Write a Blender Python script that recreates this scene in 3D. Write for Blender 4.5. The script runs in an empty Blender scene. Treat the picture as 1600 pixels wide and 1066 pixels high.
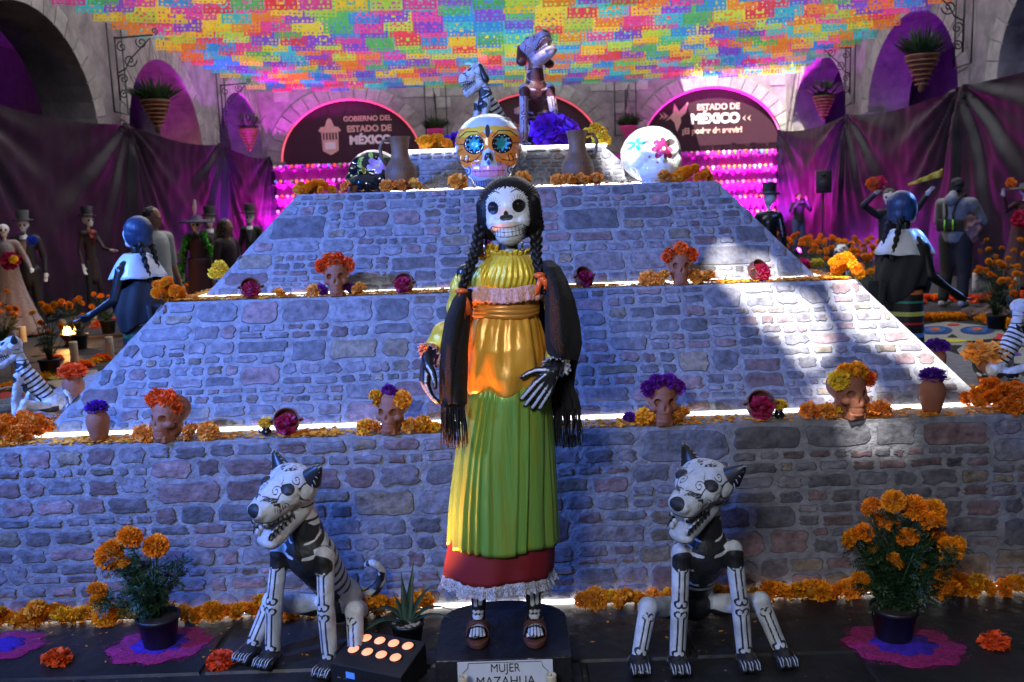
import bpy, bmesh, math, random
import numpy as np
from mathutils import Vector, Matrix, noise
from math import pi, sin, cos, radians as R
random.seed(7); rng = np.random.default_rng(7)
C = bpy.context.scene.collection
SC = bpy.context.scene
# ------------------------------------------------------------------ camera, sky, sun, exposure
F = 1422.0; PITCH = R(8.5); ROLL = R(1.9); CAM = Vector((0, 0, 1.65))
fwd = Vector((0, cos(PITCH), -sin(PITCH)))
r0 = Vector((1, 0, 0)); u0 = Vector((0, sin(PITCH), cos(PITCH)))
rgt = cos(ROLL)*r0 - sin(ROLL)*u0; upv = sin(ROLL)*r0 + cos(ROLL)*u0
cd = bpy.data.cameras.new('camera'); cam = bpy.data.objects.new('camera', cd); C.objects.link(cam)
cam.matrix_world = Matrix.Translation(CAM) @ Matrix((rgt, upv, -fwd)).transposed().to_4x4()
cd.sensor_width = 36; cd.lens = 36*F/1600; cd.clip_end = 500; cd.clip_start = .05
cd.dof.use_dof = True; cd.dof.focus_distance = 3.45; cd.dof.aperture_fstop = 4.5
SC.camera = cam
SC.view_settings.view_transform = 'Standard'; SC.view_settings.look = 'None'; SC.view_settings.gamma = 1
SC.view_settings.exposure = 2.15
W = bpy.data.worlds.new("World"); SC.world = W; W.use_nodes = True
SUN_DIR = Vector((.30, .50, -1.0)).normalized()           # direction the light travels
wn = W.node_tree.nodes; bg = wn['Background']; sky = wn.new('ShaderNodeTexSky'); sky.sky_type = 'NISHITA'
sky.sun_disc = False; sky.sun_elevation = math.asin(-SUN_DIR.z); sky.sun_rotation = math.atan2(-SUN_DIR.x, -SUN_DIR.y)
W.node_tree.links.new(sky.outputs[0], bg.inputs[0]); bg.inputs[1].default_value = .05
sl = bpy.data.lights.new('sun', 'SUN'); sl.energy = 5.0; sl.angle = R(.55); sl.color = (1, .95, .86)
sun = bpy.data.objects.new('sun', sl); C.objects.link(sun); sun.rotation_euler = SUN_DIR.to_track_quat('-Z', 'Y').to_euler()
SC.cycles.max_bounces = 8; SC.cycles.diffuse_bounces = 4; SC.cycles.transparent_max_bounces = 24
SC.cycles.use_adaptive_sampling = True; SC.cycles.sample_clamp_indirect = 6

def ray(px, py): return fwd + rgt*((px-800)/F) + upv*((533-py)/F)
def at(px, py, Y): d = ray(px, py); return CAM + d*(Y/d.y)
def atx(px, py, X): d = ray(px, py); return CAM + d*(X/d.x)
def atz(px, py, Z=0): d = ray(px, py); return CAM + d*((Z-CAM.z)/d.z)

# ------------------------------------------------------------------ materials
MATS = {}
def mat(name, col=(.5,.5,.5), rough=.7, metal=0, var=.12, nscale=8, bump=0, bscale=40, obj=False, emit=None, estr=0,
        sheen=0, trans=0, inks=(), vcol=None, spec=.5, coat=0, aniso=0, stretch=None, col2=None, bdist=.01):
    if name in MATS: return MATS[name]
    m = bpy.data.materials.new(name); m.use_nodes = True; MATS[name] = m
    nt = m.node_tree; N = nt.nodes; L = nt.links.new; b = N['Principled BSDF']
    b.inputs['Roughness'].default_value = rough; b.inputs['Metallic'].default_value = metal
    b.inputs['Specular IOR Level'].default_value = spec; b.inputs['Coat Weight'].default_value = coat
    b.inputs['Coat Roughness'].default_value = .15
    b.inputs['Sheen Weight'].default_value = sheen; b.inputs['Anisotropic'].default_value = aniso
    tc = N.new('ShaderNodeTexCoord'); src = tc.outputs['Object']
    if stretch:
        mp = N.new('ShaderNodeMapping'); mp.inputs['Scale'].default_value = stretch; L(src, mp.inputs[0]); src = mp.outputs[0]
    nz = N.new('ShaderNodeTexNoise'); nz.inputs['Scale'].default_value = nscale; nz.inputs['Detail'].default_value = 6
    nz.inputs['Roughness'].default_value = .65; L(src, nz.inputs['Vector'])
    if obj:
        oi = N.new('ShaderNodeObjectInfo'); base = oi.outputs['Color']
    else:
        rg = N.new('ShaderNodeRGB'); rg.outputs[0].default_value = (*col, 1); base = rg.outputs[0]
    if col2:
        mr = N.new('ShaderNodeMapRange'); mr.inputs[1].default_value = .4; mr.inputs[2].default_value = .62; L(nz.outputs[0], mr.inputs[0])
        mx = N.new('ShaderNodeMix'); mx.data_type = 'RGBA'; L(mr.outputs[0], mx.inputs[0]); L(base, mx.inputs[6]); mx.inputs[7].default_value = (*col2, 1); base = mx.outputs[2]
    if vcol:
        vc = N.new('ShaderNodeAttribute'); vc.attribute_name = vcol
        mx = N.new('ShaderNodeMix'); mx.data_type = 'RGBA'; mx.blend_type = 'MULTIPLY'; mx.inputs[0].default_value = 1
        L(base, mx.inputs[6]); L(vc.outputs['Color'], mx.inputs[7]); base = mx.outputs[2]
    for i, (att, c) in enumerate(inks):
        a = N.new('ShaderNodeAttribute'); a.attribute_name = att
        mr = N.new('ShaderNodeMapRange'); mr.inputs[1].default_value = -.0006; mr.inputs[2].default_value = .0006
        mr.inputs[3].default_value = 1; mr.inputs[4].default_value = 0; L(a.outputs['Fac'], mr.inputs[0])
        mx = N.new('ShaderNodeMix'); mx.data_type = 'RGBA'; L(mr.outputs[0], mx.inputs[0]); L(base, mx.inputs[6]); mx.inputs[7].default_value = (*c, 1)
        base = mx.outputs[2]
    if var:
        mr = N.new('ShaderNodeMapRange'); mr.inputs[1].default_value = .3; mr.inputs[2].default_value = .7
        mr.inputs[3].default_value = 1-var*1.6; mr.inputs[4].default_value = 1+var; L(nz.outputs[0], mr.inputs[0])
        hs = N.new('ShaderNodeHueSaturation'); L(base, hs.inputs['Color']); L(mr.outputs[0], hs.inputs['Value']); base = hs.outputs[0]
    L(base, b.inputs['Base Color'])
    if bump:
        n2 = N.new('ShaderNodeTexNoise'); n2.inputs['Scale'].default_value = bscale; n2.inputs['Detail'].default_value = 8; L(src, n2.inputs['Vector'])
        bp = N.new('ShaderNodeBump'); bp.inputs['Strength'].default_value = bump; bp.inputs['Distance'].default_value = bdist
        L(n2.outputs[0], bp.inputs['Height']); L(bp.outputs[0], b.inputs['Normal'])
    if emit:
        b.inputs['Emission Color'].default_value = (*emit, 1); b.inputs['Emission Strength'].default_value = estr
    if trans:
        tr = N.new('ShaderNodeBsdfTranslucent'); L(base, tr.inputs[0]); ms = N.new('ShaderNodeMixShader'); ms.inputs[0].default_value = trans
        L(b.outputs[0], ms.inputs[1]); L(tr.outputs[0], ms.inputs[2]); L(ms.outputs[0], N['Material Output'].inputs[0])
    return m

# ------------------------------------------------------------------ mesh helpers
def obj(name, me, m, parent=None, loc=(0,0,0), rot=(0,0,0), color=None, keep=False):
    o = bpy.data.objects.new(name, me); C.objects.link(o); o.location = loc; o.rotation_euler = rot
    if m is not None and len(me.materials) == 0:
        for x in (m if isinstance(m, (list, tuple)) else [m]): me.materials.append(x)
    if parent is not None:
        o.parent = parent
        if keep: o.matrix_parent_inverse = base_mat(parent).inverted()
    if color: o.color = (*color, 1)
    return o
def base_mat(o):
    m = Matrix.LocRotScale(o.location, o.rotation_euler, o.scale)
    return m if o.parent is None else base_mat(o.parent) @ o.matrix_parent_inverse @ m
def mesh(name, v, f, smooth=True, mi=None):
    me = bpy.data.meshes.new(name); me.from_pydata([tuple(map(float, x)) for x in v], [], f)
    me.polygons.foreach_set('use_smooth', [smooth]*len(me.polygons))
    if mi is not None: me.polygons.foreach_set('material_index', mi)
    me.update(); return me
def thing(name, label, cat, loc=(0,0,0), rz=0, group=None, scale=1, kind=None, rot=None):
    o = bpy.data.objects.new(name, None); C.objects.link(o); o.location = loc; o.rotation_euler = rot or (0,0,rz); o.scale = (scale,)*3
    o.empty_display_size = .1
    return tag(o, label, cat, group, kind)
def tag(o, label=None, cat=None, group=None, kind=None):
    if label: o['label'] = label
    if cat: o['category'] = cat
    if group: o['group'] = group
    if kind: o['kind'] = kind
    return o
def copy_tree(o, parent=None):
    c = o.copy(); C.objects.link(c)
    if parent: c.parent = parent
    for ch in [x for x in o.children]: copy_tree(ch, c)
    return c
class MB:
    def __init__(s): s.v = []; s.f = []; s.m = []
    def add(s, v, f, mi=0):
        n = len(s.v); s.v += [tuple(x) for x in v]; s.f += [tuple(i+n for i in q) for q in f]; s.m += [mi]*len(f); return s
    def box(s, c, d, rz=0, mi=0, M=None):
        v = [Vector((x*d[0]/2, y*d[1]/2, z*d[2]/2)) for x in (-1,1) for y in (-1,1) for z in (-1,1)]
        if rz: v = [Matrix.Rotation(rz, 3, 'Z') @ p for p in v]
        if M is not None: v = [M @ p for p in v]
        return s.add([p+Vector(c) for p in v], [(0,1,3,2),(4,6,7,5),(0,4,5,1),(2,3,7,6),(0,2,6,4),(1,5,7,3)], mi)
    def tube(s, pts, rad, n=8, mi=0, caps=True, flat=1):
        pts = [Vector(p) for p in pts]; k = len(pts); rr = rad if isinstance(rad, (list, tuple)) else [rad]*k
        V = []; up = None
        for i in range(k):
            t = (pts[min(i+1,k-1)]-pts[max(i-1,0)])
            t = t.normalized() if t.length > 1e-9 else Vector((0,0,1))
            if up is None: a = Vector((0,0,1)) if abs(t.z) < .9 else Vector((1,0,0)); up = (a - t*a.dot(t)).normalized()
            else: up = (up - t*up.dot(t)).normalized()
            q = t.cross(up)
            for j in range(n):
                an = 2*pi*j/n; V.append(pts[i] + (up*cos(an)*flat + q*sin(an))*rr[i])
        Fc = [(i*n+j, i*n+(j+1)%n, (i+1)*n+(j+1)%n, (i+1)*n+j) for i in range(k-1) for j in range(n)]
        if caps: Fc += [tuple(range(n))[::-1], tuple((k-1)*n+j for j in range(n))]
        return s.add(V, Fc, mi)
    def cap(s, p0, p1, a, b=None, n=12, mi=0):         # capsule with two radii
        b = a if b is None else b; p0 = Vector(p0); p1 = Vector(p1); d = p1-p0; L = max(d.length, 1e-6); t = d/L
        P = []; Q = []
        for k in range(5): an = pi/2*(1-k/4.); P.append(p0 - t*a*sin(an)); Q.append(max(a*cos(an), a*.02))
        for k in range(5): an = pi/2*k/4.; P.append(p1 + t*b*sin(an)); Q.append(max(b*cos(an), b*.02))
        return s.tube(P, Q, n, mi)
    def ell(s, c, r, n=16, mi=0, M=None):
        V = []; m = n//2
        for i in range(m+1):
            ph = pi*i/m; sp = max(sin(ph), .01)
            for j in range(n): th = 2*pi*j/n; V.append(Vector((r[0]*sp*cos(th), r[1]*sp*sin(th), r[2]*cos(ph))))
        if M is not None: V = [M @ p for p in V]
        V = [p+Vector(c) for p in V]
        Fc = [(i*n+j, (i+1)*n+j, (i+1)*n+(j+1)%n, i*n+(j+1)%n) for i in range(m) for j in range(n)] + [tuple(range(n)), tuple(m*n+j for j in range(n))[::-1]]
        return s.add(V, Fc, mi)
    def lathe(s, prof, n=24, c=(0,0,0), mi=0, fn=None, closed=True):
        V = []; c = Vector(c)
        for (r, z) in prof:
            for j in range(n):
                th = 2*pi*j/n; q = r*(fn(th, z) if fn else 1); V.append(c+Vector((q*cos(th), q*sin(th), z)))
        k = len(prof); Fc = [(i*n+j, i*n+(j+1)%n, (i+1)*n+(j+1)%n, (i+1)*n+j) for i in range(k-1) for j in range(n)]
        if closed: Fc += [tuple(range(n))[::-1], tuple((k-1)*n+j for j in range(n))]
        return s.add(V, Fc, mi)
    def surf(s, fn, nu, nv, mi=0, wrap=False):
        V = [fn(i/(nu if wrap else nu-1), j/(nv-1)) for j in range(nv) for i in range(nu)]
        Fc = [(j*nu+i, j*nu+(i+1)%nu, (j+1)*nu+(i+1)%nu, (j+1)*nu+i) for j in range(nv-1) for i in range(nu if wrap else nu-1)]
        return s.add(V, Fc, mi)
    def mesh(s, name='mesh', smooth=True): return mesh(name, s.v, s.f, smooth, s.m)
    def obj(s, name, m, parent=None, smooth=True, solid=0, sub=0, bev=0, **k):
        me = s.mesh(name, smooth)
        if not (solid or sub or bev): return obj(name, me, m, parent, **k)
        o = bpy.data.objects.new(name, me); C.objects.link(o)
        if bev: q = o.modifiers.new('b', 'BEVEL'); q.width = bev; q.segments = 2; q.limit_method = 'ANGLE'
        if solid: q = o.modifiers.new('s', 'SOLIDIFY'); q.thickness = solid; q.offset = 0
        if sub: q = o.modifiers.new('u', 'SUBSURF'); q.levels = sub
        me2 = bake(o); return obj(name, me2, m, parent, **k)
def bake(o):
    dg = bpy.context.evaluated_depsgraph_get(); dg.update()
    me = bpy.data.meshes.new_from_object(o.evaluated_get(dg)); old = o.data; bpy.data.objects.remove(o)
    if old.users == 0: bpy.data.meshes.remove(old)
    me.materials.clear(); return me
def blob(mb, voxel=.01, smooth=3, adapt=0):
    """one continuous skin over overlapping lumps"""
    o = bpy.data.objects.new('blob', mb.mesh('blob')); C.objects.link(o)
    q = o.modifiers.new('r', 'REMESH'); q.mode = 'VOXEL'; q.voxel_size = voxel; q.use_smooth_shade = True
    if smooth: q = o.modifiers.new('m', 'SMOOTH'); q.factor = .5; q.iterations = smooth
    return bake(o)
def co(me): a = np.empty(len(me.vertices)*3, np.float32); me.vertices.foreach_get('co', a); return a.reshape(-1, 3).astype(float)
def setco(me, a): me.vertices.foreach_set('co', a.astype(np.float32).ravel()); me.update()
def nrm(me): a = np.empty(len(me.vertices)*3, np.float32); me.vertices.foreach_get('normal', a); return a.reshape(-1, 3).astype(float)
def ink(me, name, sd):
    a = me.attributes.new(name, 'FLOAT', 'POINT'); a.data.foreach_set('value', np.asarray(sd, np.float32))
def dseg(P, pts):                                           # distance of points (n,d) to a polyline
    P = np.asarray(P); best = np.full(len(P), 9.)
    pts = np.asarray(pts, float)
    if len(pts) == 1: return np.linalg.norm(P-pts[0], axis=1)
    for a, b in zip(pts[:-1], pts[1:]):
        d = b-a; t = np.clip(((P-a) @ d)/max(d @ d, 1e-12), 0, 1); best = np.minimum(best, np.linalg.norm(P-a-t[:, None]*d, axis=1))
    return best
def strokes(P, lines, w, mask=None):
    s = np.full(len(P), 9.)
    for l in lines:
        ww = w
        if isinstance(l, tuple) and len(l) == 2 and isinstance(l[0], list): l, ww = l
        s = np.minimum(s, dseg(P, l)-ww)
    if mask is not None: s = np.where(mask, s, 9.)
    return s
def elli(P, c, r, ang=0):
    x = P[:, 0]-c[0]; z = P[:, 1]-c[1]; ca, sa = cos(ang), sin(ang); X = x*ca+z*sa; Z = -x*sa+z*ca
    return (np.sqrt((X/r[0])**2+(Z/r[1])**2)-1)*min(r)
def inpoly(px, py, poly):
    x = np.asarray(px); y = np.asarray(py); ins = np.zeros(x.shape, bool); n = len(poly)
    for i in range(n):
        x1, y1 = poly[i]; x2, y2 = poly[(i+1) % n]
        c = ((y1 > y) != (y2 > y)) & (x < (x2-x1)*(y-y1)/((y2-y1) if y2 != y1 else 1e-9)+x1); ins ^= c
    return ins
def spiral(c, r, turns=1.4, a0=0, s=1, n=18, k=.15):
    return [(c[0]+r*(1-t*(1-k))*cos(a0+s*2*pi*turns*t), c[1]+r*(1-t*(1-k))*sin(a0+s*2*pi*turns*t)) for t in [i/(n-1) for i in range(n)]]
def text(s, size, m, parent, M, name='lettering', ext=.002, bold=0, sx=1, align='CENTER'):
    cu = bpy.data.curves.new('t', 'FONT'); cu.body = s; cu.size = size; cu.extrude = ext; cu.align_x = align; cu.align_y = 'CENTER'; cu.offset = bold
    o = bpy.data.objects.new('t', cu); C.objects.link(o); me = bake_curve(o); me.transform(M @ Matrix.Diagonal((sx, 1, 1, 1)))
    return obj(name, me, m, parent)
def bake_curve(o):
    dg = bpy.context.evaluated_depsgraph_get(); dg.update(); me = bpy.data.meshes.new_from_object(o.evaluated_get(dg)); cu = o.data
    bpy.data.objects.remove(o); bpy.data.curves.remove(cu); me.materials.clear(); return me
def lamp(name, typ, loc, col, e, parent=None, target=None, size=.1, spot=None, blend=.5):
    l = bpy.data.lights.new(name, typ); l.color = col; l.energy = e
    if typ == 'SPOT': l.spot_size = spot or R(60); l.spot_blend = blend; l.shadow_soft_size = size
    elif typ == 'AREA': l.size = size
    else: l.shadow_soft_size = size
    o = bpy.data.objects.new(name, l); C.objects.link(o); o.location = loc
    if target is not None: o.rotation_euler = (Vector(target)-Vector(loc)).to_track_quat('-Z', 'Y').to_euler()
    return o
# ------------------------------------------------------------------ materials of the place
BLACK = mat('black_paint', (.012,.012,.014), .35, var=.2)
M_mortar = mat('mortar', (.23,.235,.27), .9, var=.25, nscale=22, bump=1, bscale=45, bdist=.010)
M_stone = mat('rubble_stone', rough=.75, obj=True, var=.36, nscale=26, bump=1, bscale=24, bdist=.012)
M_joint = mat('stone_edge', (.105,.105,.135), .85, var=.3, nscale=20)
M_led = mat('led_strip_light', (1,1,1), emit=(1,.97,.92), estr=1.4)
M_wall = mat('grey_ashlar', (.23,.205,.21), .8, var=.30, nscale=2.2, bump=.4, bscale=12)
M_block = mat('ashlar_block', rough=.8, obj=True, var=.2, nscale=5, bump=.5, bscale=20)
M_slab = mat('slate_slab', rough=.5, obj=True, var=.30, nscale=9, bump=.6, bscale=14)
M_floor = mat('floor_grout', (.022,.023,.026), .8, var=.2, nscale=6, bump=.3)
M_tarp = mat('black_plastic_sheet', (.004,.005,.010), .44, var=.25, nscale=3, bump=.25, bscale=9, spec=.32)
M_iron = mat('wrought_iron', (.012,.012,.014), .5, var=.2)
M_awn = mat('shade_fabric', (.26,.28,.36), .9, var=.1, trans=.12)
M_card = mat('maroon_print', (.035,.003,.016), .6, var=.15)
# ------------------------------------------------------------------ ground
WX0, WX1, WY0, WY1 = -7.85, 9.05, 12.6, 30.0
SPR, RISE, PER, OPN = 3.25, 1.95, 6.05, 4.6       # arches: spring height, rise, period, opening
g = MB().box((.5, 12, -.06), (60, 90, .1)).obj('courtyard_floor', M_floor, smooth=False); tag(g, kind='structure')
slab_me = [mesh('slab', [(-a,-b,0),(a,-b,0),(a,b,0),(-a,b,0),(-a+.006,-b+.006,.01),(a-.006,-b+.006,.01),(a-.006,b-.006,.01),(-a+.006,b-.006,.01)],
           [(0,1,5,4),(1,2,6,5),(2,3,7,6),(3,0,4,7),(4,5,6,7)], False) for a, b in ((.392,.242),(.292,.242),(.492,.242))]
for m_ in slab_me: m_.materials.append(M_slab)
y = 1.6; row = 0
while y < 13:
    x = -5.6 + random.uniform(-.4, .1)
    lim = 3.2 if y < 4 else 6.5
    while x < lim+.4:
        k = random.randrange(3); a = (.4,.3,.5)[k]
        if not (-2.0 < x+a < 2.0 and 3.9 < y < 7.9) and x+a > -lim-.4 and (y < 4.2 or abs(x+a) > 1.9):
            v = random.uniform(.011,.021); obj('floor_slab', slab_me[k], None, g, (x+a, y+.25, -.0095+random.uniform(0,.002)), color=(v*.95, v, v*1.1))
        x += 2*a
    y += .5
# ------------------------------------------------------------------ stepped altar
AC = Vector((0, 5.81, 0))
TIERS = [(2.21, 2.21, 0, .74), (2.02, 1.60, .744, 1.255), (1.47, 1.075, 1.258, 1.738), (.765, .545, 1.741, 1.975)]   # half width low, high, z low, z high
altar = thing('stepped_altar', 'wide grey rubble stone stepped altar pyramid filling the middle of the courtyard', 'altar', AC)
stones = []
def add_stone(tierobj, fp, u0_, u1_, v0_, v1_, face):
    w = u1_-u0_; h = v1_-v0_; n = 3
    c = min(w, h)
    pts = []
    cx, cy = (u0_+u1_)/2, (v0_+v1_)/2
    N = 16; ph = random.random()*6; jx = w*.05+.002; jy = h*.08
    cr = [(-w/2+random.uniform(0,jx), -h/2+random.uniform(0,jy)), (w/2-random.uniform(0,jx), -h/2+random.uniform(0,jy)), (w/2-random.uniform(0,jx), h/2-random.uniform(0,jy)), (-w/2+random.uniform(0,jx), h/2-random.uniform(0,jy))]
    cut = random.uniform(.10,.26)*min(w, h)
    for k in range(4):
        A, B = Vector(cr[k]), Vector(cr[(k+1)%4]); D = B-A; Ld = D.length; D /= Ld; O = Vector((-D.y, D.x))
        for s_ in (cut/Ld*random.uniform(.6,1.3), .36, .66, 1-cut/Ld*random.uniform(.6,1.3)):
            q_ = A+D*Ld*s_+O*random.uniform(-.006,.010)*min(1, h/.06)*(1 if .2 < s_ < .8 else .4); pts.append((cx+q_.x, cy+q_.y))
    p = random.uniform(.002, .0055)
    V = [fp(a, b, 0) for a, b in pts]
    ins = lambda s, d: [fp(cx+(a-cx)*(1-s/w*2), cy+(b-cy)*(1-s/h*2), d*random.uniform(.85, 1.1)) for a, b in pts]
    V += ins(min(.004, c*.1), p); V += ins(min(.016, c*.2), p*1.25); V.append(fp(cx, cy, p*random.uniform(1.1, 1.7)))
    Fc = [(k, (k+1)%N, N+(k+1)%N, N+k) for k in range(N)] + [(N+k, N+(k+1)%N, 2*N+(k+1)%N, 2*N+k) for k in range(N)] + [(2*N+k, 2*N+(k+1)%N, 3*N) for k in range(N)]
    mi = [1]*N+[0]*(2*N)
    v = random.uniform(.10,.22); r_ = random.random()
    if r_ < .28: col = (v*1.2, v*.82, v*.90)
    elif r_ < .38: col = (v*1.2, v*1.0, v*.82)
    elif r_ < .6: col = (v*1.02, v*.92, v*1.08)
    else: col = (v*.92, v*.92, v*1.12)
    stones.append((w*h*(1.3 if face == 0 else .1), tierobj, V, Fc, mi, col))
def courses(tierobj, hw0, hw1, z0, z1, face, big):
    """lay irregular courses of rubble on one sloping face; u across, v up the slope"""
    ang = face*pi/2; rot = Matrix.Rotation(ang, 3, 'Z'); run = hw0-hw1; rise = z1-z0; L = math.hypot(run, rise)
    nrml = Vector((0, -rise/L, run/L)) if run else Vector((0, -1, 0))
    def fp(u, v, d): return rot @ (Vector((u, -hw0+run*v/L, z0+rise*v/L)) + nrml*(d+.0))
    hw = lambda vv: hw0-run*vv/L
    out = []
    def split(ua, ub, va, vb):
        w = ub-ua; h = vb-va; lim = random.choice((.05,.07,.10,.13,.17,.17))*big
        if h > .125*big or (h > lim and h > .055*big) or (h > w*.95 and h > .07*big):
            c = va+h*random.uniform(.36,.64); split(ua, ub, va, c); split(ua, ub, c, vb); return
        if w > .36*big or w > h*random.uniform(2.1, 3.6) or (w > .11*big and w > h*1.5 and random.random() < .25):
            c = ua+w*random.uniform(.38,.62); split(ua, c, va, vb); split(c, ub, va, vb); return
        out.append((ua, ub, va, vb))
    v = .004; nb = max(1, round(L/(.21*big)))
    hs = [random.uniform(.75,1.25) for _ in range(nb)]; tot = sum(hs)
    for hh in hs:
        h = hh/tot*(L-.01); u = -hw0+random.uniform(-.3,0)
        while u < hw0:
            w = random.uniform(.25,.7)*big; split(u, u+w, v, v+h); u += w
        v += h
    gap = .006*big
    for ua, ub, va, vb in out:
        m = hw((va+vb)/2)-.012
        ua = max(ua, -m); ub = min(ub, m)
        if ub-ua < .022: continue
        dv = random.uniform(-.005,.005)
        add_stone(tierobj, fp, ua+gap/2+abs(dv)*.5, ub-gap/2, max(.002, va+gap/2+dv), min(L-.003, vb-gap/2+dv*.4), face)
for i, (a, b, z0, z1) in enumerate(TIERS):
    mb = MB(); n = 2
    mb.add([(-a,-a,z0),(a,-a,z0),(a,a,z0),(-a,a,z0),(-b,-b,z1),(b,-b,z1),(b,b,z1),(-b,b,z1)], [(0,1,5,4),(1,2,6,5),(2,3,7,6),(3,0,4,7),(4,5,6,7),(3,2,1,0)])
    t = mb.obj('tier', M_mortar, altar, smooth=False)
    if i == 0: t.scale = (1.13,1,1)
    for f in (0, 1, 3): courses(t, a, b, z0, z1, f, (1.55,1.35,1.25,1.0)[i] if f == 0 else 2.2)
    # led strip lies at the foot of the tier above
    if i < 3 or True:
        a2 = TIERS[i+1][0] if i < 3 else None
        if a2:
            for f in range(4):
                rm = Matrix.Rotation(f*pi/2, 3, 'Z')
                v = [rm @ Vector(p) for p in ((-a2-.018,-a2-.018,z1+.002),(a2+.018,-a2-.018,z1+.002),(a2+.003,-a2-.003,z1+.002),(-a2-.003,-a2-.003,z1+.002),
                                              (-a2-.018,-a2-.018,z1+.014),(a2+.018,-a2-.018,z1+.014),(a2+.003,-a2-.003,z1+.014),(-a2-.003,-a2-.003,z1+.014))]
                MB().add(v, [(0,1,5,4),(4,5,6,7),(2,3,7,6),(0,4,7,3),(1,2,6,5)]).obj('led_strip', M_led, altar, smooth=False)
# led strip at ground level and along the top
for (a2, z, f_) in ((2.215, .002, (0,)), (.56, 1.962, (0,1,3))):
    for f in f_:
        rm = Matrix.Rotation(f*pi/2, 3, 'Z')
        MB().add([rm @ Vector(p) for p in ((-a2,-a2-.012,z),(a2,-a2-.012,z),(a2,-a2,z),(-a2,-a2,z),(-a2,-a2-.012,z+.014),(a2,-a2-.012,z+.014),(a2,-a2,z+.014),(-a2,-a2,z+.014))],
                 [(0,1,5,4),(4,5,6,7),(2,3,7,6),(0,4,7,3),(1,2,6,5)]).obj('led_strip', M_led, altar, smooth=False)
stones.sort(key=lambda s: -s[0])
for s in stones[:300]:
    me = mesh('stone', s[2], s[3], False, s[4]); obj('stone', me, [M_stone, M_joint], s[1], color=s[5])
rest = {}
for s in stones[300:]: rest.setdefault((s[1].name, int(s[5][0] > s[5][2]), round(s[5][2]*18)), []).append(s)
byt = {}
for s in stones[300:]: byt.setdefault(s[1].name, []).append(s)
M_stonev = mat('rubble_stone_small', (1,1,1), rough=.75, var=.42, nscale=26, bump=1, bscale=24, vcol='tint', bdist=.012)
for k, lst in byt.items():
    mb = MB(); cols = []
    for s in lst:
        n = len(mb.v); mb.v += [tuple(p) for p in s[2]]; mb.f += [tuple(i+n for i in q) for q in s[3]]; mb.m += s[4]; cols += [(*s[5], 1)]*len(s[2])
    me = mb.mesh('small_stones', False); at_ = me.color_attributes.new('tint', 'FLOAT_COLOR', 'POINT'); at_.data.foreach_set('color', np.array(cols).ravel())
    o = obj('small_stones', me, [M_stonev, M_joint], lst[0][1]); o['kind'] = 'stuff'
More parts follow.
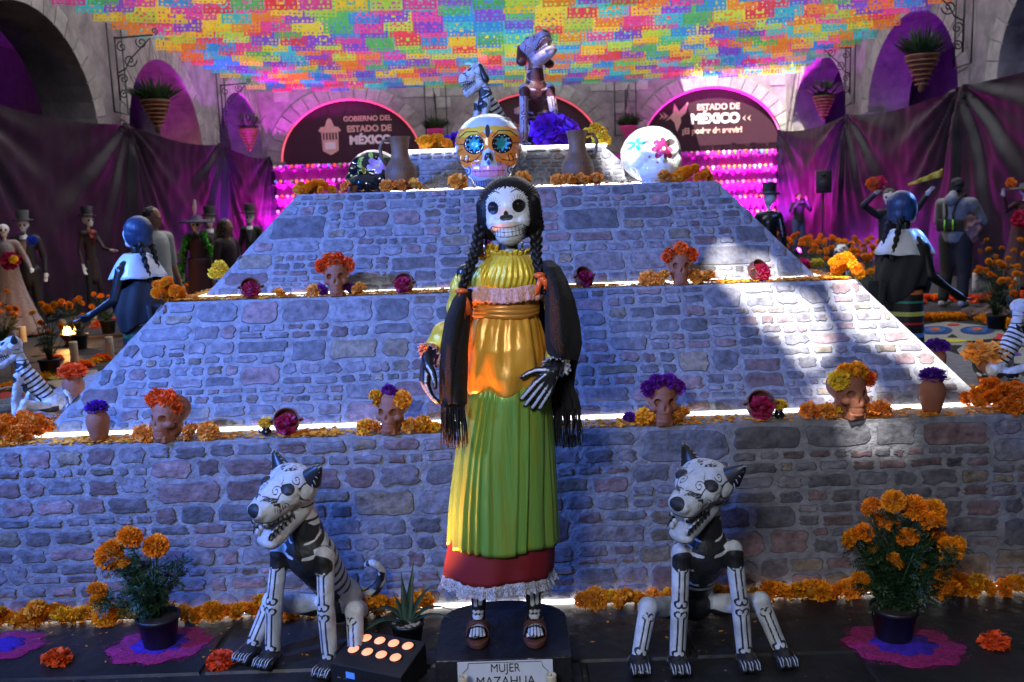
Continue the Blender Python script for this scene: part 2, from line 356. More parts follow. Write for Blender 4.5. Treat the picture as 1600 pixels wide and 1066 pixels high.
# ------------------------------------------------------------------ arcades
def arc_pts(n=20, a=OPN/2, b=RISE): return [(-a*cos(pi*i/n), b*sin(pi*i/n)) for i in range(n+1)]
def arcade(name, label, O, ux, L, first, nar, H=9.0, depth=1.0, blocks=False, PER=PER, SPR=SPR):
    """wall along unit vector ux from O; arches centred at first+k*PER; inner face towards the court (normal nn)"""
    ux = Vector(ux); nn = Vector((-ux.y, ux.x, 0))*(-1)      # court side
    root = thing(name, label, 'wall', O)
    def P(s, z, d=0): return ux*s + Vector((0,0,z)) - nn*d
    mb = MB(); cs = [first+k*PER for k in range(nar)]; edges = [0.0]
    for c in cs: edges += [c-OPN/2, c+OPN/2]
    edges.append(L)
    for i in range(0, len(edges), 2):
        s0, s1 = edges[i], edges[i+1]
        if s1-s0 > .02:
            for d, fl in ((0,0),(depth,1)): mb.add([P(s0,0,d),P(s1,0,d),P(s1,H,d),P(s0,H,d)], [(0,1,2,3)])
            mb.add([P(s0,0,0),P(s0,SPR,0),P(s0,SPR,depth),P(s0,0,depth)], [(0,1,2,3)]); mb.add([P(s1,0,0),P(s1,SPR,0),P(s1,SPR,depth),P(s1,0,depth)], [(0,1,2,3)])
    ap = arc_pts()
    for c in cs:
        for (x0,z0),(x1,z1) in zip(ap[:-1], ap[1:]):
            for d in (0, depth): mb.add([P(c+x0,SPR+z0,d),P(c+x1,SPR+z1,d),P(c+x1,H,d),P(c+x0,H,d)], [(0,1,2,3)])
            mb.add([P(c+x0,SPR+z0,0),P(c+x1,SPR+z1,0),P(c+x1,SPR+z1,depth),P(c+x0,SPR+z0,depth)], [(0,1,2,3)])
    mb.obj('wall_face', M_wall, root, smooth=False)
    # cornice above the arches, imposts at the spring line
    mb = MB()
    for z, h, d in ((5.98,.10,.08),(6.08,.14,.16),(6.22,.07,.22)):
        mb.add([P(0,z,-d),P(L,z,-d),P(L,z+h,-d),P(0,z+h,-d),P(0,z,.002),P(L,z,.002),P(L,z+h,.002),P(0,z+h,.002)], [(0,1,2,3),(0,4,5,1),(3,2,6,7),(0,3,7,4),(1,5,6,2)])
    mb.obj('cornice', M_wall, root, smooth=False)
    for i in range(0, len(edges), 2):
        s0, s1 = edges[i], edges[i+1]
        if s1-s0 > .3:
            mb = MB()
            for z, h, d in ((SPR-.15,.07,.06),(SPR-.08,.09,.13)):
                mb.add([P(s0-d,z,-d),P(s1+d,z,-d),P(s1+d,z+h,-d),P(s0-d,z+h,-d),P(s0-d,z,depth*.5),P(s1+d,z,depth*.5),P(s1+d,z+h,depth*.5),P(s0-d,z+h,depth*.5)], [(0,1,2,3),(0,4,5,1),(3,2,6,7),(0,3,7,4),(1,5,6,2)])
            mb.obj('impost', M_wall, root, smooth=False)
    # voussoirs ringing each arch
    nv = 19
    for c in cs:
        for k in range(nv):
            t0 = pi*(k+.04)/nv; t1 = pi*(k+.96)/nv; rr = []
            for t in (t0, (t0+t1)/2, t1):
                rr += [(-(OPN/2)*cos(t), RISE*sin(t)), (-(OPN/2+.42)*cos(t), (RISE+.42)*sin(t))]
            V = [P(c+a, SPR+b, -.022) for a, b in rr] + [P(c+a, SPR+b, .001) for a, b in rr]
            v = random.uniform(.22,.32)
            obj('voussoir', mesh('voussoir', V, [(0,1,3,2),(2,3,5,4),(0,2,8,6),(2,4,10,8),(1,7,9,3),(3,9,11,5),(0,6,7,1),(4,5,11,10)], False), M_block, root, color=(v, v*.93, v*.88))
    if blocks:
        bm_ = {}
        z = 3.35
        while z < 5.95:
            h = .36; s = .05+random.uniform(-.3, 0)
            while s < L:
                w = random.choice((.5,.6,.75)); mid = s+w/2; ok = s > 0 and s+w < L
                for c in cs:
                    for (xx, zz) in ((s,z),(s+w,z),(s,z+h),(s+w,z+h),(mid,z)):
                        if ((xx-c)/(OPN/2+.45))**2+(max(zz-SPR,0)/(RISE+.45))**2 < 1: ok = False
                if ok:
                    if w not in bm_:
                        bm_[w] = mesh('block', [(x_*(w/2-.008-(.008 if q else 0))*ux.x+(-nn.x*0)+(nn.x*.02 if q else 0), x_*(w/2-.008-(.008 if q else 0))*ux.y+(nn.y*.02 if q else -nn.y*.0), z_*(h/2-.008-(.008 if q else 0))) for q in (0,1) for x_, z_ in ((-1,-1),(1,-1),(1,1),(-1,1))],
                                      [(4,5,6,7),(0,1,5,4),(1,2,6,5),(2,3,7,6),(3,0,4,7)], False); bm_[w].materials.append(M_block)
                    v = random.uniform(.20,.34); obj('ashlar_block', bm_[w], None, root, P(mid, z+h/2, 0), color=(v, v*.93, v*.89))
                s += w
            z += h
    return root, P, cs
bw, PB, csB = arcade('back_wall', 'pale ashlar back wall with three wide arches behind the altar', Vector((WX0, WY1, 0)), (1,0,0), WX1-WX0, 2.86, 3, blocks=True, PER=5.83)
# left wall runs towards the camera; court side faces +x
lw, PL, csL = arcade('left_wall', 'left arcade wall with dark draped arches and purple light inside', Vector((WX0, WY1-38.5, 0)), (0,1,0), 38.5, 38.5-2.2-5*PER, 6)
rw, PR, csR = arcade('right_wall', 'right arcade wall with tall arches above the shiny draped sheet', Vector((WX1, WY1, 0)), (0,-1,0), 38.5, 3.05, 6, SPR=3.62)
fw = MB().add([(-11.3,-8.45,0),(12.5,-8.45,0),(12.5,-8.45,9),(-11.3,-8.45,9)], [(0,1,2,3)]).obj('front_wall', M_wall, smooth=False); tag(fw, 'plain pale wall closing the courtyard behind the viewer', 'wall')
# corridor shells behind the side arcades and a recess behind the back arches
M_plas = mat('corridor_plaster', (.12,.10,.14), .8, var=.3, nscale=1.2)
for nm, lb, x0, x1 in (('left_corridor', 'deep corridor behind the left arches, washed in purple light', WX0-1.0, WX0-4.4), ('right_corridor', 'deep corridor behind the right arches, washed in violet light', WX1+1.0, WX1+4.4)):
    o = MB().add([(x1,-8.4,0),(x1,30.8,0),(x1,30.8,5.9),(x1,-8.4,5.9),(x0,-8.4,5.9),(x0,30.8,5.9),(x0,30.8,0),(x0,-8.4,0)], [(0,1,2,3),(3,2,5,4),(1,6,5,2),(0,3,4,7)]).obj(nm, M_plas, smooth=False); tag(o, lb, 'corridor wall')
M_dark = mat('dark_glass', (.01,.012,.02), .15)
M_pane = mat('lit_pane', (.8,.85,.7), .4, emit=(.75,.9,.6), estr=.9)
def window(name, lab, X, y0, y1, z0, z1, nx, nz, pane, side, frame=M_iron):
    r_ = thing(name, lab, 'window', (X, (y0+y1)/2, z0)); W_ = y1-y0; H_ = z1-z0
    fr = MB()
    for k in range(nx+1): fr.box((side*.03, -W_/2+W_*k/nx, H_/2), (.06,.06,H_))
    for k in range(nz+1): fr.box((side*.03, 0, H_*k/nz), (.055,W_,.06))
    fr.obj('window_frame', frame, r_, smooth=False)
    for i in range(nx):
        for j in range(nz): MB().box((side*.01, -W_/2+W_*(i+.5)/nx, H_*(j+.5)/nz), (.02,W_/nx-.06,H_/nz-.06)).obj('pane', pane, r_, smooth=False)
window('window', 'small bright gridded window glowing inside the far left arch', WX0-4.38, 29.0, 30.3, 1.9, 4.3, 2, 4, M_pane, 1, mat('grey_frame', (.2,.2,.2)))
window('tall_window', 'tall dark gridded window inside the middle right arch', WX1+4.36, 22.0, 26.4, 1.2, 4.7, 5, 6, M_dark, -1)
window('narrow_window', 'narrow dark window inside the arch nearest the right corner', WX1+4.36, 29.0, 30.4, 1.2, 3.9, 2, 4, M_dark, -1, mat('teal_frame', (.03,.08,.09)))
# ------------------------------------------------------------------ lunette banners in the back arches
M_white = mat('white_print', (.85,.75,.78), .6, var=.05)
M_gold = mat('gold_print', (.72,.42,.36), .6, var=.1)
XF = Matrix.Rotation(pi/2, 4, 'X')
def TM(x, z, y=0): return Matrix.Translation((x, y, z)) @ XF
lbls = ['maroon banner reading GOBIERNO DEL ESTADO DE MEXICO with a crest', 'dark lunette banner with a skull and flower painting behind the top dogs', 'purple banner reading ESTADO DE MEXICO with a bird emblem']
bans = []
for k, c in enumerate(csB):
    r_ = thing('lunette_banner', lbls[k], 'banner', (WX0+c, WY1+.16, 2.9)); bans.append(r_)
    pts = [(-OPN/2*cos(pi*i/28)*1.0, .35+RISE*sin(pi*i/28)*1.0) for i in range(29)]
    pts = [(OPN/2, 0)]+[(-OPN/2, 0)]+pts
    n = len(pts); V = [(a, 0, b) for a, b in pts]+[(a, .03, b) for a, b in pts]
    MB().add(V, [tuple(range(n)), tuple(range(n, 2*n))[::-1]]+[(i, (i+1)%n, n+(i+1)%n, n+i) for i in range(n)]).obj('panel', M_card, r_, smooth=False)
# rim lit arches: added glow tubes stand in for coral light on the stone
M_arch_glow = mat('coral_led_rope', (1,.2,.25), emit=(1,.13,.2), estr=.16)
M_arch_glow2 = mat('magenta_led_rope', (1,.2,.6), emit=(1,.08,.55), estr=.14)
for k, c in enumerate(csB):
    t = MB().tube([(-OPN/2*.985*cos(pi*i/30), 0, RISE*.985*sin(pi*i/30)) for i in range(31)], .035, 6).obj('led_rope', M_arch_glow if k < 2 else M_arch_glow2, loc=(WX0+c, WY1+.08, SPR))
    tag(t, ['coral light rope curving under the left back arch', 'coral light rope curving under the middle back arch', 'magenta light rope curving under the right back arch'][k], 'light rope')
b = bans[0]
text('GOBIERNO DEL', .22, M_gold, b, TM(.78, 1.32, -.01), bold=.006); text('ESTADO DE', .27, M_gold, b, TM(.82, 1.0, -.01), bold=.012); text('MÉXICO', .36, M_white, b, TM(.84, .64, -.01), bold=.02)
e = MB(); 
e.add([(-1.55+.6*x, -.012, .42+1.15*z) for x, z in ((.08,.12),(.5,0),(.92,.12),(.97,.68),(.03,.68))]+[], [(0,1,2,3,4)]); e.obj('crest_shield', M_gold, b, smooth=False)
e = MB(); e.add([(-1.62+.74*x, -.014, 1.15+.45*z) for x, z in ((0,.1),(.12,.35),(.3,.4),(.4,.85),(.5,1),(.6,.85),(.7,.4),(.88,.35),(1,.1),(.9,0),(.1,0))], [tuple(range(11))]); e.obj('crest_roof', M_gold, b, smooth=False)
for i in range(5): MB().box((-1.25+.1*(i-2), -.017, 1.02), (.05,.01,.22)).obj('crest_bar', M_card, b, smooth=False)
MB().box((-1.25, -.017, .72), (.34,.01,.22)).obj('crest_field', M_white, b, smooth=False)
b = bans[2]
text('ESTADO DE', .26, M_gold, b, TM(.42, 1.30, -.01), bold=.010); text('MÉXICO', .42, M_white, b, TM(.32, .93, -.01), bold=.022); text('¡El poder de servir!', .25, M_gold, b, TM(.22, .56, -.01), bold=.010)
for pl in ([(-1.3,.9),(-1.05,1.15),(-1.0,1.45),(-.85,1.2),(-.55,1.5),(-.62,1.15),(-.8,1.0),(-.78,.85),(-.92,.55),(-1.0,.85),(-1.12,.98)], [(-1.5,1.2),(-1.33,1.05),(-1.5,.95),(-1.42,1.06)], [(-1.38,1.2),(-1.2,1.06),(-1.38,.95),(-1.3,1.06)],
           [(1.32,1.02),(1.2,.92),(1.32,.82),(1.26,.92)], [(1.48,1.02),(1.36,.92),(1.48,.82),(1.42,.92)]):
    MB().add([(x, -.012, z) for x, z in pl], [tuple(range(len(pl)))]).obj('bird_emblem', M_gold, b, smooth=False)
b = bans[1]
for i in range(46):
    a = random.uniform(0, pi); q = random.uniform(.3,.95); x = -cos(a)*OPN/2*.55*q; z = .25+RISE*.95*sin(a)*q; r_ = random.uniform(.09,.2)
    col = random.choice(((.5,.28,.06),(.45,.06,.08),(.55,.42,.3),(.28,.2,.4),(.4,.1,.02)))
    fl = MB(); nn_ = 14
    fl.add([(x+r_*(1+.16*cos(5*t))*cos(t), -.01-.001*i/4, z+r_*(1+.16*cos(5*t))*sin(t)) for t in [2*pi*j/nn_ for j in range(nn_)]], [tuple(range(nn_))])
    fl.obj('painted_flower', mat('print_%d' % (int(col[0]*100)), col, .6), b, smooth=False)
for ch in bans[0].children:
    if ch.name.startswith('crest'): ch.location.x += .57; ch.location.z += .12
    elif ch.name.startswith('lettering'): ch.location.x -= .22; ch.location.z += .34
for ch in bans[2].children:
    if not ch.name.startswith('panel'): ch.location.x -= .18; ch.location.z += .36
# ------------------------------------------------------------------ draped plastic sheets
def drape(nm, lb, P, s0, s1, pins, ztop, seed, amp=.10):
    r_ = thing(nm, lb, 'plastic sheet', (0,0,0))
    L = s1-s0; nu = int(L/.07); nv = 56
    def fn(u, v):
        s = s0+u*L; k = max(i for i in range(len(pins)) if pins[i][0] <= s+1e-6); k = min(k, len(pins)-2)
        (pa, za), (pb, zb) = pins[k], pins[k+1]; t = (s-pa)/(pb-pa)
        top = za*(1-t)+zb*t - .16*(1-(2*t-1)**2)*min(1, (pb-pa)/5)
        z = top*(1-v)+.0*v
        d = 0
        for (pp, zp), sg in ((pins[k],1),(pins[k+1],-1)):
            dx = s-pp; dz = zp-z+.05; an = math.atan2(dx, dz); rad = math.hypot(dx, dz); fall = 1/(1+(rad/2.6)**2)
            d += amp*fall*min(1, rad*2)*(sin(an*13+seed)+.5*sin(an*27+seed*2+k))
            d += .10*math.exp(-(an*4.5)**2)*min(1, rad*1.5)
        d += .035*noise.noise(Vector((s*.8, z*.7, seed)))*2 + .02*noise.noise(Vector((s*3, z*2, seed)))
        return P(s, z, -.30-d)
    MB().surf(fn, nu, nv).obj('sheet', M_tarp, r_)
    for pp, zp in pins: MB().box(P(pp, zp, -.25), (.08,.08,.05)).obj('pin', M_iron, r_)
    return r_
pl = [(18.0, 3.5)]+[(c+PER/2, 3.5) for c in csL[:-1] if c+PER/2 > 18.5]+[(38.3, 3.42)]
d = drape('draped_sheet', 'black plastic sheet hung in dull folds along the left arcade', PL, 18.0, 38.3, pl, 3.4, 1.3, .045); d.location = (WX0, WY1-38.5, 0)
pr = [(.15, 3.74)]+[(c+PER/2, z) for c, z in zip(csR[:2], (3.66, 3.62))]+[(20.4, 3.95)]
d = drape('draped_sheet', 'glossy black plastic sheet hung in folds along the right arcade', PR, .15, 20.4, pr, 3.4, 4.1, .06); d.location = (WX1, WY1, 0)
# ------------------------------------------------------------------ magenta skull rack across the back
M_mag = mat('magenta_cloth', (.60,.03,.45), .7, var=.12, nscale=2)
M_shelf = mat('dark_shelf', (.05,.02,.05), .6)
rk = thing('skull_rack', 'tall magenta rack with shelves of tiny sugar skulls at the back', 'shelf', (0, WY1-.35, 0))
MB().surf(lambda u, v: (WX0+.3+u*(WX1-WX0-.6), .12+.03*sin(u*240), 3.15*v), 420, 3).obj('backcloth', M_mag, rk)
zs = [3.02, 2.55, 2.08, 1.6, 1.12, .62]
for z in zs: MB().box(((WX0+WX1)/2, .0, z-.02), (WX1-WX0-.7,.16,.025)).obj('shelf', M_shelf, rk, smooth=False)
sk = MB(); sk.ell((0,0,.09),(.062,.07,.062), 12); sk.cap((0,-.02,.05),(0,-.03,.02),.04,.03, 8)
skm = blob(sk, .012, 1); skm.materials.append(mat('sugar_skull_glaze', rough=.35, obj=True, var=.05))
cols = {'white':(.8,.75,.8),'pink':(.8,.15,.45),'yellow':(.85,.6,.06),'orange':(.85,.25,.04),'turquoise':(.1,.55,.6),'green':(.2,.55,.1),'violet':(.35,.1,.6)}
for zi, z in enumerate(zs):
    for x0_, x1_, lr in ((-7.4,-4.3,'left'),(4.1,8.65,'right')):
        x = x0_
        while x < x1_:
            if lr == 'left' and zi > 3: break
            cn = random.choice(['white','white','pink','yellow','orange','turquoise','green','violet']); c_ = cols[cn]
            o = obj('sugar_skull', skm, None, None, (x, WY1-.35+random.uniform(-.02,.02), z-.007), (0,0,random.uniform(-.3,.3)), color=c_)
            rn = ('top','second','third','fourth','fifth','lowest')[zi]
            tag(o, f'tiny {cn} sugar skull on the {rn} shelf of the magenta rack, {lr} of the altar', 'sugar skull', 'sugar skulls on the magenta rack shelves')
            x += random.uniform(.16,.185)
# ------------------------------------------------------------------ paper banners on strings
PAL = [('yellow',(.82,.62,.04)),('orange',(.85,.26,.03)),('pink',(.80,.07,.36)),('lime',(.48,.72,.08)),('blue',(.04,.30,.75)),('violet',(.22,.08,.62)),('turquoise',(.06,.55,.62)),('red',(.75,.06,.10)),('green',(.10,.50,.14))]
M_paper = mat('tissue_paper', rough=.7, obj=True, var=.08, trans=.5)
def flag_mesh(seed):
    rr = random.Random(seed); nx, nz = 14, 13; w, h = .57, .47
    cut = set(); S = nx
    for i in range(1, nx//2):
        for j in range(1, nz-1):
            f1 = sin(i*rr.uniform(.9,1.1)*1.7+seed)*cos(j*1.3+seed*2); 
            if (i == 1 and j % 2) or (j in (1, nz-2) and i % 2) or (i > 2 and 2 < j < nz-3 and f1 > .25): cut.add((i, j)); cut.add((nx-1-i, j))
    V = []
    for j in range(nz+1):
        for i in range(nx+1):
            x = (i/nx-.5)*w; z = -j/nz*h
            if j == nz: z += .018*abs(sin(i/nx*pi*4.5))
            V.append((x, .012*sin(i*.9+seed)+.03*sin(j*.5+seed)*j/nz, z))
    Fc = [(j*(nx+1)+i, j*(nx+1)+i+1, (j+1)*(nx+1)+i+1, (j+1)*(nx+1)+i) for j in range(nz) for i in range(nx) if (i, j) not in cut]
    me = mesh('paper_flag', V, Fc, True); me.materials.append(M_paper); return me
FL = [flag_mesh(s) for s in range(6)]
M_cord = mat('white_cord', (.5,.5,.5))
ordn = ['nearest','second','third','fourth','fifth','sixth','seventh','eighth','ninth','tenth','eleventh','twelfth','thirteenth','fourteenth','fifteenth','sixteenth','seventeenth','eighteenth','nineteenth','twentieth','hindmost']
y = 16.5; k = 0
while y < 29.6 and k < 21:
    t_ = max(0, (y-18.0)/11.4)
    ze = 5.80+.06*random.random(); zc = 5.56+.16*t_+random.uniform(-.05,.05)
    L = WX1-WX0-.3
    r_ = thing('paper_banner_string', f'{ordn[k]} string of cut tissue paper flags hung across the courtyard from wall to wall', 'paper banner', (WX0+.15, y, ze), group='strings of cut paper flags overhead')
    sk_ = random.uniform(-.25,.25)
    zf = lambda s: -(ze-zc)*(1-(2*s/L-1)**2)
    MB().tube([(L*i/24, sk_*i/24, zf(L*i/24)) for i in range(25)], .006, 4).obj('cord', M_cord, r_)
    s = .25; prev = -1
    while s < L-.1:
        c_ = random.randrange(len(PAL))
        if c_ == prev: c_ = (c_+3) % len(PAL)
        prev = c_
        slope = -( -(ze-zc))*4*(2*s/L-1)/L*(-1)
        o = obj('paper_flag', random.choice(FL), None, r_, (s, sk_*s/L, zf(s)), (random.uniform(-.42,.42), math.atan2((zf(s-.01)-zf(s+.01)), .02), random.uniform(-.12,.12)), color=tuple(min(.9, min(.9, q*random.uniform(.95,1.15))+.015) for q in PAL[c_][1]))
        s += random.uniform(.58,.62)
    k += 1; y += .78
# ------------------------------------------------------------------ added awning above the near court, gaps traced back from the sun patches
AZ = 9.0
def up_to_awning(p): t = (AZ-p.z)/(-SUN_DIR.z); q = p - SUN_DIR*t; return q.x, q.y
tier_pl = {2: (Vector((0, -TIERS[1][0]+5.81, .744)), TIERS[1]), 3: (None, TIERS[2]), 4: (None, TIERS[3]), 1: (None, TIERS[0])}
def on_tier(px, py, i):
    a, b, z0, z1 = TIERS[i-1]; n = Vector((0, -(z1-z0), a-b)).normalized(); p0 = Vector((0, 5.81-a, z0)); d = ray(px, py)
    return CAM + d*((p0-CAM).dot(n)/d.dot(n))
gaps = []
def gap(tier, pts, dist=None): gaps.append([up_to_awning(on_tier(x, y, tier) if tier else at(x, y, dist)) for x, y in pts])
gap(3, [(1118,392),(1140,386),(1158,400),(1160,425),(1185,440),(1120,442),(1098,425)])
gap(2, [(1130,440),(1190,432),(1215,450),(1262,460),(1288,500),(1296,545),(1268,580),(1240,568),(1222,530),(1192,515),(1172,478),(1140,458)])
gap(2, [(1296,438),(1340,436),(1400,480),(1480,560),(1530,610),(1500,600),(1440,595),(1408,560),(1370,540),(1330,520),(1318,480)])
gap(1, [(1300,650),(1345,655),(1385,668),(1425,678),(1436,690),(1390,700),(1355,700),(1320,684)])
gap(2, [(1296,594),(1340,588),(1362,610),(1352,640),(1318,640),(1262,612)])
gap(4, [(940,232),(958,240),(1000,285),(975,286),(950,270)])
gap(None, [(980,220),(1010,205),(1050,215),(1066,250),(1050,282),(1000,284),(978,255)], 4.95)
gap(3, [(1168,405),(1205,405),(1208,440),(1170,440)])
gap(2, [(1283,405),(1335,405),(1345,440),(1290,446)])
gap(None, [(812,72),(864,72),(864,115),(820,115)], 5.6)
allp = [p for gp in gaps for p in gp]; gx0 = min(p[0] for p in allp)-.3; gx1 = max(p[0] for p in allp)+.3; gy0 = min(p[1] for p in allp)-.3; gy1 = max(p[1] for p in allp)+.3
st = .022; nx = int((gx1-gx0)/st); ny = int((gy1-gy0)/st)
GX, GY = np.meshgrid(gx0+(np.arange(nx)+.5)*st, gy0+(np.arange(ny)+.5)*st); hole = np.zeros(GX.shape, bool)
ns = np.array([[noise.noise(Vector((x*7, y*7, 3))) for x in GX[0]] for y in GY[:, 0]]); ns2 = np.roll(ns, 37, 1)
for gp in gaps: hole |= inpoly(GX+ns*.05, GY+ns2*.05, gp)
V = []; Fc = []; idx = {}
def vid(i, j):
    if (i, j) not in idx: idx[(i, j)] = len(V); V.append((gx0+i*st, gy0+j*st, AZ))
    return idx[(i, j)]
for j in range(ny):
    i = 0
    while i < nx:
        if hole[j, i]: i += 1; continue
        i0 = i
        while i < nx and not hole[j, i]: i += 1
        Fc.append((vid(i0,j), vid(i,j), vid(i,j+1), vid(i0,j+1)))
aw = MB(); aw.add(V, Fc); ex0, ex1, ey0, ey1 = -12, 14, -10, 11.2; X1 = gx0+nx*st; Y1 = gy0+ny*st
for a_, b_, c_, d_ in ((ex0,gx0,ey0,ey1),(X1,ex1,ey0,ey1),(gx0,X1,ey0,gy0),(gx0,X1,Y1,ey1)): aw.add([(a_,c_,AZ),(b_,c_,AZ),(b_,d_,AZ),(a_,d_,AZ)], [(0,1,2,3)])
aw2 = MB()
for a_, b_, c_, d_ in ((-12,-2.2,11.2,22.6),(-2.2,-1.5,11.2,21.2),(-2.2,-1.5,22.0,22.6),(-1.5,14,11.2,22.6),(-12,14,22.6,26.3),(-12,4.6,26.3,30.2),(4.6,7.2,28.6,30.2),(8.6,14,26.3,30.2)): aw2.add([(a_,c_,AZ),(b_,c_,AZ),(b_,d_,AZ),(a_,d_,AZ)], [(0,1,2,3)])
o2 = aw2.obj('shade_awning', mat('pale_shade_fabric', (.62,.62,.68), .9, var=.1, trans=.66), smooth=False, loc=(0,0,.01)); tag(o2, 'pale translucent shade cloth stretched above the paper banners', 'awning')  # unseen pale cloth, added to spread daylight over the flags
aw = aw.obj('shade_awning', M_awn, smooth=False); tag(aw, 'grey shade cloth stretched high over the near courtyard with torn gaps', 'awning')
print('stones', len(stones), 'gap box', gx0, gx1, gy0, gy1)
# ------------------------------------------------------------------ lit stage lamps of the show, plus an added white fill
M_case = mat('lamp_case_black', (.015,.015,.017), .4)
def stage_light(label, loc, target, col, e, spot=60, size=.08, r=.09, h=None):
    t = thing('stage_light', label, 'stage light', loc, group='coloured stage lights around the court'); d = (Vector(target)-Vector(loc)).normalized(); q = d.to_track_quat('-Z', 'Y').to_matrix()
    MB().lathe([(r*.6,.16),(r,.12),(r,-.04),(r*1.05,-.05)], 16, closed=True).obj('case', M_case, t, rot=q.to_euler())
    MB().lathe([(.01,-.052),(r*.9,-.052)], 16, closed=False).obj('lens', mat('lens_%.2f_%.2f' % (col[0], col[2]), col, emit=col, estr=4), t, rot=q.to_euler())
    if h: MB().tube([(0,0,-.05),(0,0,-loc[2]+.02)], .02, 8).obj('pole', M_case, t)
    else: MB().box((0,0,-loc[2]+.03), (.2,.14,.05)).obj('foot', M_case, t); MB().tube([(0,0,-.06),(0,0,-loc[2]+.04)], .012, 6).obj('bracket', M_case, t)
    p = Vector(loc)+d*.09
    return lamp('spot', 'SPOT', p, col, e, size=size, spot=R(spot), target=p+d, blend=.7)
stage_light('blue stage light on a pole left of the camera aimed at the altar', (-4.6, 1.6, 3.6), (-1.25, 5.2, 1.55), (.09,.25,1), 700, 70, size=.12, h=1)
stage_light('cool white stage light on a tall pole behind the viewer aimed at the figure', (-1.3, -1.3, 3.3), (-.05, 3.5, .95), (.88,.92,1), 112, 62, size=.55, r=.28, h=1)  # unseen front fill lamp, added to brighten the figure
stage_light('small blue stage light on a pole left of the left braided figure', (-4.7, 5.9, 2.7), (-2.8, 6.75, 1.35), (.12,.32,1), 90, 34, h=1)
stage_light('small blue stage light on a pole right of the right braided figure', (4.9, 7.6, 2.9), (2.85, 6.55, 1.35), (.12,.32,1), 130, 34, h=1)
stage_light('violet stage light on the floor by the farther left pier', (WX0+1.2, 24.0, .25), (WX0, 25.2, 5.6), (.7,.04,1), 600, 64)
stage_light('violet stage light on the floor by the farther right pier', (WX1-1.2, 24.6, .25), (WX1, 25.6, 5.8), (.7,.04,1), 420, 64)
stage_light('magenta stage light on the floor at the far left corner', (WX0+.9, 28.6, .25), (WX0+.2, 29.9, 5.6), (.85,.04,.9), 1100, 100)
stage_light('magenta stage light on the floor at the far right corner', (WX1-1.1, 28.6, .25), (WX1-.2, 29.9, 5.8), (.85,.04,.9), 1100, 100)
stage_light('magenta stage light on the floor before the skull rack', (6.2, 28.4, .25), (6.3, 29.9, 1.6), (1,.05,.85), 340, 100)
stage_light('pink stage light on the floor left of the altar by the rack', (-6.0, 28.4, .25), (-5.8, 29.9, 1.6), (1,.06,.5), 30, 110)
for k, (px_, yy, e_) in enumerate(((WX0-2.2, 21.3, 170), (WX0-2.2, 27.4, 260), (WX1+2.2, 27.2, 200), (WX1+2.2, 20.8, 230))):
    s_ = 1 if px_ < 0 else -1
    stage_light(['violet uplight behind the middle left arch','violet uplight behind the far left arch','violet uplight behind the far right arch','violet uplight behind the middle right arch'][k], (px_, yy, .4), (px_+s_*.6, yy+.2, 5.8), (.50,.02,1), e_*.65, 100)
stage_light('red uplight low behind the middle left arch', (WX0-.9, 19.6, .4), (WX0-.3, 22.8, 4.6), (1,.12,.03), 80, 90)
stage_light('violet stage light on the floor before the right sheet', (7.6, 24.0, .2), (9.0, 22.5, 1.6), (.6,.05,1), 22, 120)
stage_light('violet stage light on the floor before the left sheet', (-6.4, 21.0, .2), (-7.8, 22.5, 1.8), (.6,.05,1), 60, 120)
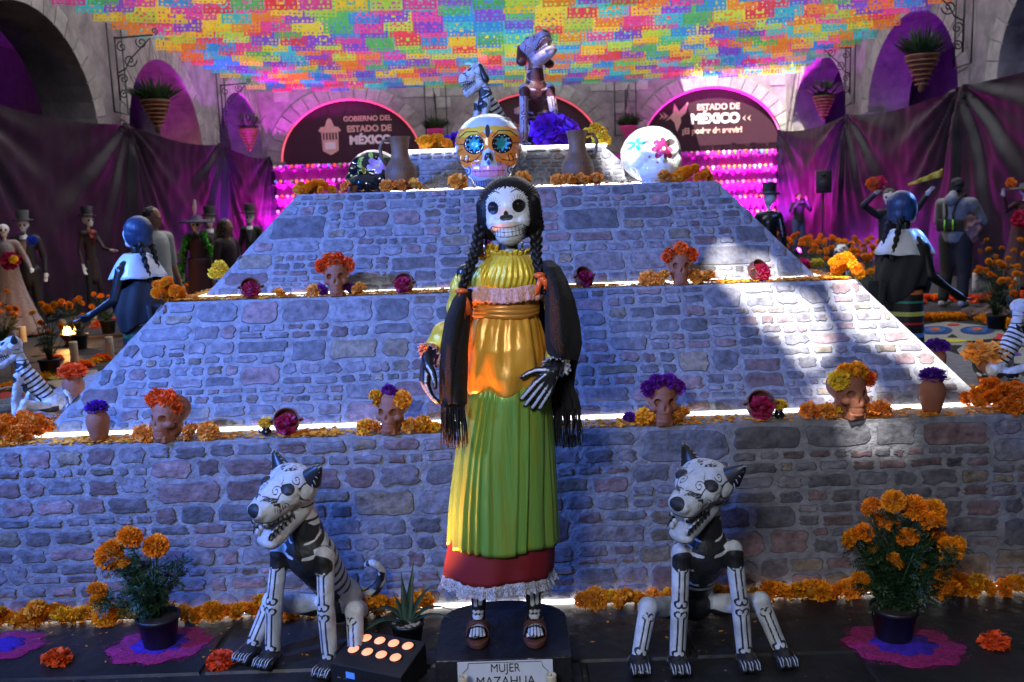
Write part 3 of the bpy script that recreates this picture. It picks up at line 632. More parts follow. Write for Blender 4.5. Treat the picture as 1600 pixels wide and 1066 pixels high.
# ------------------------------------------------------------------ flowers
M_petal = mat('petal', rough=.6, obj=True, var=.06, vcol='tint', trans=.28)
M_leaf = mat('marigold_leaf', (.018,.055,.016), .55, var=.35, nscale=20, trans=.15)
M_leafl = mat('pale_leaf', (.16,.28,.04), .6, var=.2)
M_pot = mat('black_nursery_pot', (.012,.012,.016), .45)
M_soil = mat('soil', (.03,.02,.014), .95, bump=.8)
M_clay = mat('red_clay', (.27,.095,.052), .72, var=.14, nscale=12, bump=.15, bscale=70)
M_clayd = mat('dark_clay', (.17,.06,.04), .6, var=.2, nscale=12)
OR = (.95,.36,.008); OG = (.98,.46,.012); RD = (.90,.11,.008); YL = (.95,.66,.04); PU = (.10,.012,.42); MG = (.42,.008,.10); PE = (.96,.40,.06); VI = (.16,.01,.30)
def pom(seed, npet=150, r=.5, flat=.72, up=.25, wid=.26, open_=.5, ruf=.25):
    """ruffled flower head: petals spread over a squashed ball, unit diameter"""
    rr = random.Random(seed); V = []; Fc = []; T = []
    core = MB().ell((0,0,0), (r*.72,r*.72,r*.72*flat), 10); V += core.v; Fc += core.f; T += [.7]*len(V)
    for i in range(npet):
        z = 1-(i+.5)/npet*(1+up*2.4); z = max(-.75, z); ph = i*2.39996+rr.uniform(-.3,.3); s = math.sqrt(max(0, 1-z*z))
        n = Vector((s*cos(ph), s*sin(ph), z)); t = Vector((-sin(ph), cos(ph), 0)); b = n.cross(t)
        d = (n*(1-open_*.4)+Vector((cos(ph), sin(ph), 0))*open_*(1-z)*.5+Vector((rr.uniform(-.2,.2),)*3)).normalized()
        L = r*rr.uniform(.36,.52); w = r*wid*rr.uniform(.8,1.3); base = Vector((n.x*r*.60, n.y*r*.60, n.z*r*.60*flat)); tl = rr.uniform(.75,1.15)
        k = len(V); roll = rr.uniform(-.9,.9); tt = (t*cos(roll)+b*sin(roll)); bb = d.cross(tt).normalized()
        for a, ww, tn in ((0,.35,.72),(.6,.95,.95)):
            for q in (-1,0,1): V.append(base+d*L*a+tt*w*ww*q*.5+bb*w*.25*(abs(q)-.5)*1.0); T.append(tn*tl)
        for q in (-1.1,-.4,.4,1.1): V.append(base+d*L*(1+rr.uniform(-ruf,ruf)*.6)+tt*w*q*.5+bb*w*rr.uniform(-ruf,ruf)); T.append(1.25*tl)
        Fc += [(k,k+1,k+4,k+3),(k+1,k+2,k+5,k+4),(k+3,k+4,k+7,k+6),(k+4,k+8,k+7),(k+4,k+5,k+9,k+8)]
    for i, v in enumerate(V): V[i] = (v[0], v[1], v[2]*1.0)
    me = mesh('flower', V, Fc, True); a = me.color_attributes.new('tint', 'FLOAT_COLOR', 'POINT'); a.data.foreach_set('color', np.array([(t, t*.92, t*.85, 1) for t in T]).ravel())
    me.materials.append(M_petal); return me
POM = [pom(s, 300, wid=.17, ruf=.28, open_=.35) for s in (1,2,3)]             # dense pompon marigold
LOOSE = [pom(s, 70, flat=.6, wid=.42, open_=.9, ruf=.45) for s in (4,5,6)]     # looser paper-like marigold
BIG = pom(9, 110, flat=.8, wid=.55, open_=.5, ruf=.28)
def jit(c, j=.12): v = random.uniform(1-j, 1+j); return (min(.95, c[0]*v), min(.9, c[1]*v*random.uniform(.85,1.15)), c[2]*v)
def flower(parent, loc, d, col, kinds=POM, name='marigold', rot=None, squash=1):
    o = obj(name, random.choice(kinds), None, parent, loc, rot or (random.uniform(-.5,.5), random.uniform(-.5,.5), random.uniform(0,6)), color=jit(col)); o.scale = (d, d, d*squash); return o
def sub(parent): return Vector(parent.location)
def single(label, cat, loc, d, col, kinds=POM, name='marigold', group=None, rot=None, squash=1):
    o = flower(None, loc, d, col, kinds, name, rot, squash); return tag(o, label, cat, group)
# garlands of marigold heads along the foot of the altar
yg = 5.81-2.21-.055
for lab, x0, x1 in (('row of orange marigold heads along the altar foot left of the figure', -2.35, -.36), ('row of orange marigold heads along the altar foot right of the figure', .26, 2.35)):
    t = thing('marigold_garland', lab, 'garland', (x0, yg, 0)); x = 0
    MB().tube([(i*(x1-x0)/20, 0, .02) for i in range(21)], .004, 5).obj('thread', M_cord, t)
    while x < x1-x0:
        d = random.uniform(.072,.104)
        flower(t, (x, random.uniform(-.02,.015), d*.42), d, random.choice((OR, OR, OG, (.92,.36,.01))), random.choice((POM, LOOSE, LOOSE)), rot=(random.uniform(-1,1.2), random.uniform(-.7,.7), random.uniform(0,6)))
        if random.random() < .25: flower(t, (x, -.03, d*.9), d*.8, OG, LOOSE)
        x += random.uniform(.045,.066)
# loose flowers on the paving
for px, py, c, lb in ((90,1028,RD,'loose red-orange flower lying on dark paving at far left'), (345,1032,(.85,.07,.01),'loose red-orange flower lying on paving left of the left dog'), (1553,1002,(.85,.10,.012),'loose red-orange flower lying on dark paving at far right')):
    p = atz(px, py, .02); single(lb, 'flower', p, .105, c, LOOSE, name='loose_marigold', rot=(.1,.1,random.random()*6), squash=.75)
# coloured sawdust rosettes
M_sd = mat('sawdust', rough=.95, obj=True, var=.35, nscale=60, bump=1, bscale=160)
def rosette(label, px, py, r, rz=0):
    p = atz(px, py, .004); t = thing('sawdust_rosette', label, 'sawdust art', p, rz)
    for k, (q, h, col, lob, nm) in enumerate(((1, .004, (.36,.012,.14), .16, 'outer_ring'), (.55, .008, (.055,.012,.40), .22, 'centre'))):
        mb = MB(); n = 120; V = []; Fc = []
        f = lambda a: r*q*(1+lob*(abs(cos(a*4))-.5)+.03*noise.noise(Vector((cos(a)*6, sin(a)*6, k)))*2)
        for (s, z) in ((1.0, 0), (.97, h), (.5, h+.001)): V += [(f(2*pi*i/n)*s*cos(2*pi*i/n), f(2*pi*i/n)*s*.78*sin(2*pi*i/n), z) for i in range(n)]
        V.append((0,0,h+.001)); Fc = [(j*n+i, j*n+(i+1)%n, (j+1)*n+(i+1)%n, (j+1)*n+i) for j in (0,1) for i in range(n)]+[(2*n+i, 2*n+(i+1)%n, 3*n) for i in range(n)]
        mb.add(V, Fc); mb.obj(nm, M_sd, t, color=col)
rosette('magenta and blue sawdust rosette cut by the left frame edge', 2, 1010, .155)
rosette('magenta and blue sawdust rosette under the left marigold pot', 250, 1008, .185, .2)
rosette('magenta and blue sawdust rosette under the right marigold pot', 1412, 1008, .20, -.2)
def petals(parent_box, n, name, label, col=OG, size=.011):
    """scattered petals, one countless mass"""
    mb = MB(); x0, x1, y0, y1, z, dens = parent_box
    for _ in range(n):
        x = random.uniform(x0, x1); yy = y0+(y1-y0)*random.random()
        if noise.noise(Vector((x*5, yy*5, z))) < dens and random.random() > .3: continue
        s = size*random.uniform(.6,1.5); M_ = Matrix.Rotation(random.uniform(0,6), 3, 'Z') @ Matrix.Rotation(random.uniform(-.7,.7), 3, 'X'); zz = z+random.uniform(.001,.010)
        mb.add([M_ @ Vector(p)+Vector((x, yy, zz)) for p in ((-s,0,0),(-s*.3,-s*.45,s*.2),(s,-s*.2,0),(s,s*.3,s*.1),(-s*.3,s*.45,.2*s))], [(0,1,2,3,4)])
    o = mb.obj(name, mat('loose_petals', (.88,.33,.015), .6, var=.3, nscale=30, trans=.15)); tag(o, label, 'petals', kind='stuff'); return o
zl1 = .742
petals((-2.18,2.18,3.61,3.74,zl1,.0), 5200, 'petal_scatter', 'orange petals scattered along the lowest altar ledge')
petals((-2.18,-1.98,3.61,4.2,zl1,-.2), 700, 'petal_scatter', 'orange petals scattered at the left end of the lowest ledge')
petals((1.98,2.18,3.61,4.2,zl1,-.2), 700, 'petal_scatter', 'orange petals scattered at the right end of the lowest ledge')
petals((-1.58,1.58,4.215,4.31,1.258,-.1), 4200, 'petal_scatter', 'orange petals scattered along the second altar ledge')
petals((-1.58,-1.40,4.22,5.2,1.258,-.3), 1500, 'petal_scatter', 'orange petals scattered at the left side of the second ledge')
petals((1.35,1.58,4.22,5.2,1.258,-.3), 1500, 'petal_scatter', 'orange petals scattered at the right side of the second ledge')
petals((-1.05,1.05,4.74,4.85,1.741,.1), 500, 'petal_scatter', 'orange petals scattered along the third altar ledge')
# piles of marigolds
def pile(label, loc, w, dpt, h, n, d, col=OR, kinds=POM, rz=0):
    t = thing('marigold_pile', label, 'marigold pile', loc, rz)
    for i in range(n):
        a = random.uniform(0, 2*pi); q = math.sqrt(random.random()); x = cos(a)*q*w/2; yy = sin(a)*q*dpt/2
        z = max(d*.3, h*(1-q*q)*random.uniform(.6,1)+d*.2); flower(t, (x, yy, z), d*random.uniform(.8,1.2), col, kinds, rot=(yy/dpt*-2, x/w*2.5, a))
    return t
# ------------------------------------------------------------------ clay skulls
def clay_skull_mesh():
    mb = MB(); mb.ell((0,.01,.115), (.066,.080,.062), 20); mb.ell((0,-.035,.092), (.052,.045,.045), 16)      # cranium, brow
    mb.ell((.036,-.045,.070), (.024,.024,.018), 10); mb.ell((-.036,-.045,.070), (.024,.024,.018), 10)       # cheek bones
    mb.cap((0,-.050,.066),(0,-.054,.028),.034,.030,14); mb.box((0,-.042,.012),(.062,.055,.026)); mb.ell((0,.0,.05),(.045,.05,.05),12)
    me = blob(mb, .0038, 3); P = co(me); Nn = nrm(me); front = P[:,1] < -.02
    for ex in (-.027,.027):
        d = elli(P[:, [0,2]], (ex,.094), (.0155,.0165)); w = np.clip(-d/.008, 0, 1)*front; w = w*w*(3-2*w); P[:,1] += w*.026
    tri = np.hypot(P[:,0]/(.4+.6*np.clip((.084-P[:,2])/.02,0,1)), (P[:,2]-.072)*.8) ; w = np.clip((.010-tri)/.006, 0, 1)*front; P[:,1] += w*.013
    for z, dp in ((.046,.004),(.026,.004),(.035,.002)):
        w = np.exp(-((P[:,2]-z)/.0022)**2)*front*(abs(P[:,0]) < .03); P[:,1] += w*dp
    for k in range(-4,5):
        w = np.exp(-((P[:,0]-k*.0068)/.0014)**2)*front*(P[:,2] < .046)*(P[:,2] > .026); P[:,1] += w*.0025
    setco(me, P); me.materials.append(M_clay); return me
CS = clay_skull_mesh()
def clay_skull(label, loc, rz, cols, yaw=0, s=1.0, side=()):
    t = thing('clay_skull', label, 'clay skull', loc, rz, scale=s); obj('skull', CS, None, t)
    cr = thing('flower_crown', label.split(' skull')[0].replace('clay','')+' '+'flower crown on a clay skull', 'flower crown', Vector(loc)+Vector((0,0,.0)), rz, scale=s); n = len(cols)
    for i, c in enumerate(cols):
        a = pi*(.12+.76*i/(n-1)); x = -cos(a)*.062; z = .128+sin(a)*.046
        flower(cr, (x, -.035+.01*random.random(), z), .074 if c != VI else .066, c, LOOSE if c != VI else POM, rot=(1.0, x*8, random.random()*6))
    cr['label'] = label_crown.pop(0); return t
label_crown = ['crown of red-orange flowers on the far left clay skull, lowest ledge','crown of yellow flowers and one purple on the clay skull by the figure','deep purple flower crown on the clay skull right of the figure','sunlit crown of yellow and orange flowers on the rightmost clay skull','bright red-orange flower crown on the clay skull, second ledge left','orange-red flower crown on the clay skull, second ledge right']
def onledge(px, i, dy=.06):
    yy = (3.60, 4.21, 4.735)[i]+dy; z = (.744, 1.258, 1.741)[i]; p = at(px, 600, yy); return Vector((p.x, yy, z))
S1 = 1.04
clay_skull('red clay skull turned left at the far left of the lowest ledge', onledge(262,0), -.45, [RD,RD,RD,(.85,.13,.01)], s=S1)
clay_skull('dark red clay skull beside the figure’s raised hand on the lowest ledge'.replace('’s',''), onledge(612,0), -.25, [OG,VI,OG], s=S1*.95)
clay_skull('brown clay skull under a purple crown right of the figure', onledge(1032,0), .1, [VI,VI,VI,VI], s=S1)
clay_skull('sunlit clay skull near the right end of the lowest ledge', onledge(1324,0), .25, [YL,OG,(.9,.36,.03),RD], s=S1*1.08)
clay_skull('brown clay skull on the second ledge left of the figure', onledge(536,1), .1, [RD,(.9,.15,.01),RD,RD], s=.98)
clay_skull('brown clay skull on the second ledge right of the figure', onledge(1062,1), 0, [RD,(.9,.15,.01),RD], s=.95)
# flowers laid beside the skulls
def near(px, i, d, c, kinds, lab, dy=.045): p = onledge(px, i, dy); single(lab, 'flower', p+Vector((0,0,d*.36)), d, c, kinds, name='ledge_flower', rot=(random.uniform(.2,.9), random.uniform(-.3,.3), random.random()*6))
sidesk = [('far left clay skull', 0, [(218,.085,PE),(228,.07,PE),(290,.08,PE),(318,.085,PE)]), ('clay skull left of the figure', 0, [(566,.075,OG),(582,.07,PE),(640,.075,PE),(660,.08,OG),(676,.05,OG)]),
   ('purple-crowned clay skull', 0, [(984,.062,VI),(1006,.085,OG),(1062,.085,PE)]), ('sunlit clay skull', 0, [(1268,.09,PE),(1294,.08,PE),(1306,.06,YL),(1356,.08,PE),(1378,.085,PE)]),
   ('second ledge skull left of the figure', 1, [(499,.07,PE),(511,.068,VI),(557,.068,VI),(569,.072,PE)]), ('second ledge skull right of the figure', 1, [(1015,.085,PE),(1036,.085,PE),(1088,.085,PE),(1104,.08,PE)])]
pos = ['leftmost','second','third','fourth','fifth']
for nm, i, lst in sidesk:
    for k, (px, d, c) in enumerate(lst):
        cn = 'purple' if c == VI else 'yellow' if c == YL else 'light orange'
        near(px, i, d, c, POM if c == VI else LOOSE, f'{cn} flower, {pos[k]} of those beside the {nm}', .035 if c != VI else .05)
near(447, 1, .055, OR, LOOSE, 'small orange flower alone on the second ledge by the tipped bowl')
# ------------------------------------------------------------------ jars, bowls, vases
def jar(label, loc, h, col, fcol, fl=POM, fd=None, lab2='flower'):
    t = thing('clay_jar', label, 'clay jar', loc); r = h*.34
    prof = [(r*.55,0),(r*.62,.01*h),(r*.82,h*.2),(r*1.0,h*.5),(r*1.02,h*.68),(r*.86,h*.82),(r*.74,h*.88),(r*.74,h*.92),(r*.90,h*.99),(r*.86,h*1.0),(r*.7,h*.94),(.01,h*.92)]
    MB().lathe(prof, 28).obj('jar_body', col, t)
    o = flower(None, Vector(loc)+Vector((0,0,h*1.04)), fd or r*1.95, fcol, fl, 'jar_flower', rot=(0,0,random.random()), squash=.8); tag(o, lab2, 'flower'); return t
jar('tall clay jar with a purple flower at the left end of the lowest ledge', onledge(147,0), .135, M_clay, PU, lab2='round purple flower stuffed in the left ledge jar')
jar('clay jar with a purple flower at the right end of the lowest ledge', onledge(1457,0,.07), .15, M_clay, PU, lab2='round purple flower stuffed in the right ledge jar')
def bowl(label, loc, r, rz, tilt=1.0, lab2='', fc=MG):
    r *= 1.15
    t = thing('tipped_bowl', label, 'clay bowl', loc+Vector((0,0,r*.95)), rot=(tilt, 0, rz))
    MB().lathe([(.01,-r*.78),(r*.5,-r*.75),(r*.9,-r*.35),(r,.05*r),(r*.9,r*.42),(r*.96,r*.52),(r*.90,r*.54),(r*.84,r*.42),(r*.9,.05*r),(r*.8,-r*.3),(.01,-r*.6)], 28, closed=False).obj('bowl_body', M_clayd, t)
    for s in (-1,1): MB().tube([(s*r*.88,0,r*.45),(s*r*1.15,0,r*.5),(s*r*1.2,0,r*.25),(s*r*.98,0,r*.1)], r*.09, 8).obj('handle', M_clayd, t)
    n = Matrix.Rotation(rz, 3, 'Z') @ Matrix.Rotation(tilt, 3, 'X') @ Vector((0,0,1))
    o = flower(None, loc+Vector((0,0,r*.55))+n*r*.55, r*1.6, fc, LOOSE, 'bowl_flower', rot=(tilt,0,rz)); tag(o, lab2, 'flower')
bowl('dark tipped bowl spilling crimson flowers, lowest ledge left of the figure', onledge(444,0,.07), .048, .15, lab2='crimson flower in the tipped bowl, lowest ledge left')
bowl('dark tipped bowl spilling crimson flowers, lowest ledge right of the figure', onledge(1188,0,.07), .052, -.05, lab2='crimson flower in the tipped bowl, lowest ledge right')
bowl('dark tipped bowl nearest the left end of the second ledge', onledge(403,1,.045), .042, .3, lab2='crimson flower in the bowl nearest the left end of the second ledge')
bowl('dark tipped bowl just left of the figure on the second ledge', onledge(640,1,.045), .042, -.25, lab2='crimson flower in the bowl just left of the figure')
bowl('brown tipped bowl just right of the figure on the second ledge', onledge(914,1,.045), .042, .5, lab2='crimson flower in the bowl just right of the figure')
bowl('sunlit tipped clay bowl near the right end of the second ledge', onledge(1183,1,.045), .045, .6, lab2='pink sunlit flower in the bowl near the right end of the second ledge', fc=(.7,.03,.14))
M_gblack = mat('black_glaze', (.01,.01,.012), .2)
for px, i, dy, lb, h in ((411,0,.06,'tiny black jug with a yellow flower left of the tipped bowl',.036), (1218,0,.06,'tiny black jug with a yellow flower right of the tipped bowl',.038)):
    p = onledge(px, i, dy); t = thing('small_black_jug', lb, 'jug', p)
    MB().lathe([(h*.35,0),(h*.6,h*.3),(h*.6,h*.55),(h*.38,h*.8),(h*.48,h),(h*.3,h*.95),(.002,h*.8)], 16).obj('jug_body', M_gblack, t); MB().tube([(-h*.4,0,h*.85),(-h*.9,0,h*.7),(-h*.8,0,h*.35),(-h*.55,0,h*.3)], h*.08, 6).obj('handle', M_gblack, t)
    o = flower(None, p+Vector((0,0,h*1.5)), .062, YL, LOOSE, 'jug_flower', rot=(.3,0,0), squash=.8); tag(o, 'yellow flower standing in the tiny black jug, '+('left' if px < 800 else 'right')+' of the figure', 'flower')
# bunches and piles on the ledges
pile('large heap of orange marigolds at the left end of the lowest ledge', Vector((-2.11,3.78,.744)), .26, .30, .09, 46, .058, (.80,.22,.006), LOOSE)
pile('large heap of orange marigolds at the right end of the lowest ledge', Vector((2.06,3.74,.744)), .30, .26, .10, 46, .058, (.80,.22,.006), LOOSE)
pile('round bunch of orange marigolds at the left corner of the second ledge', Vector(at(262,470,4.26).to_tuple())*Vector((1,0,0)).x if False else Vector((at(262,470,4.26).x,4.26,1.262)), .15, .10, .10, 22, .050, OR, POM)
pile('sunlit yellow marigold bunch at the right corner of the second ledge', Vector((at(1318,440,4.26).x,4.26,1.262)), .16, .10, .10, 24, .050, OG, POM)
pile('orange marigold heap at the left corner of the third ledge', Vector((at(490,300,4.80).x,4.80,1.745)), .21, .09, .055, 26, .045, OR, POM)
pile('orange marigold heap at the right corner of the third ledge', Vector((at(1083,280,4.80).x,4.80,1.745)), .21, .10, .06, 30, .045, OR, POM)
pile('orange marigold bunch on the altar top left of the purple bloom', Vector((at(676,225,5.32).x,5.32,1.98)), .20, .12, .07, 20, .055, OG, POM)
pile('purple paper flower bunch on the altar top left of the big skull', Vector((at(716,222,5.42).x,5.42,1.98)), .20, .12, .06, 12, .075, (.14,.02,.62), LOOSE)
pile('sunlit orange marigold bunch on the altar top behind the right jug', Vector((at(925,214,5.42).x,5.42,1.98)), .22, .12, .10, 12, .065, YL, LOOSE)
single('huge purple tissue paper bloom on the altar top', 'paper flower', Vector((at(868,205,5.45).x,5.45,2.05)), .29, (.16,.02,.72), [BIG], name='paper_flower', rot=(.8,.1,.4), squash=.75)
for cx_, lb, xs in ((643,'left patterned jug',(620,641,664)),(911,'right patterned jug',(880,897,916,938))):
    for k, px in enumerate(xs):
        p = onledge(px, 2, .06); single(f'light orange flower, {pos[k]} of those before the {lb}', 'flower', p+Vector((0,0,.028)), .075, PE, LOOSE, name='ledge_flower', rot=(.7,0,k))
for px, lb in ((729,'orange flower at the left cheek of the big painted skull'),(826,'orange flower at the right cheek of the big painted skull'),(558,'light orange flower before the black painted skull'),(1040,'light orange flower before the white painted skull')):
    p = onledge(px, 2, .05); single(lb, 'flower', p+Vector((0,0,.035)), .10 if px in (729,826) else .06, PE, LOOSE, name='ledge_flower', rot=(.8,0,px))
# ------------------------------------------------------------------ patterned jugs
def jug_obj(label, loc, h, hand):
    t = thing('patterned_jug', label, 'jug', loc); r = h*.285
    prof = [(r*.7,0),(r*.95,h*.1),(r*1.08,h*.28),(r*1.02,h*.42),(r*.72,h*.55),(r*.56,h*.62),(r*.55,h*.82),(r*.66,h*.95),(r*.74,h),(r*.68,h*.99),(r*.5,h*.9),(.01,h*.7)]
    ob = MB().lathe(prof, 48).obj('jug_body', None, t, sub=2); me = ob.data; P = co(me); th = np.arctan2(P[:,0], -P[:,1])
    ls = []
    for k in range(-3, 4):
        ls.append([(k*.42+.13*math.cos(a), .36*h+.02*math.sin(a)) for a in np.linspace(pi*.0, pi, 9)])
    Q = np.stack([th*r, P[:,2]], 1); L2 = [[(a*r, z) for a, z in l] for l in ls]
    ink(me, 'ink', np.minimum(strokes(Q, L2, .0022), np.minimum(abs(P[:,2]-h*.56)-.0015, abs(P[:,2]-h*.86)-.0015)))
    me.materials.append(mat('jug_clay', (.17,.085,.042), .6, var=.25, nscale=10, inks=[('ink',(.03,.03,.035))]))
    MB().tube([(hand*r*.62,0,h*.93),(hand*r*1.05,0,h*.93),(hand*r*1.28,0,h*.8),(hand*r*1.2,0,h*.6),(hand*r*.9,0,h*.48)], r*.11, 8).obj('handle', mat('jug_handle', (.13,.07,.045), .6), t); return t
jug_obj('brown patterned clay jug with its handle left, third ledge', onledge(643,2,.16), .285, -1)
jug_obj('brown patterned clay jug with its handle right, third ledge', onledge(910,2,.16), .285, 1)
# ------------------------------------------------------------------ big painted skulls on the third ledge
TW = (.03,.35,.42); 
def big_skull(label, loc, rz, s, paint, tilt=0):
    t = thing('painted_skull', label, 'painted skull', loc, rot=(tilt,0,rz)); mb = MB()
    mb.ell((0,.01,.20), (.160,.17,.145), 24); mb.ell((0,-.06,.19), (.135,.10,.10), 20)
    for q in (-1,1): mb.ell((q*.085,-.075,.135), (.05,.055,.05), 12)
    mb.ell((0,-.075,.09), (.112,.09,.07), 16); mb.ell((0,-.05,.045), (.085,.075,.045), 16); mb.ell((0,-.165,.145), (.02,.02,.03), 10)
    me = blob(mb, .0055, 5); P = co(me); fr = P[:,1] < 0
    for ex in (-.062,.062):
        d = elli(P[:, [0,2]], (ex,.205), (.040,.036)); w = np.clip(-d/.02, 0, 1)*fr; P[:,1] += w*.022
    P *= s; setco(me, P); paint(me, P/s, fr); obj('skull_shell', me, None, t); return t
def paint_color(me, P, fr):
    X = P[:, [0,2]].copy(); A = X.copy(); A[:,0] = abs(A[:,0]); mk = lambda d, m=fr: np.where(m, d, 9.)
    c = (.064,.205)
    ink(me, 'a_wing', mk(np.minimum(elli(A, (.088,.158), (.062,.060), .4), elli(A, (.075,.225), (.085,.055), .25))))
    ink(me, 'a_brow', mk(elli(A, (.070,.262), (.066,.018), -.25)))
    ang = np.arctan2(A[:,1]-c[1], A[:,0]-c[0]); rr_ = np.hypot(A[:,0]-c[0], A[:,1]-c[1])
    ink(me, 'a_eye', mk(elli(A, c, (.047,.044))))
    ink(me, 'a_star', mk((rr_-(.028+.007*np.cos(ang*8)))))
    ink(me, 'a_dots', mk(np.min([np.hypot(A[:,0]-c[0]-.039*cos(a), A[:,1]-c[1]-.037*sin(a))-.0032 for a in np.linspace(0,2*pi,11)[:-1]], axis=0)))
    ink(me, 'a_lines', mk(strokes(A, [[(.02,.20),(.03,.165),(.06,.135),(.10,.125),(.135,.14)], [(.10,.16),(.115,.135)], [(.12,.185),(.15,.17)], [(.09,.155),(.095,.13)], [(.11,.205),(.15,.21)], [(.02,.235),(.05,.262),(.10,.262),(.135,.235)]], .0024)))
    ink(me, 'a_nose', mk(np.minimum(elli(A, (.010,.148), (.009,.020), .35), elli(X, (0,.262), (.011,.03)))))
    teeth = np.maximum(abs(X[:,1]-.082-.2*X[:,0]**2*8)-.026, A[:,0]-.078); ink(me, 'a_gum', mk(teeth))
    tl = np.minimum(abs(((A[:,0]+.0105) % .021)-.0105)-.0012, abs(X[:,1]-.084)-.0022); ink(me, 'a_tl', mk(np.maximum(teeth, tl)))
    fr_ = np.maximum(X[:,1]-.052+.3*A[:,0], abs(((A[:,0]) % .011)-.0055)-.0028); ink(me, 'a_fringe', mk(np.maximum(fr_, A[:,0]-.085)))
    ink(me, 'a_scroll', mk(np.minimum(strokes(A, [spiral((.104,.085), .022, 1.3, 2)], .0036), np.minimum(strokes(A, [spiral((.05,.118), .012, 1, 3)], .0024), elli(X, (0,.122), (.007,.013))))))
    ink(me, 'a_side', np.where(P[:,1] > -.06, np.maximum(abs(((P[:,2]) % .018)-.009)-.003, abs(abs(P[:,1])-.03)-.02), 9.))
    me.materials.append(mat('painted_skull_gloss', (.50,.62,.80), .22, var=.03, coat=.5, inks=[('a_wing',(.85,.25,.03)),('a_brow',(.85,.5,.05)),('a_eye',(.01,.012,.02)),('a_star',TW),('a_dots',(.8,.8,.85)),('a_lines',(.02,.015,.03)),
        ('a_nose',(.03,.03,.04)),('a_gum',(.72,.30,.48)),('a_tl',(.25,.05,.18)),('a_fringe',(.06,.02,.30)),('a_scroll',(.03,.12,.45)),('a_side',(.05,.25,.4))]))
def paint_black(me, P, fr):
    X = P[:, [0,2]]; fl = lambda c, r, n=6: np.hypot(X[:,0]-c[0], X[:,1]-c[1])-r*(.62+.38*np.abs(np.cos(np.arctan2(X[:,1]-c[1], X[:,0]-c[0])*n/2)))
    ink(me, 'b_fl', np.where(fr, fl((.075,.19), .055, 5), 9.)); ink(me, 'b_c', np.where(fr, np.hypot(X[:,0]-.075, X[:,1]-.19)-.014, 9.))
    ink(me, 'b_leaf', np.where(fr, np.min([elli(X, (.03,.25), (.012,.028), .5), elli(X, (.10,.27), (.012,.028), -.6), elli(X, (-.03,.22), (.03,.011), .3), elli(X, (.0,.16), (.03,.011), -.4), strokes(X, [spiral((-.02,.19), .022, 1.2, 1)], .005)], axis=0), 9.))
    ink(me, 'b_dot', np.where(fr, np.min([np.hypot(X[:,0]+.12-.18*t, X[:,1]-.12-.06*(2*t-1)**2)-.0065 for t in np.linspace(0,1,9)]+[np.hypot(X[:,0]+.02, X[:,1]-.29)-.004, np.hypot(X[:,0]+.03, X[:,1]-.28)-.004], axis=0), 9.))
    me.materials.append(mat('black_gloss_skull', (.008,.008,.012), .08, var=0, coat=.8, inks=[('b_fl',(.45,.28,.65)),('b_c',(.8,.5,.1)),('b_leaf',(.35,.45,.08)),('b_dot',(.6,.65,.12))]))
def paint_white(me, P, fr):
    X = P[:, [0,2]]; c = (.01,.185); a = np.arctan2(X[:,1]-c[1], X[:,0]-c[0]); r_ = np.hypot(X[:,0]-c[0], X[:,1]-c[1])
    def w(d): return np.where(P[:,1] < .02, d, 9.)
    ink(me, 'c_fl', w(np.maximum(r_-.062*(.55+.45*np.abs(np.cos(a*4))**.5), .010-r_)))
    ink(me, 'c_sm', w(np.min([elli(X, (.005+.03*sin(t), .275+.03*cos(t)), (.012,.005), pi/2-t) for t in (-1.1,-.5,0,.5,1.1)]+[np.hypot(X[:,0]-c[0]-.082*cos(t), X[:,1]-c[1]-.082*sin(t))-.006 for t in (.3,1.0,2.2,2.9,3.6,4.2,5.5)], axis=0)))
    ink(me, 'c_tq', w(np.min([elli(X, (-.115+.022*cos(t), .225+.022*sin(t)), (.018,.009), t) for t in (0,1.2,2.4,3.6,4.9)], axis=0)))
    ink(me, 'c_gr', w(np.min([elli(X, (.075,.285), (.030,.014), -.5), elli(X, (-.03,.335), (.03,.012), .3)], axis=0)))
    me.materials.append(mat('white_gloss_skull', (.80,.80,.80), .2, var=.02, coat=.5, inks=[('c_fl',(.35,.03,.14)),('c_sm',(.55,.12,.25)),('c_tq',(.04,.42,.45)),('c_gr',(.10,.45,.15))]))
big_skull('large orange and turquoise painted skull directly behind the figure head', onledge(777,2,.16), 0, 1.12, paint_color, .06)
big_skull('shiny black skull painted with flowers at the left of the third ledge', Vector((at(574,270,5.02).x, 5.02, 1.66)), -.35, .98, paint_black, -.5)
big_skull('big white skull painted with a crimson flower at the right of the third ledge', Vector((at(1022,250,4.98).x, 4.98, 1.70)), .2, 1.02, paint_white, -.2)
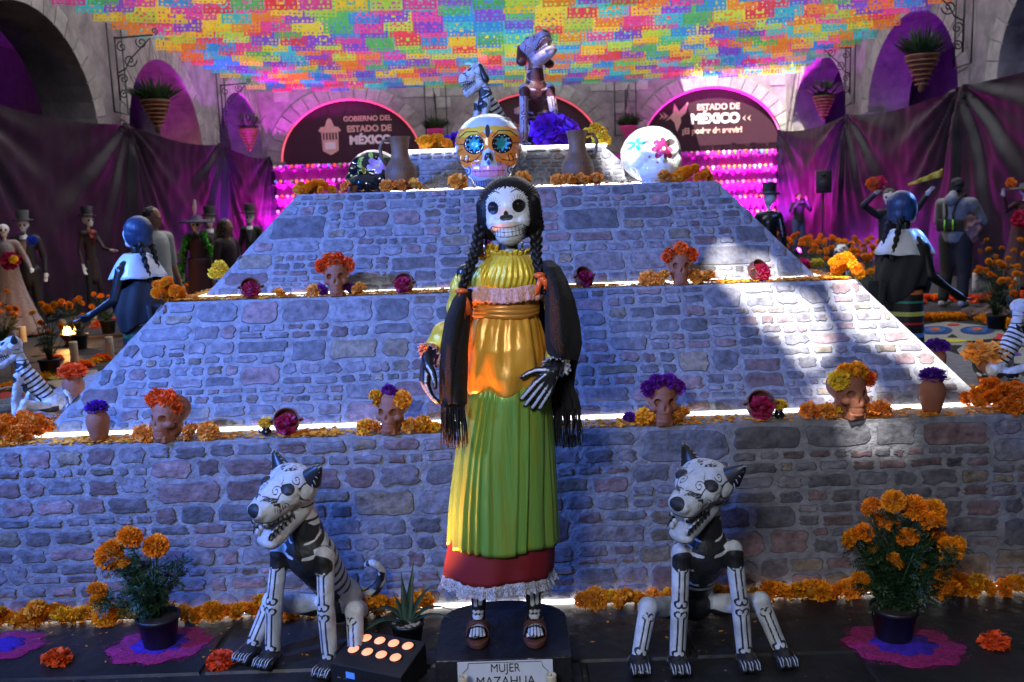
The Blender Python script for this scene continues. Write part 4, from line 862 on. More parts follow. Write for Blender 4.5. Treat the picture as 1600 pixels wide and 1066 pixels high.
# ------------------------------------------------------------------ leafy marigold plants
def frond_mesh(seed):
    rr = random.Random(seed); mb = MB()
    L = 1.0; n = 6
    mb.add([(-.012,0,0),(.012,0,0),(0,L,.1)], [(0,1,2)])
    for k in range(n):
        yy = .15+.8*k/n; w = .34*(1-.4*abs(k/n-.45))
        for s in (-1,1): mb.add([(0,yy-.03,.02),(s*w*.5,yy+.02,.05+rr.uniform(-.05,.05)),(s*w,yy+.16,.0),(s*w*.45,yy+.12,.05)], [(0,1,2,3) if s > 0 else (3,2,1,0)])
    mb.add([(0,.88,.08),(.06,1.0,.05),(0,1.18,.0),(-.06,1.0,.05)], [(0,1,2,3)])
    return mb
FR = [frond_mesh(i) for i in range(4)]
def plant(label, loc, blooms, H, W_, nfr, frl, pot=None, seed=0, bl_d=.07, col=OR, cat='marigold plant', kinds=POM, rz=0, zb=.12):
    rr = random.Random(seed); t = thing('marigold_plant', label, cat, loc, rz); mb = MB()
    if pot:
        pr, ph = pot; MB().lathe([(pr*.74,0),(pr*.78,.005),(pr*.97,ph*.86),(pr*1.06,ph*.87),(pr*1.07,ph),(pr*.98,ph),(pr*.94,ph*.9)], 28, closed=False).obj('pot', M_pot, t)
        MB().lathe([(pr*.95,ph*.9),(.002,ph*.93)], 20, closed=False).obj('soil', M_soil, t)
    z0 = pot[1]*.9 if pot else 0; stems = MB(); tips = []
    for i, (bx, by, bz, d) in enumerate(blooms):
        pts = [Vector((bx*.15, by*.15, z0)), Vector((bx*.35+rr.uniform(-.02,.02), by*.35, z0+(bz-z0)*.4)), Vector((bx*.75, by*.75, z0+(bz-z0)*.75)), Vector((bx, by, bz-d*.25))]
        stems.tube(pts, [.006,.005,.004,.0035], 6); tips.append(pts)
        flower(t, (bx, by, bz), d, col, kinds, rot=(rr.uniform(-.3,.9), max(-1, min(1, bx*4)), rr.uniform(0,6)))
    for i in range(10):
        a = rr.uniform(0,2*pi); q = rr.uniform(.3,1); pts = [Vector((0,0,z0)), Vector((cos(a)*W_*.25*q, sin(a)*W_*.25*q, z0+(H-z0)*.35)), Vector((cos(a)*W_*.5*q, sin(a)*W_*.5*q, z0+(H-z0)*rr.uniform(.4,.8)))]
        stems.tube(pts, [.005,.004,.002], 5); tips.append(pts)
    stems.obj('stem', mat('stem_green', (.03,.07,.02), .6), t); lf = MB()
    for i in range(nfr):
        pts = rr.choice(tips); q = rr.uniform(.12,1.)*(len(pts)-1); k = min(int(q), len(pts)-2); p = pts[k].lerp(pts[k+1], q-k)
        f = rr.choice(FR); s = frl*rr.uniform(.6,1.2); M_ = Matrix.Rotation(rr.uniform(0,2*pi), 3, 'Z') @ Matrix.Rotation(rr.uniform(-.7,1.1), 3, 'X') @ Matrix.Rotation(rr.uniform(-1,1), 3, 'Y')
        lf.add([p+M_ @ Vector(v)*s for v in f.v], f.f)
    o = lf.obj('foliage', M_leaf, t); o['kind'] = 'stuff'; return t
def blooms_px(lst, loc, Y):          # (px,py,diameter px) -> local positions around the plant
    out = []
    for (px, py, d) in lst:
        dy = random.uniform(-.05,.05); p = at(px, py, Y+dy); out.append((p.x-loc.x, p.y-loc.y, p.z-loc.z, d/F*(Y)*1.04))
    return out
pL = atz(240, 1020, .01); pL = Vector((pL.x, pL.y+.07, .01))
plant('left potted marigold with six large orange blooms in a black pot', pL, blooms_px([(203,840,38),(244,853,38),(170,870,42),(178,858,32),(153,925,34),(196,879,22),(150,938,20)], pL, pL.y), .42, .26, 560, .055, (.078,.12), 3)
pR = atz(1408, 1010, .01); pR = Vector((pR.x, pR.y+.07, .01))
plant('full potted marigold with many orange blooms at the right', pR, blooms_px([(1362,792,32),(1396,783,36),(1427,793,42),(1461,797,36),(1384,815,38),(1456,817,40),(1332,842,34),(1350,832,30),(1365,857,20),(1460,844,42),(1486,857,38),(1419,840,34),(1383,884,30),(1399,877,28),(1432,890,36),(1345,905,28),(1479,880,28),(1480,921,40),(1466,897,20),(1445,830,28),(1497,850,26)], pR, pR.y), .52, .36, 1100, .058, (.082,.125), 5)
# small agave in a pot
p = atz(636, 1022, .01); p.y += .055; t = thing('agave_plant', 'small potted agave with long curved leaves left of the base', 'agave', p); h = .105; r = .062
MB().lathe([(r*.74,0),(r*.78,.005),(r*.97,h*.86),(r*1.06,h*.87),(r*1.07,h),(r*.98,h),(r*.94,h*.9)], 28, closed=False).obj('pot', M_pot, t)
MB().lathe([(r*.95,h*.88),(.002,h*.9)], 20, closed=False).obj('soil', M_soil, t)
peb = MB()
for i in range(34): a = random.uniform(0,6.3); q = random.uniform(0,.9)*r; peb.ell((cos(a)*q, sin(a)*q, h*.92), (.009,.008,.006), 6)
o = peb.obj('gravel', mat('pale_gravel', (.4,.38,.34), .8, var=.3), t); o['kind'] = 'stuff'
for i, (a, L, el, dr) in enumerate(((pi*.95,.22,1.1,.28),(.15,.20,.9,.20),(pi*.62,.20,1.35,.02),(pi*.40,.24,1.3,.03),(pi*1.15,.24,.75,.32),(-.35,.20,.7,.14),(pi*1.4,.10,.9,.1),(pi*.8,.13,1.2,.05),(.6,.2,1.15,.1))):
    V = []; n = 12; d = Vector((cos(a), sin(a), 0)); sdv = Vector((-sin(a), cos(a), 0))
    for k in range(n+1):
        t_ = k/n; c_ = d*(.008+L*cos(el)*t_+L*.4*dr*3*t_*t_)+Vector((0,0,h*.9+L*sin(el)*t_-L*dr*3.2*t_**2.4)); w = .014*math.sin(pi*min(1, .28+t_*.72))**.8*(1-t_**3)+.0008
        V += [c_-sdv*w, c_+Vector((0,0,-w*.45)), c_+sdv*w]
    MB().add(V, [(3*k+j, 3*k+j+1, 3*k+j+4, 3*k+j+3) for k in range(n) for j in (0,1)]).obj('leaf', mat('agave_leaf', (.03,.075,.055), .45, var=.25), t, solid=.0022)
# crumbs, petals and sawdust grains strewn on the paving
mb = MB()
for _ in range(260):
    x, yy = random.uniform(-2.4,2.4), random.uniform(2.75,3.5); s = random.uniform(.0015,.006); a = random.uniform(0,6); mb.add([(x+s*cos(a+k*1.6)*random.uniform(.5,1.2), yy+s*sin(a+k*1.6)*random.uniform(.4,1), .0045+random.uniform(0,.003)) for k in range(4)], [(0,1,2,3)])
o = mb.obj('floor_crumbs', mat('pale_crumb', (.25,.2,.15), .8, var=.5, nscale=4), smooth=False); tag(o, 'tiny crumbs and dust flecks strewn over the dark front paving', 'crumbs', kind='stuff')
mb = MB()
for _ in range(90):
    x, yy = random.uniform(-2.4,2.4), random.uniform(3.2,3.55); s = random.uniform(.006,.013); a = random.uniform(0,6); mb.add([(x+s*cos(a+k*1.57)*(1 if k % 2 else .5), yy+s*sin(a+k*1.57)*(1 if k % 2 else .5), .005+random.uniform(0,.005)) for k in range(4)], [(0,1,2,3)])
o = mb.obj('floor_petals', mat('loose_petals', (.88,.33,.015))); tag(o, 'few fallen orange petals on the paving by the garland', 'petals', kind='stuff')
for k, (px, py, r, col, nm) in enumerate(((2,1010,.155,(.36,.012,.14),'left edge'),(250,1008,.185,(.36,.012,.14),'left pot'),(1412,1008,.20,(.36,.012,.14),'right pot'))):
    p = atz(px, py, .004); mb = MB()
    for _ in range(900):
        a = random.uniform(0,2*pi); q = r*random.gauss(1.0,.07)*(1+.16*(abs(cos(a*4))-.5)); s = random.uniform(.0012,.0032); c = Vector((p.x+q*cos(a), p.y+q*.78*sin(a), .006)); mb.add([c+Vector((s,0,0)), c+Vector((0,s,.001)), c+Vector((-s,0,0)), c+Vector((0,-s,.001))], [(0,1,2,3)])
    o = mb.obj('sawdust_grains', mat('sawdust'), color=col); tag(o, f'loose magenta sawdust grains fraying the rosette edge, {nm}', 'sawdust', kind='stuff')
# ------------------------------------------------------------------ papier mache skeleton dogs
M_dogpaw = mat('dog_black', (.014,.015,.018), .28, var=.3, coat=.3)
def skel_dog(label, loc, rz=0, s=1.0, head_yaw=0, head_tilt=0, head_roll=0, white=(.50,.53,.57), dark=(.013,.014,.017), hi=True, ears='prick', vox=.0065, hindx=1, up=0, name='skeleton_dog'):
    t = thing(name, label, 'skeleton dog', loc, rz, scale=s); tk = '%d_%d' % (int(white[0]*100), int(dark[0]*1000))
    # ---- body, one skin
    mb = MB(); mb.ell((0,.20,.14), (.085,.11,.09), 18); mb.cap((0,.17,.20),(0,.02,.40),.070,.094,18); mb.ell((0,.0,.42), (.092,.084,.11), 18)
    mb.cap((0,.0,.47),(0,-.03,.60),.070,.050,16)
    legs = []
    for q in (-1,1):
        a, b, c = Vector((q*.098,-.045,.42)), Vector((q*.112,-.085,.24)), Vector((q*.125,-.10,.05)); legs.append((a,b,c))
        mb.ell(a, (.038,.045,.05), 12); mb.cap(a, b, .035, .031, 12); mb.cap(b, c, .034, .030, 12)
        h0, k, f = Vector((q*.10,.16,.12)), Vector((q*.215*hindx,.0,.20)), Vector((q*.265*hindx,-.085,.05))
        mb.cap(h0, k, .046, .034, 12); mb.ell(k, (.040,.040,.042), 12); mb.cap(k, f, .035, .029, 12); legs.append((k, (k+f)/2, f))
    me = blob(mb, vox, 3); P = co(me); x, y, z = P.T
    # ribs: white base, black lines sweeping back and down; black chest
    sx = abs(x)
    ribc = (z-.30)*1.0-(y-.0)*.55+sx*.10
    line = np.abs(((ribc+.5) % .052)-.026)-.0105
    torso = (z > .2)*(z < .54)*(sx < .125)*((y > -.045)|(sx < .07))*(z-.9*(y-.1) > .13)
    legm = np.min([dseg(P, [l[0]*1.0, l[1], l[2]]) for l in legs], axis=0) < .052
    a = np.where((torso > 0)&(~legm | (z > .40)), line, 9.)
    chest = np.maximum(elli(P[:, [0,2]], (0,.34), (.080,.16)), y-.02)
    chest = np.minimum(chest, np.where(y < .05, elli(P[:, [0,2]], (0,.515), (.062,.055)), 9.))
    for zz, cu, w_ in ((.455,.35,.014),(.405,.25,.015),(.27,-.2,.011),(.235,-.2,.010)):      # white ribs crossing the black chest
        rib = np.maximum(abs(z-zz-sx*cu)-w_, .018-sx); chest = np.maximum(chest, -rib) if zz > .2 else chest
    dark1 = np.minimum(a, np.where(y < .03, chest, 9.))
    belly = np.maximum(np.maximum(z-.235, -(z-.03)), np.maximum(sx-.055, -.2-y)); dark1 = np.minimum(dark1, np.where(y < .12, belly, 9.))
    for l in (legs[0], legs[2]): dark1 = np.minimum(dark1, np.where(z > .375, np.linalg.norm(P-np.array([l[0].x*.98, l[0].y-.03, .40]), axis=1)-.044, 9.))
    dark1 = np.minimum(dark1, np.where((z < .15)&(y > -.01)&(y < .26)&(sx < .19), (z-.12)*.5, 9.))
    # shoulders black rings, neck ring
    dark1 = np.minimum(dark1, np.where((y < .06), abs(z-.565)-.005, 9.))
    # bones drawn on the legs (seen from the front and the sides)
    def bone(p0, p1, w, plane):
        A = np.array([p0[plane[0]], p0[2]]); B = np.array([p1[plane[0]], p1[2]]); Q = P[:, [plane[0], 2]]; d = B-A; L = np.linalg.norm(d); d = d/L; n = np.array([-d[1], d[0]])
        u = (Q-A) @ d; v = (Q-A) @ n
        sh = np.maximum(abs(v)-w*.55, np.maximum(-u, u-L))
        for uu in (0, L):
            for vv in (-1,1): sh = np.minimum(sh, np.hypot(u-uu, v-vv*w*.62)-w*.62)
        return sh
    bn = np.full(len(P), 9.)
    for l in legs:
        near_ = dseg(P, [l[0], l[1], l[2]]) < .062
        fore = l is legs[0] or l is legs[2]
        segs = ((l[0]+(l[1]-l[0])*.22, l[0]+(l[1]-l[0])*.92), (l[1]+(l[2]-l[1])*.12, l[1]+(l[2]-l[1])*.9)) if fore else ((l[0]+(l[2]-l[0])*.12, l[0]+(l[2]-l[0])*.86),)
        for p0, p1 in segs:
            fr_ = near_ & (P[:,1] < (p0.y+p1.y)/2+.004)
            bn = np.minimum(bn, np.where(fr_, abs(bone(p0, p1, .0185, (0,)))-.0034, 9.))
    dark1 = np.where(bn < .02, np.minimum(np.where(legm & (z < .38) , bn, dark1), bn), np.where(legm & (z < .36), 9., dark1))
    ink(me, 'ink', dark1)
    me.materials.append(mat('dog_skin_'+tk, white, .55, var=.24, nscale=11, bump=.8, bscale=13, bdist=.02, inks=[('ink', dark)])); obj('body', me, None, t)
    # ---- head
    hp = Vector((0,-.045,.63)); hm = Matrix.Rotation(head_yaw, 3, 'Z') @ Matrix.Rotation(head_tilt, 3, 'X') @ Matrix.Rotation(head_roll, 3, 'Y')
    hb = MB(); hb.ell((0,-.02,.075), (.092,.085,.070), 20); hb.ell((0,-.075,.065), (.078,.08,.052), 16); hb.cap((0,-.09,.055),(0,-.158,.030),.062,.052,16); hb.ell((0,-.192,.036), (.042,.028,.030), 12); hb.ell((0,.0,.01), (.055,.06,.06), 14)
    for q in (-1,1): hb.ell((q*.052,-.08,.085), (.03,.035,.026), 10)
    he = blob(hb, .0042 if hi else .006, 3); Q = co(he)
    # lines drawn on the upper face, laid out over (x, y) seen from above-front
    U = np.stack([Q[:,0], Q[:,1]*.9+0*Q[:,2]], 1); A = U.copy(); A[:,0] = abs(A[:,0]); top = Q[:,2] > .025
    L_ = [spiral((.030,-.115), .016, 1.3, 1), spiral((.058,-.050), .014, 1.2, 4), spiral((.022,-.02), .014, 1.2, 2), [(.004,-.15),(.03,-.14),(.045,-.125),(.05,-.10)], [(.02,-.07),(.03,-.09),(.05,-.095)], [(.075,-.06),(.08,-.03),(.07,-.005)]]
    for k in range(6): L_.append([(.010+.007*k,-.165+.012*k*.4),(.018+.007*k,-.148+.005*k)])
    for k in range(5): L_.append([(.004+.006*k,-.055+.004*k),(.010+.006*k,-.034+.003*k)])
    for k in range(4): L_.append([(.055+.007*k,.012-.006*k),(.05+.007*k,.03-.006*k)])
    fi = np.where(top, strokes(A, L_, .0016), 9.)
    S = np.stack([Q[:,1], Q[:,2]], 1); side = abs(Q[:,0]) > .03
    fi = np.minimum(fi, np.where(side, strokes(S, [spiral((-.12,.045), .014, 1.2, 0)]+[[(-.16+.009*k,.03+.001*k),(-.156+.009*k,.052-.002*k)] for k in range(5)], .0016), 9.))
    hd = np.linalg.norm(Q*[1,1,1]-np.array([0,-.216,.050]), axis=1)-.027; fi = np.minimum(fi, hd)
    eye = np.minimum(np.linalg.norm(Q-np.array([.056,-.098,.100]), axis=1), np.linalg.norm(Q-np.array([-.056,-.098,.100]), axis=1)); fi = np.minimum(fi, eye-.0235)
    fi = np.minimum(fi, np.where(Q[:,2] < .03, abs(Q[:,2]-.004-.18*(Q[:,1]+.2)**1*0)-.003, 9.)*np.where(abs(Q[:,1]+.15) < .09, 1, 9))
    ink(he, 'ink', fi); he.materials.append(mat('dog_skin_'+tk, white)); 
    X = hm; ho = obj('head', he, None, t, hp, X.to_euler()); ho.scale = (1.14,.98,1.10)
    # lower jaw with teeth
    jb = MB(); jb.cap((0,-.01,-.01),(0,-.142,-.080),.052,.038,14); jb.ell((0,-.158,-.083), (.045,.032,.022), 12); je = blob(jb, .005, 2); J = co(je)
    ink(je, 'ink', np.full(len(J), 9.)); je.materials.append(mat('dog_skin_'+tk, white)); obj('jaw', je, None, ho)
    for q in (-1,1):
        tb = MB()
        for k in range(6):
            yy = -.080-.0185*k; tb.ell((q*(.036-.0015*k), yy, -.020+.0*k-.045*(k/6)*.9), (.009,.0115,.014), 8); tb.ell((q*(.040-.003*k), yy-.01, .005-.006*k*.3), (.008,.0105,.012), 8)
        tb.obj('teeth', mat('dog_teeth_'+tk, tuple(c*.95 for c in white), .5), ho)['kind'] = 'stuff'
    ol = MB()
    for q in (-1,1):
        for k in range(6):
            yy = -.080-.0185*k; c_ = Vector((q*(.038-.0015*k)+q*.007, yy, -.020-.0405*(k/6)))
            ol.tube([c_+Vector((0,.0125*cos(a),.0155*sin(a))) for a in np.linspace(-.2,pi+.2,8)], .0022, 5)
            c_ = Vector((q*(.040-.003*k)+q*.006, yy-.01, .005-.0018*k)); ol.tube([c_+Vector((0,.0115*cos(a),-.0135*sin(a))) for a in np.linspace(-.2,pi+.2,8)], .0022, 5)
    ol.obj('teeth_outline', mat('dog_dark_'+tk, dark, .4), ho)['kind'] = 'stuff'
    D = mat('dog_dark_'+tk, dark, .4)
    for q in (-1,1):
        eb = MB(); c0 = Vector((q*.070,.0,.125))
        if ears == 'prick':
            tip = c0+Vector((q*.050,.012,.046)); ring = [c0+Vector((q*a_, b_, d_)) for a_, b_, d_ in ((-.040,-.008,.008),(-.012,-.042,-.004),(.034,-.026,-.042),(.038,.024,-.042),(-.005,.036,.0))]
            V = ring+[r_.lerp(tip, .55)+Vector((q*.004,-.002,.006)) for r_ in ring]+[tip]; n = 5
            Fc = [(k,(k+1)%n,n+(k+1)%n,n+k) for k in range(n)]+[(n+k,n+(k+1)%n,2*n) for k in range(n)]; eb.add(V, Fc); eb.obj('ear', D, ho, sub=2)
            if hi:
                rm = MB()
                for k in range(9): pp = ring[0].lerp(tip, k/9) if k % 2 else ring[2].lerp(tip, k/9); rm.tube([pp, pp.lerp(c0+Vector((q*.01,-.02,.02)), .3)], .0018, 4)
                rm.obj('ear_mark', mat('dog_skin2_'+tk, tuple(c*.6 for c in white), .5), ho)
        else:
            eb.cap(c0+Vector((0,0,-.02)), c0+Vector((q*.035,.02,-.13)), .022, .034, 10); eb.obj('ear', D, ho)
    # paws with claws
    for l in legs:
        f = l[2]; pb = MB(); pb.ell((0,0,.0), (.044,.052,.032), 12)
        for k in (-1,0,1): pb.ell((k*.026,-.05,-.008), (.017,.030,.020), 8)
        pm = blob(pb, .007, 2); po = obj('paw', pm, M_dogpaw if dark[0] < .05 else D, t, (f.x*1.02, f.y-.015, .034))
        cl = MB()
        for k in (-1,0,1):
            for dx in (-.006,.006): cl.tube([(k*.026+dx,-.03,.013),(k*.026+dx,-.058,.012),(k*.026+dx*.6,-.077,-.006)], [.0018,.0024,.0012], 4)
        cl.obj('claw_line', mat('claw_white', (.45,.5,.58), .5), po)
    tl = MB(); tl.tube([(0,.30,.08),(.09,.38,.12),(.13,.36,.22),(.09,.31,.27),(.05,.32,.24)], [.03,.026,.022,.018,.010], 10); o = tl.obj('tail', None, t, sub=1)
    me = o.data; P = co(me); ink(me, 'ink', abs(((P[:,2]+P[:,0]) % .06)-.03)-.011); me.materials.append(mat('dog_skin_'+tk, white)); return t
dl = atz(440, 1050, 0); dr = atz(1112, 1048, 0)
skel_dog('black and white papier mache skeleton dog sitting left of the standing figure', (dl.x+.10, dl.y+.12, 0), -.34, .97, head_yaw=-.30, head_tilt=.10, head_roll=.10, hindx=.85)
skel_dog('black and white papier mache skeleton dog sitting right of the standing figure', (dr.x+.0, dr.y+.12, 0), .03, .96, head_yaw=-.80, head_tilt=.06, head_roll=.16)
p = at(762, 200, 5.62); skel_dog('white skeleton dog with spiral ears facing left on the altar top', (p.x, 5.62, 1.975), -1.15, .66, head_yaw=-.25, head_tilt=.15, hi=False, ears='flop', vox=.009)
p = at(838, 200, 5.75); skel_dog('maroon ribbed skeleton dog lifting its open jaws on the altar top', (p.x, 5.75, 1.975), .25, .86, head_yaw=.35, head_tilt=-.75, white=(.36,.27,.34), dark=(.07,.012,.015), hi=False, ears='flop', vox=.009)
skel_dog('small skeleton dog facing left on the left end of the lowest ledge', (-2.23, 4.10, .744), -1.2, .50, head_yaw=.1, head_tilt=.05, hi=False, vox=.009)
skel_dog('small skeleton dog cut by the right frame edge on the lowest ledge', (2.36, 4.22, .744), 1.9, .50, head_yaw=.1, hi=False, vox=.009)
p = at(1318, 400, 15.2); skel_dog('small white skeleton dog among the distant marigolds at the right', (p.x, 15.2, .0), -.8, 1.05, hi=False, vox=.012, white=(.7,.7,.7))
# ------------------------------------------------------------------ standing skeleton woman in festive dress
M_skinb = mat('figure_black', (.012,.012,.014), .35, var=.1, inks=[('bone',(.50,.52,.55))], coat=.2)
M_hair = mat('black_hair', (.008,.007,.008), .50, bump=.4, bscale=40, stretch=(1,1,.15), spec=.3)
M_yel = mat('yellow_satin', (.72,.52,.03), .34, var=.12, nscale=5, sheen=.2, metal=.2, bump=.6, bscale=11, stretch=(5,5,.9))
M_ora = mat('golden_satin', (.82,.40,.05), .32, var=.12, nscale=5, metal=.2, bump=.7, bscale=7, stretch=(3,3,1))
M_grn = mat('green_satin', (.22,.46,.09), .32, var=.18, nscale=5, metal=.22, bump=.7, bscale=7, col2=(.22,.30,.04), stretch=(5,5,.5))
M_red = mat('red_cloth', (.17,.004,.010), .7, var=.12)
M_lace = mat('white_lace', (.55,.55,.62), .8, var=.5, nscale=160, bump=.8, bscale=220)
M_place = mat('pink_lace', (.80,.42,.38), .7, var=.3, nscale=120, bump=.6, bscale=200)
M_shawl = mat('dark_knit_shawl', (.012,.011,.012), .9, var=.35, nscale=150, bump=1, bscale=260)
M_sand = mat('brown_leather', (.11,.035,.02), .6, var=.25, nscale=30, bump=.3)
M_orib = mat('orange_ribbon', (.85,.14,.03), .35, metal=.1)
WY = 3.12
worig = at(787, 985, WY); worig.z = .122
woman = thing('skeleton_woman_figure', 'standing skeleton woman figure with black braids, yellow blouse, green skirt and dark shawl', 'mannequin', worig)
def Lp(px, py, dy=0): return at(px, py, WY+dy)-worig
def hand_prims(w, d, l, n, s=1.0, curl=.5, spread=.16, thumb=1):
    """skeleton of a hand: wrist w, finger direction d, lateral l (towards the thumb), palm side n -> list of chains"""
    ch = []; ds = d.normalized(); l = l.normalized(); n = n.normalized(); kn = []
    for i, (lat, ln) in enumerate(((.026,.070),(.009,.078),(-.009,.072),(-.025,.058))):
        k0 = w+ds*.072*s+l*lat*s*1.05; kn.append(k0); dd = (ds+l*spread*(lat/.026)).normalized(); pts = [k0]; a = .15
        for seg in (.45,.32,.25): a += curl*.55; v = dd*cos(a)+n*sin(a); pts.append(pts[-1]+v*ln*seg*s)
        ch.append((pts, [.0095*s,.0085*s,.0078*s,.0066*s], w+ds*.015*s+l*lat*.5*s))
    t0 = w+ds*.02*s+l*.024*s*thumb; td = (ds*.55+l*.8*thumb+n*.25).normalized(); t1 = t0+td*.030*s; t2 = t1+(td*.8+ds*.5).normalized()*.028*s; t3 = t2+(td*.5+ds*.8).normalized()*.022*s
    ch.append(([t0,t1,t2,t3], [.012*s,.0105*s,.009*s,.0075*s], w+ds*.01*s)); return ch
def add_hand(mb, ch, w, s=1.0):
    for pts, rr, b in ch:
        mb.cap(w, pts[0], .017*s, rr[0]*1.25, 10)
        for (a, ra), (c, rc) in zip(list(zip(pts, rr))[:-1], list(zip(pts, rr))[1:]): mb.cap(a, c, ra, rc, 10)
def hand_ink(P, ch, viewdir, s=1.0):
    best = np.full(len(P), 9.)
    for pts, rr, b in ch:
        off = viewdir*rr[0]*.9; full = [b+off*1.1]+[p+off for p in pts]
        for a, c in zip(full[:-1], full[1:]):
            d = c-a; L = d.length; d = d/L; best = np.minimum(best, dseg(P, [a+d*.004, c-d*.004])-.0036*s)
            for e in (a+d*.005, c-d*.005): best = np.minimum(best, np.linalg.norm(P-np.array(e), axis=1)-.0050*s)
    return best
# body: one skin, black with painted bones
mb = MB(); PI_ = {}
hipL, hipR = Lp(757,640), Lp(822,640); ankL, ankR = Lp(747,968,-.01), Lp(835,972,-.02)
for h_, a_ in ((hipL, ankL), (hipR, ankR)):
    kn_ = h_.lerp(a_, .48)+Vector((0,-.01,0)); mb.cap(h_, kn_, .075, .046, 14); mb.cap(kn_, a_, .044, .024, 14); a_ = Vector(a_); mb.cap(a_, Vector((a_.x, a_.y-.03, .045)), .026, .026, 12)
    mb.ell((a_.x, a_.y-.045, .040), (.034,.062,.020), 14); mb.ell((a_.x, a_.y+.015, .035), (.026,.035,.026), 10)
    for k in range(5): mb.ell((a_.x+(k-2)*.0125, a_.y-.105+abs(k-1.5)*.005, .034), (.0075,.016,.009), 8)
nk = Lp(797,395); mb.cap(Lp(790,640), Lp(787,500), .10, .075, 18); mb.cap(Lp(787,490), Lp(791,450), .075, .072, 18); mb.cap(Lp(748,432), Lp(842,430), .038, .038, 14); mb.cap(Lp(792,412), Lp(796,370), .036, .033, 14)
shL, shR = Lp(728,428), Lp(860,426); elL, elR = Lp(716,508,.03), Lp(880,515,.02); wrL, wrR = Lp(668,558,-.10), Lp(868,578,-.12)
for a, b, c in ((shL, elL, wrL), (shR, elR, wrR)): mb.ell(a, (.035,.035,.035), 12); mb.cap(a, b, .034, .030, 12); mb.cap(b, c, .032, .020, 12)
chL = hand_prims(wrL, Vector((-.16,-.10,-1)), Vector((.35,-1,.0)), Vector((1,.2,0)), 1.15, curl=.45, spread=.08)
chR = hand_prims(wrR, Vector((-.62,-.25,-.75)), Vector((-.75,-.05,.65)), Vector((-.1,.9,-.35)), 1.08, curl=.38, spread=.10)
add_hand(mb, chL, wrL, 1.25); add_hand(mb, chR, wrR, 1.1)
me = blob(mb, .0048, 2); P = co(me)
bn = np.minimum(hand_ink(P, chL, Vector((-.45,-.9,.1))), hand_ink(P, chR, Vector((.15,-.95,.30)), 1.1))
for a_ in (ankL, ankR):
    fr = P[:,1] < a_.y+.015
    bn = np.minimum(bn, np.where(fr & (P[:,2] > .09), strokes(P[:, [0,2]], [[(a_.x-.012, .35), (a_.x-.006, .115)], [(a_.x+.016, .35), (a_.x+.012, .12)]], .0065), 9.))
    tp = P[:,2] > .035
    bn = np.minimum(bn, np.where(tp & (P[:,2] < .1), strokes(P[:, [0,1]], [[(a_.x+(k-2)*.0125, a_.y-.108), (a_.x+(k-2)*.011, a_.y-.080)] for k in range(5)]+[[(a_.x+(k-2)*.010, a_.y-.066), (a_.x+(k-2)*.009, a_.y-.038)] for k in range(5)], .0038), 9.))
    for i in range(6): c = np.array([a_.x+(-.014,.0,.014,-.012,.003,.016)[i], a_.y-.028, .072+(0,0,0,.016,.018,.015)[i]]); bn = np.minimum(bn, np.where(fr, np.hypot(P[:,0]-c[0], P[:,2]-c[2])-.0068, 9.))
bn = np.minimum(bn, np.where(P[:,1] < nk.y, np.maximum(abs(((P[:,2]) % .022)-.011)-.0065, abs(P[:,0]-nk.x)-.016), 9.)*np.where(P[:,2] > nk.z-.02, 1, 99))
ink(me, 'bone', bn); obj('body', me, M_skinb, woman)
# skirt, underskirt, lace
def ring_at(tab, z):
    for (z0, *a), (z1, *b) in zip(tab[:-1], tab[1:]):
        if z1 <= z <= z0: t = (z0-z)/(z0-z1); return [x*(1-t)+y_*t for x, y_ in zip(a, b)]
    return tab[-1][1:] if z < tab[-1][0] else tab[0][1:]
def tabpx(rows):         # rows: py, left px, right px, depth ratio
    out = []
    for py, l, r_, q in rows: A, B = Lp(l, py), Lp(r_, py); out.append((( A.z+B.z)/2, (A.x+B.x)/2, (B.x-A.x)/2, q))
    return out
skT = tabpx([(585,742,848,.85),(612,729,858,.85),(700,712,864,.80),(780,703,868,.75),(846,699,870,.72)])
z0_, z1_ = skT[0][0], skT[-1][0]
def saw(x): x = x % 1; return x/.78 if x < .78 else (1-x)/.22
def skirt(u, v):
    z = z0_+(z1_-z0_)*v; cx, hw, q = ring_at(skT, z); th = 2*pi*u; am = .003+.010*v; pl = saw(u*24+.55*sin(u*2*pi*3+.4)+.35*sin(u*2*pi*7+2)+.18*sin(v*3+u*20))-.5
    r_ = 1+am/hw*pl*(1.1+.5*sin(u*2*pi*5))+.03*v*sin(th*3+1)+.012*sin(th*7+v*5); return (cx+hw*r_*cos(th), hw*q*r_*sin(th), z+.006*sin(th*5)*v)
MB().surf(skirt, 420, 40, wrap=True).obj('skirt', M_grn, woman, solid=.002)
usT = tabpx([(820,708,860,.66),(862,697,866,.66),(893,694,863,.68)]); uz0, uz1 = usT[0][0], usT[-1][0]
def us(u, v): z = uz0+(uz1-uz0)*v; cx, hw, q = ring_at(usT, z); th = 2*pi*u; r_ = 1+.03*v*sin(th*6)+.02*v*sin(th*11+1); return (cx+hw*r_*cos(th), hw*q*r_*sin(th), z+.005*sin(th*4)*v)
MB().surf(us, 160, 12, wrap=True).obj('underskirt', M_red, woman, solid=.002)
lz = uz1
def lace(u, v):
    th = 2*pi*u; cx, hw, q = usT[-1][1:]; r_ = 1+.03*sin(th*6)+.02*sin(th*11+1)+v*(.05+.045*sin(th*26)+.02*sin(th*61)); zz = lz+.006-.047*v+.005*sin(th*4)+.004*v*sin(th*52+1)
    return (cx+hw*r_*cos(th), hw*q*r_*sin(th), zz)
lm = MB().surf(lace, 520, 9, wrap=True); keep = []
for f in lm.f:
    i, j = f[0] % 520, f[0]//520
    if (j in (3,5) and i % 4 == 1) or (j == 4 and i % 4 == 3) or (j == 7 and i % 6 in (0,)): continue
    keep.append(f)
